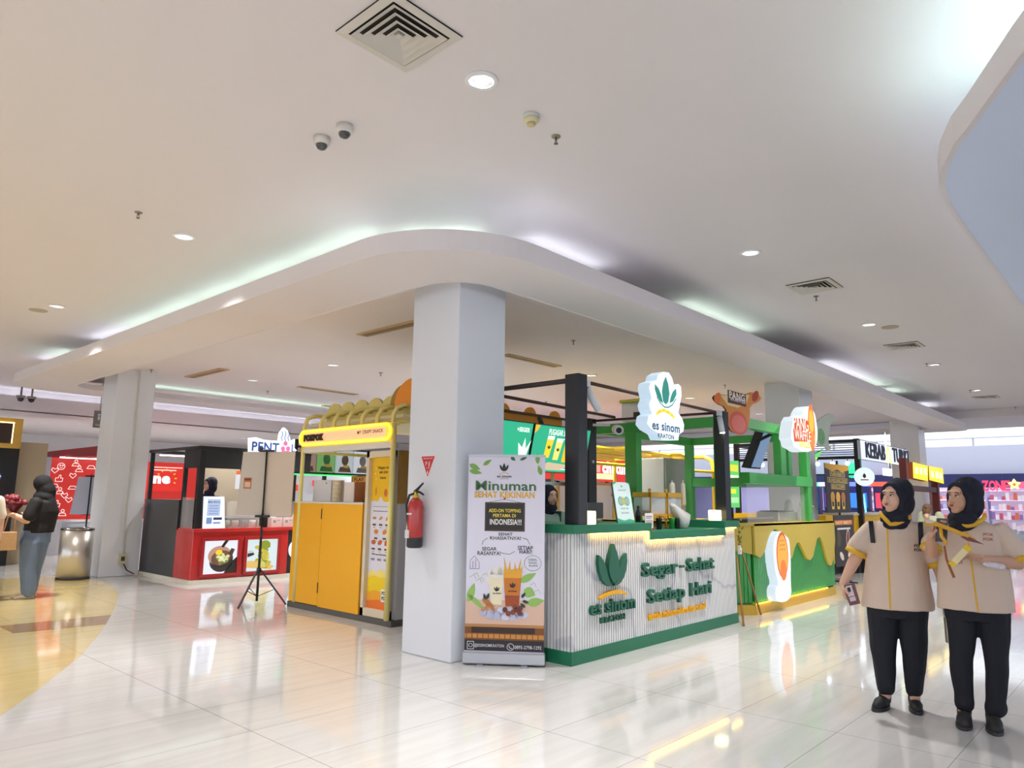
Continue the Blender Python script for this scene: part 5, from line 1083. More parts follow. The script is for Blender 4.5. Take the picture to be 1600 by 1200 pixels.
# ================================================================= dark kiosk with food posters behind the yellow one
t = thing('poster_kiosk', 'black kiosk with backlit food posters over a green light line, behind the yellow kiosk', 'kiosk', (8, 12, 0))
MB().box(7.2, 9.6, 12.0, 12.1, 1.74, 2.28, M_black).build('poster_rail', t)
MB().box(7.0, 9.7, 11.98, 12.0, 1.735, 1.76, glow('3ad060', 2)).build('light_line', t)
for k, (c, c2) in enumerate((('8a7068', '4a3a34'), ('6a9a5a', '2f6a3a'), ('a9b4b8', '5a4a3a'), ('c0c6cc', '6a6a74'), ('d8c832', '2a2a26'))):
    x0 = 7.22+.42*k; fpp = MB().box(x0, x0+.38, 11.95, 12.0, 1.80, 2.24, glow(c, .6)).build('poster', t)
    mb = MB(); mb.oval(XP(11.949), x0+.19, 2.05, .08, .1, mat(c2, .5), 1); mb.poly(XP(11.949), [(x0+.04, 1.82), (x0+.34, 1.82), (x0+.3, 1.92), (x0+.08, 1.92)], mat(c2, .5), 1); mb.oval(XP(11.949), x0+.22, 1.93, .08, .03, mat('b8a04a', .5), 2); mb.build('poster_print', fpp)
for x in (7.2, 7.85, 9.5): MB().box(x-.03, x+.03, 12.0, 12.06, 0, 2.4, M_black).build('post', t)
MB().box(7.2, 9.6, 12.1, 12.6, 0, 1.1, mat('3a3c40', .5)).build('counter_body', t); MB().box(7.2, 9.6, 13.0, 13.05, 0, 2.2, mat('d2d6e0', .5, emit=.2)).build('rear_panel', t)
for x, z, c in ((7.6, 1.45, 'e05030'), (8.2, 1.55, 'e04038'), (8.9, 1.4, 'c8cfd6'), (8.6, 1.25, '6a8a3a')): MB().box(x, x+.25, 12.95, 12.99, z, z+.12, glow(c, .7)).build('product_sign', t)

# ================================================================= MEATBALL KIOSK (PENTOL)
t = thing('meatball_kiosk', 'black and glossy red kiosk with backlit food pictures and dark fascia', 'kiosk', (5, 11.1, 0))
MB().box(4.95, 6.98, 11.04, 13.1, 0, .06, mat('ded9cc', .5)).build('plinth', t)
mdg = mat('3a3c41', .35, coat=.2)
MB().box(4.98, 5.4, 11.7, 13.05, .06, 1.26, mdg).build('dark_side_body', t, bevel=.004)
MB().box(4.98, 6.6, 11.09, 11.7, .06, .80, M_red).build('red_body', t, bevel=.01)
MB().box(4.96, 6.98, 11.05, 11.6, .78, .83, M_red).build('red_countertop', t, bevel=.006)
MB().box(6.6, 6.97, 11.12, 11.65, .06, .78, mat('2a2228', .4)).build('dark_body', t)
for x0, x1, kind in ((5.16, 5.70, 0), (5.86, 6.40, 1)):
    mb = MB(); fm = mat('a82024', .3, coat=.5); mb.box(x0-.05, x1+.05, 11.05, 11.09, .64, .69, fm).box(x0-.05, x1+.05, 11.05, 11.09, .10, .14, fm).box(x0-.05, x0, 11.05, 11.09, .14, .64, fm).box(x1, x1+.05, 11.05, 11.09, .14, .64, fm); mb.build('picture_frame', t)
    F = XP(11.078); pn = MB(); pn.rect(F, x0, .14, x1, .64, glow('d6daea' if not kind else 'c3d2d6', .8), 0)
    if not kind:
        pn.oval(F, 5.45, .32, .19, .16, glow('4a4440', .3), 1); pn.oval(F, 5.42, .41, .19, .15, glow('b88a74', .7), 2); pn.oval(F, 5.46, .36, .18, .13, glow('3c3a36', .3), 2)
        for k in range(26): a_ = rnd.uniform(0, 6.28); r_ = rnd.uniform(0, .1); pn.oval(F, 5.47+1.2*r_*math.cos(a_), .37+.7*r_*math.sin(a_), .028, .022, glow(('b9c078', 'e6e4c0', '6f8a3c', 'd8d89a')[k % 4], .7), 3+k % 3)
        pn.oval(F, 5.40, .46, .055, .04, glow('ecc02e', .8), 7); pn.poly(F, [(5.43, .55), (5.47, .53), (5.55, .64), (5.49, .64)], glow('3a3026', .3), 3); pn.poly(F, [(5.56, .44), (5.60, .52), (5.66, .50), (5.62, .4)], glow('5a4636', .4), 3); pn.poly(F, [(5.6, .3), (5.70, .38), (5.70, .14), (5.5, .14)], glow('3e3430', .3), 1)
    else:
        pn.poly(F, [(5.87, .2), (6.3, .15), (6.36, .2), (6.1, .30), (5.88, .30)], glow('d8b46a', .7), 1)
        for k in range(40): h_ = k/40; pn.oval(F, 6.16+rnd.gauss(0, .045+.02*(h_ > .6)), .2+h_*.36, .045, .03, glow(('a8a83a', '8a9428', 'd6cf6a', 'c8b84a')[k % 4], .6), 2+k % 4)
        pn.oval(F, 6.17, .55, .1, .07, glow('8f9a2c', .6), 7); pn.oval(F, 5.93, .42, .06, .05, glow('b9c4c0', .7), 2); pn.poly(F, [(5.88, .36), (6.0, .40), (5.98, .43), (5.88, .42)], glow('3a2f2a', .4), 3)
    pn.build('backlit_picture', t)
mb = MB(); mb.lathe((6.80, 11.115, .45), [(.17, .0), (.17, .02)], glow('e2e8f2', .9), 24, (0, -1, 0)); mb.build('round_light', t)
for x, y in ((5.0, 11.1), (5.0, 11.62), (5.0, 12.98), (6.15, 11.1)): 
    wd2 = .055 if y != 11.1 or x > 6 else .09
    MB().box(x-.0, x+wd2, y-.0, y+wd2, .83 if y < 11.7 else 1.26, 2.1, M_blackm).build('post', t)
MB().box(4.98, 6.95, 11.08, 11.14, 2.04, 2.10, M_blackm).build('top_rail', t); MB().box(4.98, 5.04, 11.1, 13.05, 2.05, 2.10, M_blackm).build('top_rail', t); MB().box(4.98, 6.95, 13.0, 13.06, 2.05, 2.10, M_blackm).build('top_rail', t)
MB().box(5.09, 6.95, 11.10, 11.13, 1.76, 2.04, mat('26272c', .5)).build('fascia_panel', t); MB().box(5.0, 5.03, 11.19, 11.62, 1.76, 2.05, mat('26272c', .5)).build('fascia_panel', t)
MB().box(5.0, 5.01, 11.15, 11.62, .83, 1.3, M_glass).build('glass_side', t); MB().box(5.5, 6.9, 11.12, 11.13, .83, 1.25, M_glass).build('glass_front', t)
MB().box(5.6, 6.9, 12.3, 12.9, .06, .95, mat('4a4a50', .5)).build('rear_counter', t)
MB().box(5.9, 6.9, 12.98, 13.0, .9, 1.95, mat('a59a84', .6)).build('rear_panel', t)
t = thing('menu_lightbox', 'bright white menu lightbox with blue print at the corner of the red counter', 'sign', (5.12, 11.1, .83))
F = XP(11.06); MB().prism(F, [(5.10, .832), (5.46, .832), (5.41, 1.32), (5.08, 1.32)], -.03, 0, glow('dbe6fa', 1.15), M_black).build('light_panel', t)
mb = MB(); b1 = glow('7f98c8', .6); mb.rect(F, 5.15, 1.02, 5.36, 1.28, glow('aebfe0', .7), 1); mb.text(F, 'MENU PENTOL', 5.16, 1.22, mat('2a3a60', .5), w=.19, h=.03, L=3, bold=.02); 
for z in (1.17, 1.13, 1.09, 1.05): mb.rect(F, 5.18, z, 5.33, z+.012, b1, 3)
mb.rect(F, 5.15, .9, 5.24, 1.0, b1, 1); mb.rect(F, 5.26, .96, 5.40, 1.0, mat('2a3a60', .5), 1); mb.rect(F, 5.26, .90, 5.38, .93, b1, 1); mb.build('print', t)
# letters PENTOL with cut-out white surround
t = thing('letter_sign', 'glowing white and blue PENTOL letters with pink meatballs and steam', 'sign', (5.8, 11.0, 2.2)); q3 = qf(11.0); F = XP(11.0)
wh = glow('e4eefc', 1.1); bl_ = mat('3d5aa0', .5, emit=.2)
ol = [q3(*a) for a in ((390, 706), (390, 684), (400, 683), (412, 687), (436, 689), (438, 676), (444, 668), (450, 673), (455, 690), (461, 686), (460, 700), (464, 704), (455, 709), (447, 706))]
MB().prism(F, ol, -.06, 0, wh).build('light_panel', t)
mb = MB(); a = q3(393, 703); b = q3(437, 687); mb.text(F, 'PENT', a[0], a[1]-.015, bl_, w=b[0]-a[0], h=.155, L=2, bold=.03); a = q3(455, 707); b = q3(462, 692); mb.text(F, 'L', a[0], a[1], bl_, w=.07, h=.14, L=2, bold=.03)
for (x, y) in ((442, 701), (450, 701), (446, 693)): a = q3(x, y); mb.oval(F, a[0], a[1], .04, .04, glow('e86a9a', .9), 3)
a = q3(440, 705); b = q3(453, 706); mb.rect(F, a[0], a[1]-.01, b[0], a[1]+.012, glow('e86a9a', .9), 2)
for x in (441, 446, 451): mb.stroke(F, [q3(x, 689), q3(x-1.5, 684), q3(x+1, 679), q3(x-.5, 674)], .014, bl_, 2)
mb.build('letters', t); MB().bar((5.95, 11.05, 2.07), (5.95, 10.98, 2.12), .06, .03, M_black).build('bracket', t)
# boxes / trays on the red counter
for k, (x, l) in enumerate(((6.3, 'pale pink takeaway box on the red counter, left one'), (6.52, 'pale pink takeaway box on the red counter, right one'))):
    q = thing('takeaway_box', l, 'box', (x, 11.2, .83)); MB().box(x, x+.19, 11.14, 11.3, .831, .98, mat('dcb9b2', .5)).build('carton', q); mb = MB(); mb.rect(XP(11.139), x+.03, .9, x+.08, .94, mat('4a3a38', .5), 1); mb.rect(XP(11.139), x+.1, .93, x+.16, .945, mat('7a5a58', .5), 1); mb.build('print', q)
for k in range(5):
    x = 5.62+k*.15; solo(MB().lathe((x, 11.35, .83), [(.05, 0), (.055, .09), (.05, .11)], mat(('8a9a6a', 'b9b8a0', '6a6a5a', 'c8d0c4', '9aa878')[k], .4), 12), 'food_tub', '%s small food tub from the left behind the red counter glass' % ORD[k+1], 'tub', (x, 11.35, .83), 'food tubs behind the glass')
p = PY(436, 818, 11.25); solo(MB().lathe((6.75, 11.2, .831), [(.05, 0), (.05, .12), (.02, .2)], mat('c8a82c', .4), 12), 'sauce_bottle', 'yellow sauce bottle at the right end of the red counter', 'bottle', (6.75, 11.2, .831))
for (x0, z0, l, w_, h_) in ((5.85, 1.45, 'small lit notice with orange top hung inside the red kiosk', .16, .3),): 
    t = thing('notice', l, 'sign', (x0, 11.6, z0)); MB().box(x0, x0+w_, 11.6, 11.61, z0, z0+h_, glow('d8dce2', .7)).box(x0, x0+w_, 11.595, 11.6, z0+h_-.06, z0+h_, glow('e06a3a', .8)).build('sheet', t); MB().bar((x0+w_/2, 11.605, z0+h_), (x0+w_/2, 11.605, 1.80), .01, .01, M_black).bar((x0+w_/2, 11.605, 1.80), (x0+w_/2, 11.12, 1.80), .01, .01, M_black).build('hanger', t)

# tripod with two blank boards in front
def tripod_stand(name, label, x, y, top, mid, legs, br, m=M_black):
    t = thing(name, label, 'stand', (x, y, 0))
    MB().tube([(x, y, .06), (x, y, mid)], .016, m, 12).tube([(x, y, mid), (x, y, top)], .011, m, 12).build('pole', t)
    MB().tube([(x, y, .40), (x, y, .46)], .028, m, 12).build('collar', t)
    for a_ in legs: dx, dy = math.cos(a_), math.sin(a_); MB().bar((x+dx*.02, y+dy*.02, .44), (x+dx*br, y+dy*br, .02), .02, .016, m).build('leg', t); MB().bar((x+dx*.01, y+dy*.01, .12), (x+dx*br*.55, y+dy*br*.55, .20), .008, .008, m).build('brace', t)
    return t
tx0, ty0 = 4.66, 8.47
t = tripod_stand('tripod_stand', 'black tripod stand carrying two blank cream boards before the red kiosk', tx0, ty0, 1.93, 1.12, (3.6, 5.5, 1.6), .36)
u = Vector((.49, -.87, 0)).normalized()
pc = Vector((tx0, ty0, 0)); F = Frame(pc, u)
MB().bar(F.p(-.1, 1.91, .0), F.p(.1, 1.91, .0), .03, .025, M_black).build('top_clamp', t); MB().bar(F.p(-.09, 1.09, 0), F.p(.09, 1.09, 0), .05, .03, M_black).bar(F.p(0, .97, 0), F.p(0, 1.10, 0), .05, .05, M_black).build('lower_clamp', t)
cb = mat('cdc5bb', .6)
MB().prism(F, [(-.39, 1.10), (-.02, 1.09), (-.02, 1.90), (-.35, 1.90)], -.035, -.02, cb).build('blank_board', t); MB().prism(F, [(.0, 1.09), (.38, 1.09), (.385, 1.90), (.0, 1.90)], -.035, -.02, mat('d9cbbb', .6)).build('blank_board', t)
mb = MB(); G = Frame(F.p(0, 0, -.019), u); mb.rect(G, -.31, 1.43, -.2, 1.57, mat('b8764a', .5), 1); mb.rect(G, -.30, 1.535, -.21, 1.56, mat('8a3a24', .5), 2); mb.rect(G, -.295, 1.45, -.215, 1.515, mat('e3bfa0', .5), 2); mb.build('brown_sticker', t)
t = tripod_stand('tripod_stand', 'grey board on a black pole stand behind the waste bin', 5.0, 15.9, 1.72, .95, (3.6, 5.5, 1.6), .36)
F = Frame((5.0, 15.9, 0), (.95, -.25, 0))
MB().prism(F, [(-.30, .93), (.36, .93), (.36, 1.66), (-.22, 1.66)], .02, .035, mat('b4b9cc', .6)).build('board', t); MB().bar(F.p(-.1, 1.68, -.03), F.p(.1, 1.68, -.03), .03, .03, M_black).bar(F.p(-.1, .93, -.03), F.p(.1, .93, -.03), .03, .03, M_black).build('clamp', t)
MB().bar(F.p(0, .9, .045), F.p(0, 1.72, .045), .02, .02, M_black).build('front_pole', t)

# waste bin, pillar cables, sign
t = thing('waste_bin', 'round brushed steel waste bin beside the far white pillar', 'bin', (3.96, 12.96, 0)); bx, by = 3.97, 12.98
ms2 = mat('d6d2ca', .32, metal=.85)
MB().lathe((bx, by, 0), [(.235, .03), (.235, .77)], ms2, 40).build('shell', t); MB().lathe((bx, by, 0), [(.232, 0), (.24, .005), (.24, .03)], M_black, 32).build('foot_ring', t); MB().lathe((bx, by, .77), [(.238, -.015), (.24, 0), (.235, .02), (.15, .03), (.145, .015), (.14, .0)], mat('8d8a84', .25, metal=1), 32).build('lid_ring', t)
t = thing('socket_box', 'cream power socket box with conduit and cables low on the far pillar', 'socket', (4.63, 12.9, .25))
cm = mat('cfc7a6', .5); MB().box(4.585, 4.72, 12.88, 12.929, .20, .36, cm).build('box', t, bevel=.006); MB().box(4.625, 4.68, 12.872, 12.88, .25, .32, mat('4a4a44', .5)).build('socket_face', t)
MB().box(4.64, 4.665, 12.905, 12.929, .36, 3.44, mat('c9c9c4', .5)).build('conduit', t)
MB().tube([(4.66, 12.9, .2), (4.67, 12.85, .1), (4.78, 12.8, .03), (4.95, 12.78, .015)], .011, mat('c8bfae', .5)).build('cable', t); MB().tube([(4.68, 12.9, .2), (4.72, 12.86, .1), (4.84, 12.82, .025), (4.93, 12.8, .02)], .009, M_black).build('cable', t)
t = thing('hanging_sign', 'grey hanging direction sign with white pictograms beside the far pillar', 'sign', (4.9, 15.5, 2.7)); p0 = PY(145, 668, 15.4); p1 = PY(155, 642, 15.4)
MB().box(p0.x, p0.x+.16, 15.38, 15.42, p0.z-.0, p1.z, mat('7d7a75', .5)).build('panel', t); MB().tube([(p0.x+.1, 15.4, p1.z), (p0.x+.1, 15.4, O)], .012, M_steel).build('hanger', t)
mb = MB(); F = XP(15.378); mb.oval(F, p0.x+.08, p1.z-.08, .02, .02, mat('e8e8e8', .5), 1); mb.rect(F, p0.x+.065, p1.z-.18, p0.x+.095, p1.z-.11, mat('e8e8e8', .5), 1); mb.text(F, 'TOILET', p0.x+.03, p0.z+.04, mat('e8dfc8', .5), w=.1, h=.03, L=1, bold=.02); mb.build('pictogram', t)

# ================================================================= far left shops
Yr = 19.0
t = thing('red_shopfront', 'bright red shop wall covered in white line icons, under a maroon canopy', 'shopfront', (6, Yr, 0))
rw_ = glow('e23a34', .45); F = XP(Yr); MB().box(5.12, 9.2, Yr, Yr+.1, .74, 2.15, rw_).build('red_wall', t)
mb = MB(); wi = glow('f6dcd8', .8)
def circ(x, z, r, n=14): mb.stroke(F, [(x+r*math.cos(2*PI*k/n), z+r*math.sin(2*PI*k/n)) for k in range(n+1)], .014, wi, 3)
ic = [(5.32, 1.95), (5.62, 2.03), (5.95, 1.95), (5.3, 1.66), (5.58, 1.74), (5.84, 1.62), (5.35, 1.38), (5.6, 1.46), (5.3, 1.08), (5.55, 1.18), (5.85, 1.28), (5.45, .88), (5.75, .92), (5.75, 1.42), (5.45, 1.28), (5.95, 1.1), (5.7, 1.9), (5.22, 1.5), (6.05, 1.55), (5.2, 1.85), (6.15, 1.8), (6.3, 1.5), (6.2, 1.1), (6.5, 1.9), (6.6, 1.3)]
for k, (x, z) in enumerate(ic):
    if k % 5 == 0: circ(x, z, .075); circ(x-.02, z+.02, .012, 6); circ(x+.03, z+.02, .012, 6); mb.stroke(F, [(x-.03, z-.02), (x, z-.04), (x+.03, z-.02)], .01, wi, 3)
    elif k % 5 == 1: circ(x, z+.05, .032); mb.stroke(F, [(x-.08, z-.06), (x-.05, z), (x+.05, z), (x+.08, z-.06), (x-.08, z-.06)], .014, wi, 3)
    elif k % 5 == 2: mb.stroke(F, [(x-.09, z-.03), (x-.05, z+.04), (x+.05, z+.04), (x+.09, z-.03), (x-.09, z-.03)], .014, wi, 3)
    elif k % 5 == 3: mb.stroke(F, [(x-.07, z-.06), (x-.07, z+.02), (x-.02, z+.02), (x+.01, z+.09), (x+.04, z+.08), (x+.03, z+.02), (x+.08, z+.02), (x+.07, z-.06), (x-.07, z-.06)], .014, wi, 3)
    else: mb.stroke(F, [(x, z-.06), (x-.07, z+.01), (x-.05, z+.06), (x, z+.03), (x+.05, z+.06), (x+.07, z+.01), (x, z-.06)], .014, wi, 3)
mb.text(F, 'FREE WIFI', 5.5, 2.0, wi, w=.001, h=.001, L=2) if False else None
mb.build('icon_print', t)
MB().box(7.15, 8.05, Yr-.25, Yr-.2, 1.42, 2.05, glow('e8352c', .6)).build('red_banner', t); F = XP(Yr-.25)
mb = MB(); mb.text(F, 'ne', 7.3, 1.60, glow('fff2f0', 1), w=.42, h=.2, L=2, bold=.06)
for k in range(7): a_ = -.4+k*.5; mb.leaf(F, 7.62+.20*math.cos(a_), 1.72+.2*math.sin(a_), .07, .03, a_, glow('f2b03a', 1), 2)
mb.rect(F, 7.2, 2.0, 8.0, 2.02, glow('f8d0c8', 1), 2); mb.rect(F, 7.3, 1.93, 7.85, 1.955, glow('f8d0c8', 1), 2); mb.build('banner_print', t)
a0 = PY(35, 710, 21.0); b0 = PY(35, 718, 21.0); a1 = PY(152, 697, 17.2); b1 = PY(152, 712, 17.2)
mb = MB(); vs = [b0, b1, a1, a0]; off = Vector((.5, .15, 0)); mb.add(vs+[v+off for v in vs], [(0, 1, 2, 3), (7, 6, 5, 4), (4, 5, 1, 0), (5, 6, 2, 1), (6, 7, 3, 2), (7, 4, 0, 3)], mat('9a2c34', .4)); mb.build('canopy', t)
MB().box(5.2, 6.6, Yr-.3, Yr-.25, 2.13, 2.16, glow('ffe0e0', 4)).build('strip_light', t); MB().box(7.4, 9, Yr-.3, Yr-.25, 2.3, 2.33, glow('ffd0d8', 4)).build('strip_light', t)
MB().box(4.98, 5.10, Yr-.05, Yr+.05, 0, 2.15, mat('bfc9d6', .3)).build('silver_post', t)
t = thing('service_counter', 'long white shop counter under the red icon wall', 'counter', (5.2, 18.4, 0)); MB().box(5.2, 9.0, 18.4, 18.9, 0, .70, mat('dfe2e8', .3)).build('body', t); MB().box(5.18, 9.0, 18.36, 18.92, .70, .74, mat('eceef2', .3)).build('countertop', t); MB().box(5.3, 6.6, 18.37, 18.4, .35, .66, mat('b8c4d0', .15)).build('glass_front', t)
t = thing('shop_wall_panel', 'beige panelled wall with a lit orange poster beyond the woman in black', 'wall panel', (4.3, 19.3, 0)); MB().box(3.8, 5.0, 19.3, 19.4, 0, 2.3, mat('cbb8a8', .5)).build('panel', t)
p = PY(40, 737, 19.2); q = PY(61, 790, 19.2); MB().box(p.x, q.x, 19.2, 19.28, q.z-.3, p.z, glow('f06a1e', 1.2)).build('orange_poster', t)
mb = MB(); F = XP(19.2)
for z in (0, .3, .55): mb.oval(F, p.x+.08, p.z-.15-z, .05, .07, glow('ffd88a', 2), 1)
mb.build('poster_light_spots', t)
t = thing('black_shopfront', 'black shopfront with a gold lit frame sign at the left edge', 'shopfront', (3, 16, 0))
MB().box(-2, 3.76, 16.0, 16.4, 0, 2.15, mat('0f1014', .4)).build('black_wall', t); gm_ = mat('c9a24a', .35, metal=.3)
MB().box(-2, 3.74, 15.9, 16.0, 2.15, 2.71, gm_).build('gold_header', t); MB().box(-2, 3.60, 15.88, 15.9, 2.24, 2.62, mat('33221a', .3)).build('dark_panel', t)
mb = MB(); lg_ = glow('ffdc8a', 4); mb.box(-2, 3.60, 15.87, 15.885, 2.615, 2.63, lg_).box(3.58, 3.595, 15.87, 15.885, 2.24, 2.62, lg_); mb.build('light_edge', t)
mb = MB(); F = XP(15.99); mb.text(F, 'R', 3.36, 1.62, glow('6a8af0', 2), w=.16, h=.22, L=5, bold=.03); mb.build('blue_letter', t)
MB().box(3.76, 4.3, 16.3, 16.4, 0, 2.3, mat('b8a88c', .5)).build('stone_edge', t)

# ================================================================= PEOPLE
M_skin = mat('dcae95', .5); M_skin2 = mat('cfa084', .5)
TS = bpy.data.scenes.new('workbench')      # small side scene, so that fusing a body does not re-evaluate the whole mall


def organic(mb, name, parent, m, voxel=.006, it=6, wr=0, wsc=9, seed=0):
    """fuse the overlapping volumes into one continuous surface"""
    me = bpy.data.meshes.new('tmp'); me.from_pydata([tuple(v) for v in mb.v], [], mb.f); o = bpy.data.objects.new('tmp', me); TS.collection.objects.link(o)
    r = o.modifiers.new('r', 'REMESH'); r.mode = 'VOXEL'; r.voxel_size = voxel; r.use_smooth_shade = True
    s = o.modifiers.new('s', 'SMOOTH'); s.factor = .6; s.iterations = it
    TS.view_layers[0].update(); dg = TS.view_layers[0].depsgraph; nm = bpy.data.meshes.new_from_object(o.evaluated_get(dg))
    bpy.data.objects.remove(o); nm.name = name; nm.materials.append(m)
    if wr:
        from mathutils import noise as nz
        ns = [v.normal.copy() for v in nm.vertices]; cs = [v.co.copy() for v in nm.vertices]; out = []
        for c, nn in zip(cs, ns):
            q = nz.noise(Vector((c.x*wsc+seed, c.y*wsc, c.z*wsc*.45)))+.5*nz.noise(Vector((c.x*wsc*2.3, c.y*wsc*2.3+seed, c.z*wsc)))
            out.extend(c+nn*q*wr)
        nm.vertices.foreach_set('co', out)
    nm.polygons.foreach_set('use_smooth', [True]*len(nm.polygons)); nm.update()
    ob = bpy.data.objects.new(name, nm); COL.objects.link(ob)
    if parent: ob.parent = parent; INV[ob.name] = Matrix()
    return ob
def loft(mb, rows, n=28, m=None, sq=1.0):
    """rows: (x,y,z,rx,ry)"""
    vs = []; fs = []
    for (x, y, z, rx, ry) in rows:
        for k in range(n):
            q = 2*PI*k/n; c, s = math.cos(q), math.sin(q)
            vs.append((x+rx*math.copysign(abs(c)**sq, c), y+ry*math.copysign(abs(s)**sq, s), z))
    for i in range(len(rows)-1):
        for k in range(n): fs.append((i*n+k, i*n+(k+1) % n, (i+1)*n+(k+1) % n, (i+1)*n+k))
    fs.append(tuple(range(n))[::-1]); fs.append(tuple((len(rows)-1)*n+k for k in range(n)))
    return mb.add(vs, fs, m, True)
def hand(mb, w, d, n, t, curl=.5, s=1.0, tc=.5):
    """palm, four bent fingers of different length and a thumb; d = finger direction, n = side the palm faces, t = thumb side"""
    w = Vector(w); d = Vector(d).normalized(); t = Vector(t); t = (t-d*t.dot(d)).normalized(); n = Vector(n); n = (n-d*n.dot(d)-t*n.dot(t)).normalized()
    for k, o in enumerate((.026, .009, -.009, -.025)):
        mb.cap(w+d*.012*s+t*o*.6*s, .015*s, w+d*.078*s+t*o*s, .0125*s)
        p = w+d*.080*s+t*o*s; L = (.036, .041, .038, .029)[k]*s; a = curl*(.55+.1*k)
        dd = (d*math.cos(a)+n*math.sin(a)); r = .0088*s
        for j, f in enumerate((1.0, .72, .55)):
            q = p+dd*L*f; mb.cap(p, r, q, r*.92, n=8); p = q; r *= .92; a += curl*1.0; dd = (d*math.cos(a)+n*math.sin(a))
    p = w+d*.022*s+t*.022*s; q = p+(d*.55+t*.75+n*.35*tc).normalized()*.038*s; mb.cap(p, .0145*s, q, .0105*s); q2 = q+(d*.8+t*.25+n*.8*tc).normalized()*.03*s; mb.cap(q, .0102*s, q2, .0085*s)
def headgeo(mb, T, s=1.0):
    def P(x, y, z): return T @ Vector((x*s, y*s, z*s))
    R3 = T.to_3x3()
    def E(x, y, z, r): mb.ell(P(x, y, z), tuple(v*s for v in r), None, 18, 12, R3)
    E(0, .012, .035, (.073, .09, .085)); E(0, -.026, -.018, (.060, .062, .082)); E(0, -.052, -.082, (.030, .028, .024)); E(.033, -.05, -.038, (.027, .028, .032)); E(-.033, -.05, -.038, (.027, .028, .032))
    mb.cap(P(0, -.083, .012), .008*s, P(0, -.101, -.022), .012*s); E(.011, -.092, -.028, (.009, .009, .007)); E(-.011, -.092, -.028, (.009, .009, .007))
    mb.cap(P(-.036, -.072, .032), .013*s, P(.036, -.072, .032), .013*s); E(0, -.083, -.054, (.022, .010, .012)); E(0, -.076, -.068, (.018, .01, .01))
    E(.074, .012, -.005, (.008, .016, .026)); E(-.074, .012, -.005, (.008, .016, .026))
    mb.cap(P(0, .02, -.06), .048*s, P(0, .03, -.15), .052*s)
def face(parent, T, s=1.0, lip='a8635a'):
    def P(x, y, z): return T @ Vector((x*s, y*s, z*s))
    R3 = T.to_3x3()
    def part(nm, c, r, m, rot=None):
        b = MB(); b.ell(P(*c), tuple(v*s for v in r), m, 12, 8, R3 if rot is None else R3 @ rot); o = b.build(nm, None); o.parent = parent; INV[o.name] = Matrix()
    for d in (-1, 1):
        part('eye', (d*.027, -.0775, .006), (.0125, .008, .0062), mat('e9e2dd', .3)); part('iris', (d*.027-.003, -.0845, .006), (.0055, .003, .0055), mat('1d1310', .2))
        part('eyelid', (d*.027, -.0785, .0118), (.0145, .008, .0028), mat('4a3028', .5)); part('eyebrow', (d*.029, -.083, .028), (.018, .004, .0032), mat('2a1c18', .7), Matrix.Rotation(d*.12, 3, 'Y'))
    part('upper_lip', (0, -.0925, -.050), (.0175, .004, .0042), mat(lip, .4)); part('lower_lip', (0, -.0915, -.0575), (.0145, .0045, .0048), mat(lip, .4)); 
def hijab(parent, T, s, m, drape=(0, .01, -.19, .088, .078, .05), voxel=.006, name='hijab'):
    mb = MB()
    def P(x, y, z): return T @ Vector((x*s, y*s, z*s))
    R3 = T.to_3x3()
    def E(x, y, z, r): mb.ell(P(x, y, z), tuple(v*s for v in r), None, 24, 16, R3)
    E(0, .033, .036, (.094, .100, .102)); E(0, .04, -.04, (.100, .09, .11))
    ringp = []
    for k in range(20):
        a = 2*PI*k/20; ringp.append((.072*math.sin(a), -.030-.028*math.cos(a)*(1 if math.cos(a) > 0 else .5), -.020+.104*math.cos(a)))
    for a, b in zip(ringp, ringp[1:]+ringp[:1]): mb.cap(P(*a), .017*s, P(*b), .017*s)
    E(0, -.005, -.128, (.092, .070, .05)); E(0, .005, -.155, (.10, .078, .05)); E(0, -.035, -.185, (.055, .05, .045)); E(*drape[:3], drape[3:])
    return organic(mb, name, parent, m, voxel, 5, .0035, 22)
def cuffring(parent, c, d, r, m, h=.03, name='cuff', sx=1.0):
    mb = MB(); c = Vector(c); d = Vector(d).normalized()
    mb.lathe(c, [(r*1.0, -h/2), (r*1.04, -h/2), (r*1.06, h/2), (r*1.0, h/2)], m, 28, d); o = mb.build(name, None); o.parent = parent; INV[o.name] = Matrix(); return o
def own(mb, name, parent, bevel=0, label=None):
    o = mb.build(name, None, bevel, label); o.parent = parent; INV[o.name] = Matrix(); return o
BV = {}
def bvh(t):
    if t.name not in BV: BV[t.name] = BVHTree.FromPolygons([v.co[:] for v in t.data.vertices], [p.vertices[:] for p in t.data.polygons])
    return BV[t.name]
def surf_strip(parent, target, pts, wd, m, name, off=.002, ydir=1):
    """thin trim strip laid on the front of a garment: pts (x,z)"""
    bv = bvh(target); vs = []; fs = []
    for (x, z) in pts:
        for d in (-1, 1):
            hit = bv.ray_cast(Vector((x+d*wd/2, -1, z)), Vector((0, 1, 0)))[0]
            vs.append(Vector((x+d*wd/2, (hit.y if hit else -.13)-off, z)))
    for i in range(len(pts)-1): fs.append((2*i, 2*i+1, 2*i+3, 2*i+2))
    mb = MB(); mb.add(vs, fs, m, True); mb.f = [f[::-1] for f in mb.f]; return own(mb, name, parent)
def on_front(target, x, z, default=-.13):
    bv = bvh(target); h = bv.ray_cast(Vector((x, -1, z)), Vector((0, 1, 0)))[0]
    return h.y if h else default
def text_on(parent, target, s, x, z, w, h, m, name):
    y = min(on_front(target, x+w*k/2, z+h/2) for k in range(3))-.002
    mb = MB(); sl = (on_front(target, x+w, z)-on_front(target, x, z))/w
    y0 = on_front(target, x, z+h/2)-.003; mb.text(Frame((x, y0, z), (1, sl, 0)), s, 0, 0, m, w=w, h=h, L=1, bold=.03); return own(mb, name, parent)
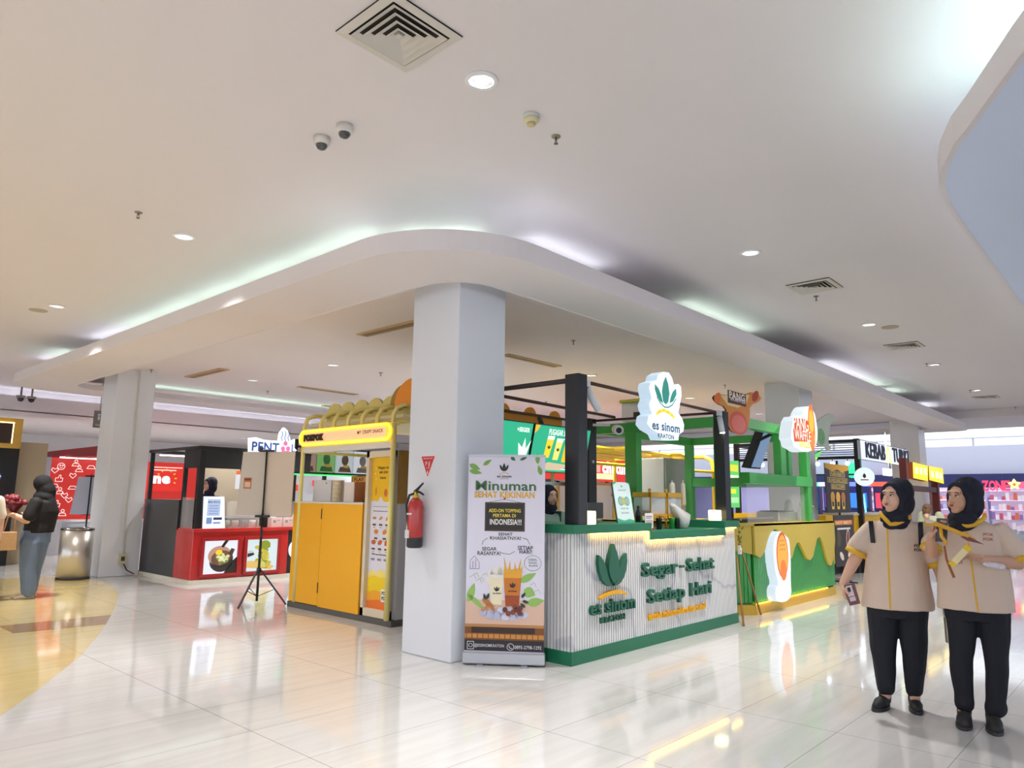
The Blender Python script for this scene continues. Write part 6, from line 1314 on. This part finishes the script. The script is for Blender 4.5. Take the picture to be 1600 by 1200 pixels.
def shoe(parent, hx, hy, tx, ty, m, s=1.0, sole='2a2a2c', name='shoe', z=0):
    mb = MB(); h = Vector((hx, hy, 0)); t_ = Vector((tx, ty, 0))
    mb.cap(h+Vector((0, 0, .045*s+z)), .038*s, h.lerp(t_, .6)+Vector((0, 0, .04*s+z)), .042*s); mb.cap(h.lerp(t_, .6)+Vector((0, 0, .038*s+z)), .042*s, t_+Vector((0, 0, .03*s+z)), .030*s); mb.cap(h+Vector((0, 0, .06*s+z)), .04*s, h+Vector((0, .0, .10*s+z)), .040*s)
    for v in mb.v: v.z = max(v.z, .012+z)
    o = organic(mb, name, parent, m, .006, 3)
    d = (t_-h).normalized(); q = Vector((-d.y, d.x, 0)); pts = []
    for k in range(24):
        a = 2*PI*k/24; c = h.lerp(t_, .5); L = (t_-h).length/2+.040*s; pts.append(c+d*L*math.cos(a)+q*.044*s*math.sin(a))
    sb = MB(); n = 24; sb.add([p+Vector((0, 0, z)) for p in pts]+[p+Vector((0, 0, .02+z)) for p in pts], [tuple(range(n))[::-1], tuple(range(n, 2*n))]+[(i, (i+1) % n, n+(i+1) % n, n+i) for i in range(n)], mat(sole, .6)); so = sb.build('sole', None); so.parent = o; INV[so.name] = Matrix()
    return o
def lookrot(x, y):
    """rotation that turns local -Y towards the camera"""
    return math.atan2(-x, y)+0 if False else math.atan2(-x/math.hypot(x, y), y/math.hypot(x, y))
M_hij = mat('171a2a', .85); M_tun = mat('dac4b2', .8, noise=.04, scale=12); M_trou = mat('191b24', .85); M_ytrim = mat('e2b02e', .7); M_shoe = mat('1b1b1d', .7)

# ---- left woman
x, y = 5.48, 1.49
W1 = thing('person', 'woman in navy headscarf and beige uniform shirt with backpack straps, left of two walking', 'person', (x, y, 0), lookrot(x, y))
s = 1.0; T = Matrix.Translation((-.003, -.015, 1.398)) @ Matrix.Rotation(math.radians(-36), 4, 'Z') @ Matrix.Rotation(math.radians(-3), 4, 'X')
mb = MB(); headgeo(mb, T, s)
loft(mb, [(0, .01, .66, .15, .10), (0, .01, .9, .15, .10), (0, .01, 1.1, .15, .09), (0, .01, 1.2, .11, .07), (0, .01, 1.27, .05, .05)])
mb.cap((-.078, 0, .66), .07, (-.075, -.01, .40), .05); mb.cap((-.075, -.01, .40), .05, (-.06, .0, .08), .033); mb.cap((.098, .01, .66), .07, (.108, 0, .40), .05); mb.cap((.108, 0, .40), .05, (.112, .03, .08), .033)
mb.cap((-.15, 0, 1.18), .045, (-.262, -.01, .945), .042); mb.cap((-.262, -.01, .945), .042, (-.325, -.04, .80), .028)
mb.cap((.16, 0, 1.18), .045, (.262, 0, .92), .042); mb.cap((.262, 0, .92), .042, (.297, -.04, .77), .028)
hand(mb, (-.325, -.04, .80), (.12, -.12, -1), (.9, -.2, 0), (.1, -1, 0), .55)
hand(mb, (.297, -.04, .77), (.05, -.12, -1), (.15, -1, -.2), (-1, 0, 0), .75)
organic(mb, 'body', W1, M_skin, .0048, 3)
face(W1, T, s); hijab(W1, T, s, M_hij)
mb = MB()
loft(mb, [(.008, .01, .652, .222, .145), (.008, .01, .70, .222, .145), (.003, .01, .85, .205, .143), (0, .01, 1.0, .183, .135), (0, .01, 1.10, .180, .122), (0, .012, 1.17, .172, .10), (0, .014, 1.215, .14, .082), (0, .014, 1.245, .09, .066), (0, .01, 1.268, .062, .055)])
mb.cap((-.150, .01, 1.175), .062, (-.238, 0, 1.05), .070); mb.cap((.150, .01, 1.175), .062, (.243, 0, .995), .072)
mb.v = [v for v in mb.v]
tun = organic(mb, 'uniform_shirt', W1, M_tun, .007, 5, .006, 9, 3)
cuffring(W1, (-.245, -.003, 1.015), (-.5, -.05, -1), .070, M_ytrim, .035); cuffring(W1, (.256, -.002, .965), (.35, 0, -1), .071, M_ytrim, .035)
surf_strip(W1, tun, [(-.055+.02*k/24+(.02 if k > 20 else 0)*0, 1.235-.575*k/24) for k in range(25)], .011, M_ytrim, 'yellow_placket')
mb = MB(); 
cp = [(-.095, -.03, 1.285), (-.085, -.062, 1.265), (-.06, -.085, 1.238), (-.035, -.098, 1.212), (0, -.098, 1.215), (.045, -.085, 1.235), (.085, -.05, 1.26)]
for a, b in zip(cp, cp[1:]): mb.cap(a, .011, b, .011); mb.cap(Vector(a)+Vector((0, .008, .014)), .009, Vector(b)+Vector((0, .008, .014)), .009)
organic(mb, 'yellow_collar', W1, M_ytrim, .006, 2)
text_on(W1, tun, 'POK', .105, 1.068, .058, .020, mat('221d1c', .6), 'badge_print'); text_on(W1, tun, 'POK', .105, 1.040, .058, .020, mat('221d1c', .6), 'badge_print')
surf_strip(W1, tun, [(-.155+.015*k/8, 1.235-.15*k/8) for k in range(9)], .03, M_black, 'backpack_strap', .006); surf_strip(W1, tun, [(.145+.004*k/8, 1.235-.15*k/8) for k in range(9)], .03, M_black, 'backpack_strap', .006)
mb = MB(); loft(mb, [(0, .22, .85, .12, .06), (0, .23, .95, .15, .09), (0, .22, 1.1, .14, .08), (0, .20, 1.2, .08, .04)]); organic(mb, 'backpack', W1, mat('20222a', .7), .012, 3)
mb = MB(); loft(mb, [(.01, .01, .60, .185, .125), (.01, .01, .70, .19, .13)])
mb.cap((-.078, .0, .62), .100, (-.075, -.01, .40), .083); mb.cap((-.075, -.01, .40), .083, (-.06, .0, .135), .060); mb.cap((.098, .01, .62), .100, (.108, 0, .40), .080); mb.cap((.108, 0, .40), .080, (.112, .03, .13), .054)
organic(mb, 'trousers', W1, M_trou, .008, 4, .007, 10, 5)
shoe(W1, -.065, .02, -.115, -.12, M_shoe, 1.0); shoe(W1, .108, .06, .125, -.06, M_shoe, .95)
mb = MB(); 
rot = Matrix.Translation((-.268, -.085, .735)) @ Matrix.Rotation(math.radians(-16), 4, 'Y') @ Matrix.Rotation(math.radians(12), 4, 'Z')
b_ = MB().box(-.035, .035, -.005, .005, -.07, .07, mat('5f1626', .3, coat=.4)).box(-.028, .012, -.0085, -.005, -.01, .06, mat('e2cdd0', .3)).box(-.02, -.002, -.012, -.008, .02, .05, M_black).box(-.024, .014, -.0065, -.0045, -.045, -.015, mat('d9c4c8', .3)); b_.v = [rot @ v for v in b_.v]
tp = thing('smartphone', 'dark red smartphone held low in the hand of the left woman', 'phone', (x, y, 0), lookrot(x, y)); own(b_, 'phone_body', tp, .003)
tb = thing('drink_flask', 'pale grey insulated flask carried by the left woman', 'flask', (x, y, 0), lookrot(x, y))
own(MB().lathe((.315, -.075, .47), [(.030, 0), (.034, .004), (.042, .13), (.044, .16)], mat('b9b6a6', .2, metal=.6), 24), 'flask_body', tb); own(MB().lathe((.315, -.075, .63), [(.045, 0), (.046, .02), (.04, .035), (.02, .04)], mat('d8d6cf', .3), 24), 'flask_lid', tb)
own(MB().tube([(.275, -.075, .64), (.268, -.08, .70), (.30, -.085, .72), (.35, -.08, .70), (.355, -.075, .64)], .006, mat('d8d6cf', .4), 8), 'carry_loop', tb)

# ---- right woman
x, y = 5.441, 1.011
W2 = thing('person', 'woman in navy headscarf and beige uniform shirt holding a phone and yellow lanyard', 'person', (x, y, 0), lookrot(x, y))
T = Matrix.Translation((-.052, -.02, 1.398)) @ Matrix.Rotation(math.radians(-42), 4, 'Z') @ Matrix.Rotation(math.radians(-2), 4, 'X')
mb = MB(); headgeo(mb, T, s)
loft(mb, [(0, .01, .68, .14, .09), (0, .01, .9, .14, .09), (0, .01, 1.1, .14, .085), (0, .01, 1.2, .11, .07), (-.02, .01, 1.27, .05, .05)])
mb.cap((-.058, 0, .68), .06, (-.062, -.01, .40), .045); mb.cap((-.062, -.01, .40), .045, (-.052, .01, .08), .033); mb.cap((.11, 0, .68), .06, (.122, 0, .40), .045); mb.cap((.122, 0, .40), .045, (.118, .01, .08), .033)
mb.cap((-.15, 0, 1.19), .042, (-.225, -.05, 1.045), .040); mb.cap((-.225, -.05, 1.045), .040, (-.222, -.20, 1.145), .027)
mb.cap((.16, 0, 1.19), .042, (.235, -.04, 1.0), .040); mb.cap((.235, -.04, 1.0), .040, (.06, -.22, 1.025), .027)
hand(mb, (-.222, -.20, 1.145), (.15, -.25, 1), (1, -.2, -.1), (0, -1, -.2), .75)
hand(mb, (.06, -.22, 1.025), (-1, -.15, .25), (-.1, -.2, -1), (0, -1, .5), .6)
organic(mb, 'body', W2, M_skin2, .0048, 3)
face(W2, T, s, '9a5148'); hijab(W2, T, s, M_hij, (-.0, .01, -.185, .082, .075, .05))
mb = MB()
loft(mb, [(.012, .01, .698, .213, .14), (.012, .01, .75, .21, .14), (.008, .01, .88, .203, .137), (.005, .01, 1.0, .192, .13), (0, .01, 1.10, .185, .12), (-.003, .012, 1.18, .175, .10), (-.01, .014, 1.225, .14, .08), (-.015, .014, 1.25, .09, .065), (-.02, .01, 1.272, .062, .055)])
mb.cap((-.150, .01, 1.185), .060, (-.222, -.03, 1.105), .066); mb.cap((.150, .01, 1.185), .062, (.232, -.01, 1.05), .076)
tun2 = organic(mb, 'uniform_shirt', W2, M_tun, .007, 5, .006, 9, 11)
cuffring(W2, (-.228, -.042, 1.075), (-.3, -.55, -1), .060, M_ytrim, .03); cuffring(W2, (.243, -.018, 1.015), (.45, -.2, -1), .075, M_ytrim, .035)
surf_strip(W2, tun2, [(-.03+.055*k/22, 1.19-.485*k/22) for k in range(23)], .010, M_ytrim, 'yellow_placket')
mb = MB(); cp = [(-.10, -.05, 1.27), (-.07, -.085, 1.24), (-.03, -.1, 1.218), (.01, -.095, 1.225), (.045, -.08, 1.25), (.07, -.05, 1.28)]
for a, b in zip(cp, cp[1:]): mb.cap(a, .011, b, .011); mb.cap(Vector(a)+Vector((0, .008, .014)), .009, Vector(b)+Vector((0, .008, .014)), .009)
organic(mb, 'yellow_collar', W2, M_ytrim, .006, 2)
text_on(W2, tun2, 'POK', .055, 1.16, .060, .020, mat('b5705e', .6), 'badge_print'); text_on(W2, tun2, 'POK', .055, 1.132, .060, .020, mat('b5705e', .6), 'badge_print')
mb = MB(); loft(mb, [(.02, .01, .64, .175, .115), (.02, .01, .74, .185, .125)])
mb.cap((-.058, 0, .66), .090, (-.062, -.01, .40), .070); mb.cap((-.062, -.01, .40), .070, (-.052, .01, .17), .056); mb.cap((-.052, .01, .17), .058, (-.052, .01, .13), .062)
mb.cap((.11, 0, .66), .092, (.122, 0, .40), .068); mb.cap((.122, 0, .40), .068, (.118, .01, .15), .058); mb.cap((.118, .01, .14), .062, (.118, .01, .12), .062)
organic(mb, 'trousers', W2, M_trou, .008, 4, .010, 10, 9)
M_shoe2 = mat('2b2a2c', .7); shoe(W2, -.048, .03, -.05, -.13, M_shoe2, 1.05, '3a393b'); shoe(W2, .102, .03, .112, -.14, M_shoe2, 1.05, '3a393b')
rz2 = lookrot(x, y)
tp = thing('smartphone', 'black smartphone held upright at chest height by the right woman', 'phone', (x, y, 0), rz2)
rot = Matrix.Translation((-.165, -.245, 1.195)) @ Matrix.Rotation(math.radians(3), 4, 'Y') @ Matrix.Rotation(math.radians(25), 4, 'Z'); b_ = MB().box(-.033, .033, -.005, .005, -.072, .072, mat('26231f', .3, coat=.4)).box(-.025, -.008, -.008, -.005, .03, .06, mat('3f3b38', .2)); b_.v = [rot @ v for v in b_.v]; own(b_, 'phone_body', tp, .003)
tp = thing('lanyard', 'yellow lanyard with printed card held out by the right woman', 'lanyard', (x, y, 0), rz2); ly = mat('e0a52a', .6)
own(MB().tube([(-.255, -.30, 1.235), (-.20, -.31, 1.235), (-.12, -.32, 1.205), (-.03, -.32, 1.165), (.01, -.31, 1.145)], [.016, .014, .012, .012, .006], ly, 10), 'strap_bundle', tp); own(MB().tube([(-.17, -.315, 1.215), (-.165, -.32, 1.16), (-.145, -.32, 1.13), (-.14, -.32, 1.11)], .010, ly, 8), 'hanging_loop', tp)
own(MB().prism(Frame((-.03, -.325, 1.15), (1, 0, -.3)), [(0, .018), (.09, -.005), (0, -.012), (-.04, .0)], 0, .004, mat('7a3a4a', .5)), 'card', tp)
own(MB().tube([(-.15, -.26, 1.10), (-.14, -.26, 1.02), (-.10, -.25, .91)], [.005, .007, .008], mat('a8603a', .5), 8), 'hanging_cord', tp)
own(MB().ell((-.225, -.31, 1.245), (.03, .014, .012), mat('d8c4bc', .5)), 'tissue', tp)
tp = thing('snack_box', 'small yellow and white box in the lower hand of the right woman', 'box', (x, y, 0), rz2)
rot = Matrix.Translation((-.068, -.29, 1.045)) @ Matrix.Rotation(math.radians(38), 4, 'Y'); b_ = MB().box(-.02, .02, -.012, .012, -.075, .075, mat('ead9a8', .5)).box(-.021, .021, -.013, .013, .045, .076, mat('e6c22e', .5)).box(-.021, .021, -.013, .013, -.076, -.05, mat('e6c22e', .5)); b_.v = [rot @ v for v in b_.v]; own(b_, 'carton', tp, .002)
tp = thing('paper_wrap', 'crumpled white wrapper under the forearm of the right woman', 'wrapper', (x, y, 0), rz2)
mb = MB().cap((.06, -.24, 1.0), .016, (.15, -.20, .985), .02, mat('dcd2da', .5), 10); organic(mb, 'wrapper', tp, mat('dcd2da', .5), .006, 1, .006, 40)

def lean(objs, k, sh=0):
    """the figure leans sideways as it walks"""
    done = set()
    def go(o):
        if o.type == 'MESH' and o.data.name not in done:
            done.add(o.data.name)
            for v in o.data.vertices: v.co.x += k*v.co.z+sh
        for c in o.children: go(c)
    for o in objs: go(o)
LEAN1 = [W1]+[o for o in bpy.data.objects if o.parent is None and o is not W1 and (o.location-W1.location).length < .01]; lean(LEAN1, .062)
LEAN2 = [W2]+[o for o in bpy.data.objects if o.parent is None and o is not W2 and (o.location-W2.location).length < .01]; lean(LEAN2, .070, -.03)
# ---- woman in black by the left aisle
x, y = 2.848, 11.006
W3 = thing('person', 'woman in black top, black headscarf and blue jeans seen from behind on the yellow floor', 'person', (x, y, 0), lookrot(x, y))
T = Matrix.Translation((.165, .0, 1.455)) @ Matrix.Rotation(math.radians(-105), 4, 'Z'); s3 = .95
mb = MB(); headgeo(mb, T, s3); loft(mb, [(.12, .0, .85, .12, .12), (.15, 0, 1.1, .12, .13), (.15, 0, 1.25, .1, .12), (.16, 0, 1.33, .05, .05)])
mb.cap((.08, -.15, 1.22), .05, (.0, -.17, .99), .045); mb.cap((.0, -.17, .99), .045, (-.17, -.12, 1.07), .03); hand(mb, (-.17, -.12, 1.07), (-1, .1, .3), (.2, .6, .6), (0, .2, 1), .7)
mb.cap((.10, .15, 1.22), .05, (.03, .17, 1.0), .045); mb.cap((.03, .17, 1.0), .045, (-.15, .08, 1.10), .03); hand(mb, (-.15, .08, 1.10), (-1, -.2, .3), (.2, -.6, .6), (0, -.2, 1), .7)
for sy in (-.08, .08): mb.cap((.08, sy, .8), .07, (.05, sy, .42), .05); mb.cap((.05, sy, .42), .05, (.03, sy, .06), .035)
organic(mb, 'body', W3, M_skin, .007, 2)
mb = MB(); R3 = T.to_3x3()
mb.ell((.175, 0, 1.465), (.115, .105, .115)); mb.ell((.215, 0, 1.37), (.115, .12, .14)); mb.ell((.19, .0, 1.28), (.13, .15, .10)); mb.ell((.235, 0, 1.2), (.10, .15, .14))
organic(mb, 'headscarf', W3, mat('151417', .85), .01, 4, .005, 10)
mb = MB(); loft(mb, [(.13, 0, .83, .175, .17), (.15, 0, .95, .175, .165), (.18, 0, 1.1, .18, .18), (.18, 0, 1.22, .15, .17), (.17, 0, 1.30, .08, .1)]); mb.cap((.10, -.15, 1.22), .075, (.03, -.18, 1.05), .078); mb.cap((.12, .15, 1.22), .075, (.05, .18, 1.05), .078)
organic(mb, 't_shirt', W3, mat('151417', .8), .01, 4, .006, 9)
mb = MB(); loft(mb, [(.09, 0, .70, .175, .17), (.11, 0, .86, .165, .155)]); mb.cap((.04, -.08, .70), .115, (.02, -.09, .40), .095); mb.cap((.02, -.09, .40), .095, (.03, -.09, .10), .088); mb.cap((.14, .08, .70), .115, (.09, .08, .40), .09); mb.cap((.09, .08, .40), .09, (.04, .06, .10), .085)
organic(mb, 'jeans', W3, mat('6b7d98', .85, noise=.12, scale=5), .01, 3, .006, 10, 4)
shoe(W3, .06, -.09, -.10, -.11, mat('cbbda8', .7), .95, 'a89a88'); shoe(W3, .07, .06, -.06, .05, mat('cbbda8', .7), .95, 'a89a88')
tp = thing('bouquet', 'dark red foil-wrapped bouquet held by the woman in black', 'bouquet', (x, y, 0), lookrot(x, y))
mb = MB()
for k in range(44): a_ = rnd.uniform(0, 6.28); r_ = rnd.uniform(0, .13); mb.ell((-.16+r_*math.cos(a_)*1.1, -.02+r_*math.sin(a_), 1.22+rnd.uniform(-.03, .09)*(1-r_*4)), .036, mat(('8a3038', 'a64a50', '6e2028')[k % 3], .35), 8, 6)
own(mb, 'blooms', tp); own(MB().lathe((-.16, -.02, 1.02), [(.03, 0), (.06, .08), (.15, .2)], mat('7a2a34', .3), 14), 'wrapping', tp)
tp = thing('tote_bag', 'tan woven tote bag hanging from the arm of the woman in black', 'bag', (x, y, 0), lookrot(x, y))
mb = MB(); mb.v = []; mb.prism(Frame((-.19, -.16, .62), (1, .15, 0)), [(-.10, 0), (.08, 0), (.09, .23), (-.08, .23)], -.05, .05, mat('c29c6e', .7, noise=.2, scale=60)); own(mb, 'bag_body', tp, .01)
own(MB().tube([(-.24, -.19, .85), (-.19, -.18, 1.05), (-.12, -.17, 1.08), (-.12, -.17, .85)], .008, mat('b48c60', .7), 8), 'handle', tp)

lean([W3]+[o for o in bpy.data.objects if o.parent is None and o is not W3 and (o.location-W3.location).length < .01], -.09)
# ---- people in the background, same builder
def bystander(label, x, y, h, yaw, top, scarf, legs='25252c', seated=0, apron=None, arm=0, hair=None, z0=0, bend=0):
    w = thing('person', label, 'person', (x, y, z0), lookrot(x, y)); k = h/1.55
    bx_ = -bend*.35; T = Matrix.Translation((bx_, -.02, (1.43-bend*.25)*k)) @ Matrix.Rotation(math.radians(yaw), 4, 'Z') @ Matrix.Rotation(math.radians(bend*40), 4, 'X'); s = .95*k
    mb = MB(); headgeo(mb, T, s); loft(mb, [(0, 0, .7*k, .14, .10), (0, 0, 1.0*k, .13, .09), (bx_*.7, 0, (1.2-bend*.12)*k, .13, .08), (bx_, 0, (1.31-bend*.2)*k, .05, .05)])
    for sx in (-1, 1):
        mb.cap((sx*.08, 0, .7*k), .08, (sx*.08, 0, .4*k), .055); mb.cap((sx*.08, 0, .4*k), .055, (sx*.08, 0, .07*k), .04)
        ex = bx_*.7+sx*.19; mb.cap((bx_*.8+sx*.14, 0, 1.21*k), .045, (ex, -.02, .97*k), .04); wv = (ex-sx*.04, -.20, 1.0*k) if arm else (ex, -.04, .76*k)
        mb.cap((ex, -.02, .97*k), .04, wv, .028); hand(mb, wv, (-sx*.2, -1, 0) if arm else (0, 0, -1), (0, 0, -1) if arm else (-sx, 0, 0), (-sx, 0, .2) if arm else (0, -1, 0), .6)
    organic(mb, 'body', w, M_skin, .009, 2); face(w, T, s)
    if scarf: hijab(w, T, s, mat(scarf, .85), voxel=.01)
    if hair:
        mb = MB(); mb.ell(T @ Vector((0, .02, .045)), (.086, .098, .085)); mb.ell(T @ Vector((0, .06, -.02)), (.075, .05, .08)); mb.ell(T @ Vector((0, .11, .03)), .04); organic(mb, 'hair', w, mat(hair, .7), .01, 2)
    mb = MB(); loft(mb, [(0, 0, .68*k, .19, .13), (0, 0, .9*k, .175, .125), (bx_*.5, 0, 1.1*k, .175, .12), (bx_*.8, 0, (1.22-bend*.1)*k, .14, .09), (bx_, 0, (1.30-bend*.18)*k, .065, .06)])
    for sx in (-1, 1): mb.cap((bx_*.8+sx*.14, 0, 1.20*k), .068, (bx_*.7+sx*.185, -.01, 1.03*k), .062)
    tt = organic(mb, 'shirt', w, mat(top, .8), .011, 3, .005, 9)
    if apron: surf_strip(w, tt, [(.02, (1.27-.6*q/14)*k) for q in range(15)], .20, mat(apron, .7), 'apron', .006)
    mb = MB(); loft(mb, [(0, 0, .64*k, .165, .115), (0, 0, .74*k, .17, .12)])
    for sx in (-1, 1): mb.cap((sx*.08, 0, .66*k), .095, (sx*.08, 0, .4*k), .08); mb.cap((sx*.08, 0, .4*k), .08, (sx*.08, 0, .12*k), .07)
    organic(mb, 'trousers', w, mat(legs, .8), .012, 3)
    for sx in (-1, 1): shoe(w, sx*.08, .03, sx*.09, -.12, M_shoe, 1)
    return w
bystander('drinks seller in navy headscarf and mint shirt behind the fluted counter', 6.02, 4.92, 1.50, 35, 'b9cfc3', '1a1a2a', apron='2a6b4c')
bystander('kiosk worker in navy headscarf seen behind the red counter', 5.62, 12.05, 1.64, -60, '232a4a', '171a30')
bystander('person in black headscarf behind the black and yellow counter', 15.9, 6.0, 1.5, 0, '26262c', '18181c')
p = PZ(1478, 905); bystander('person with tied brown hair and pale green jacket bending over behind the right woman', p.x, p.y, 1.50, 165, 'c2c8ae', None, legs='5a5a60', hair='7a583e', bend=.6)
p = PZ(-46, 948); bystander('person in a cream top cut off by the left edge of the picture', p.x, p.y, 1.6, -90, 'd9cdb8', 'cfc2ae', legs='b9ac98')

bpy.data.scenes.remove(TS)
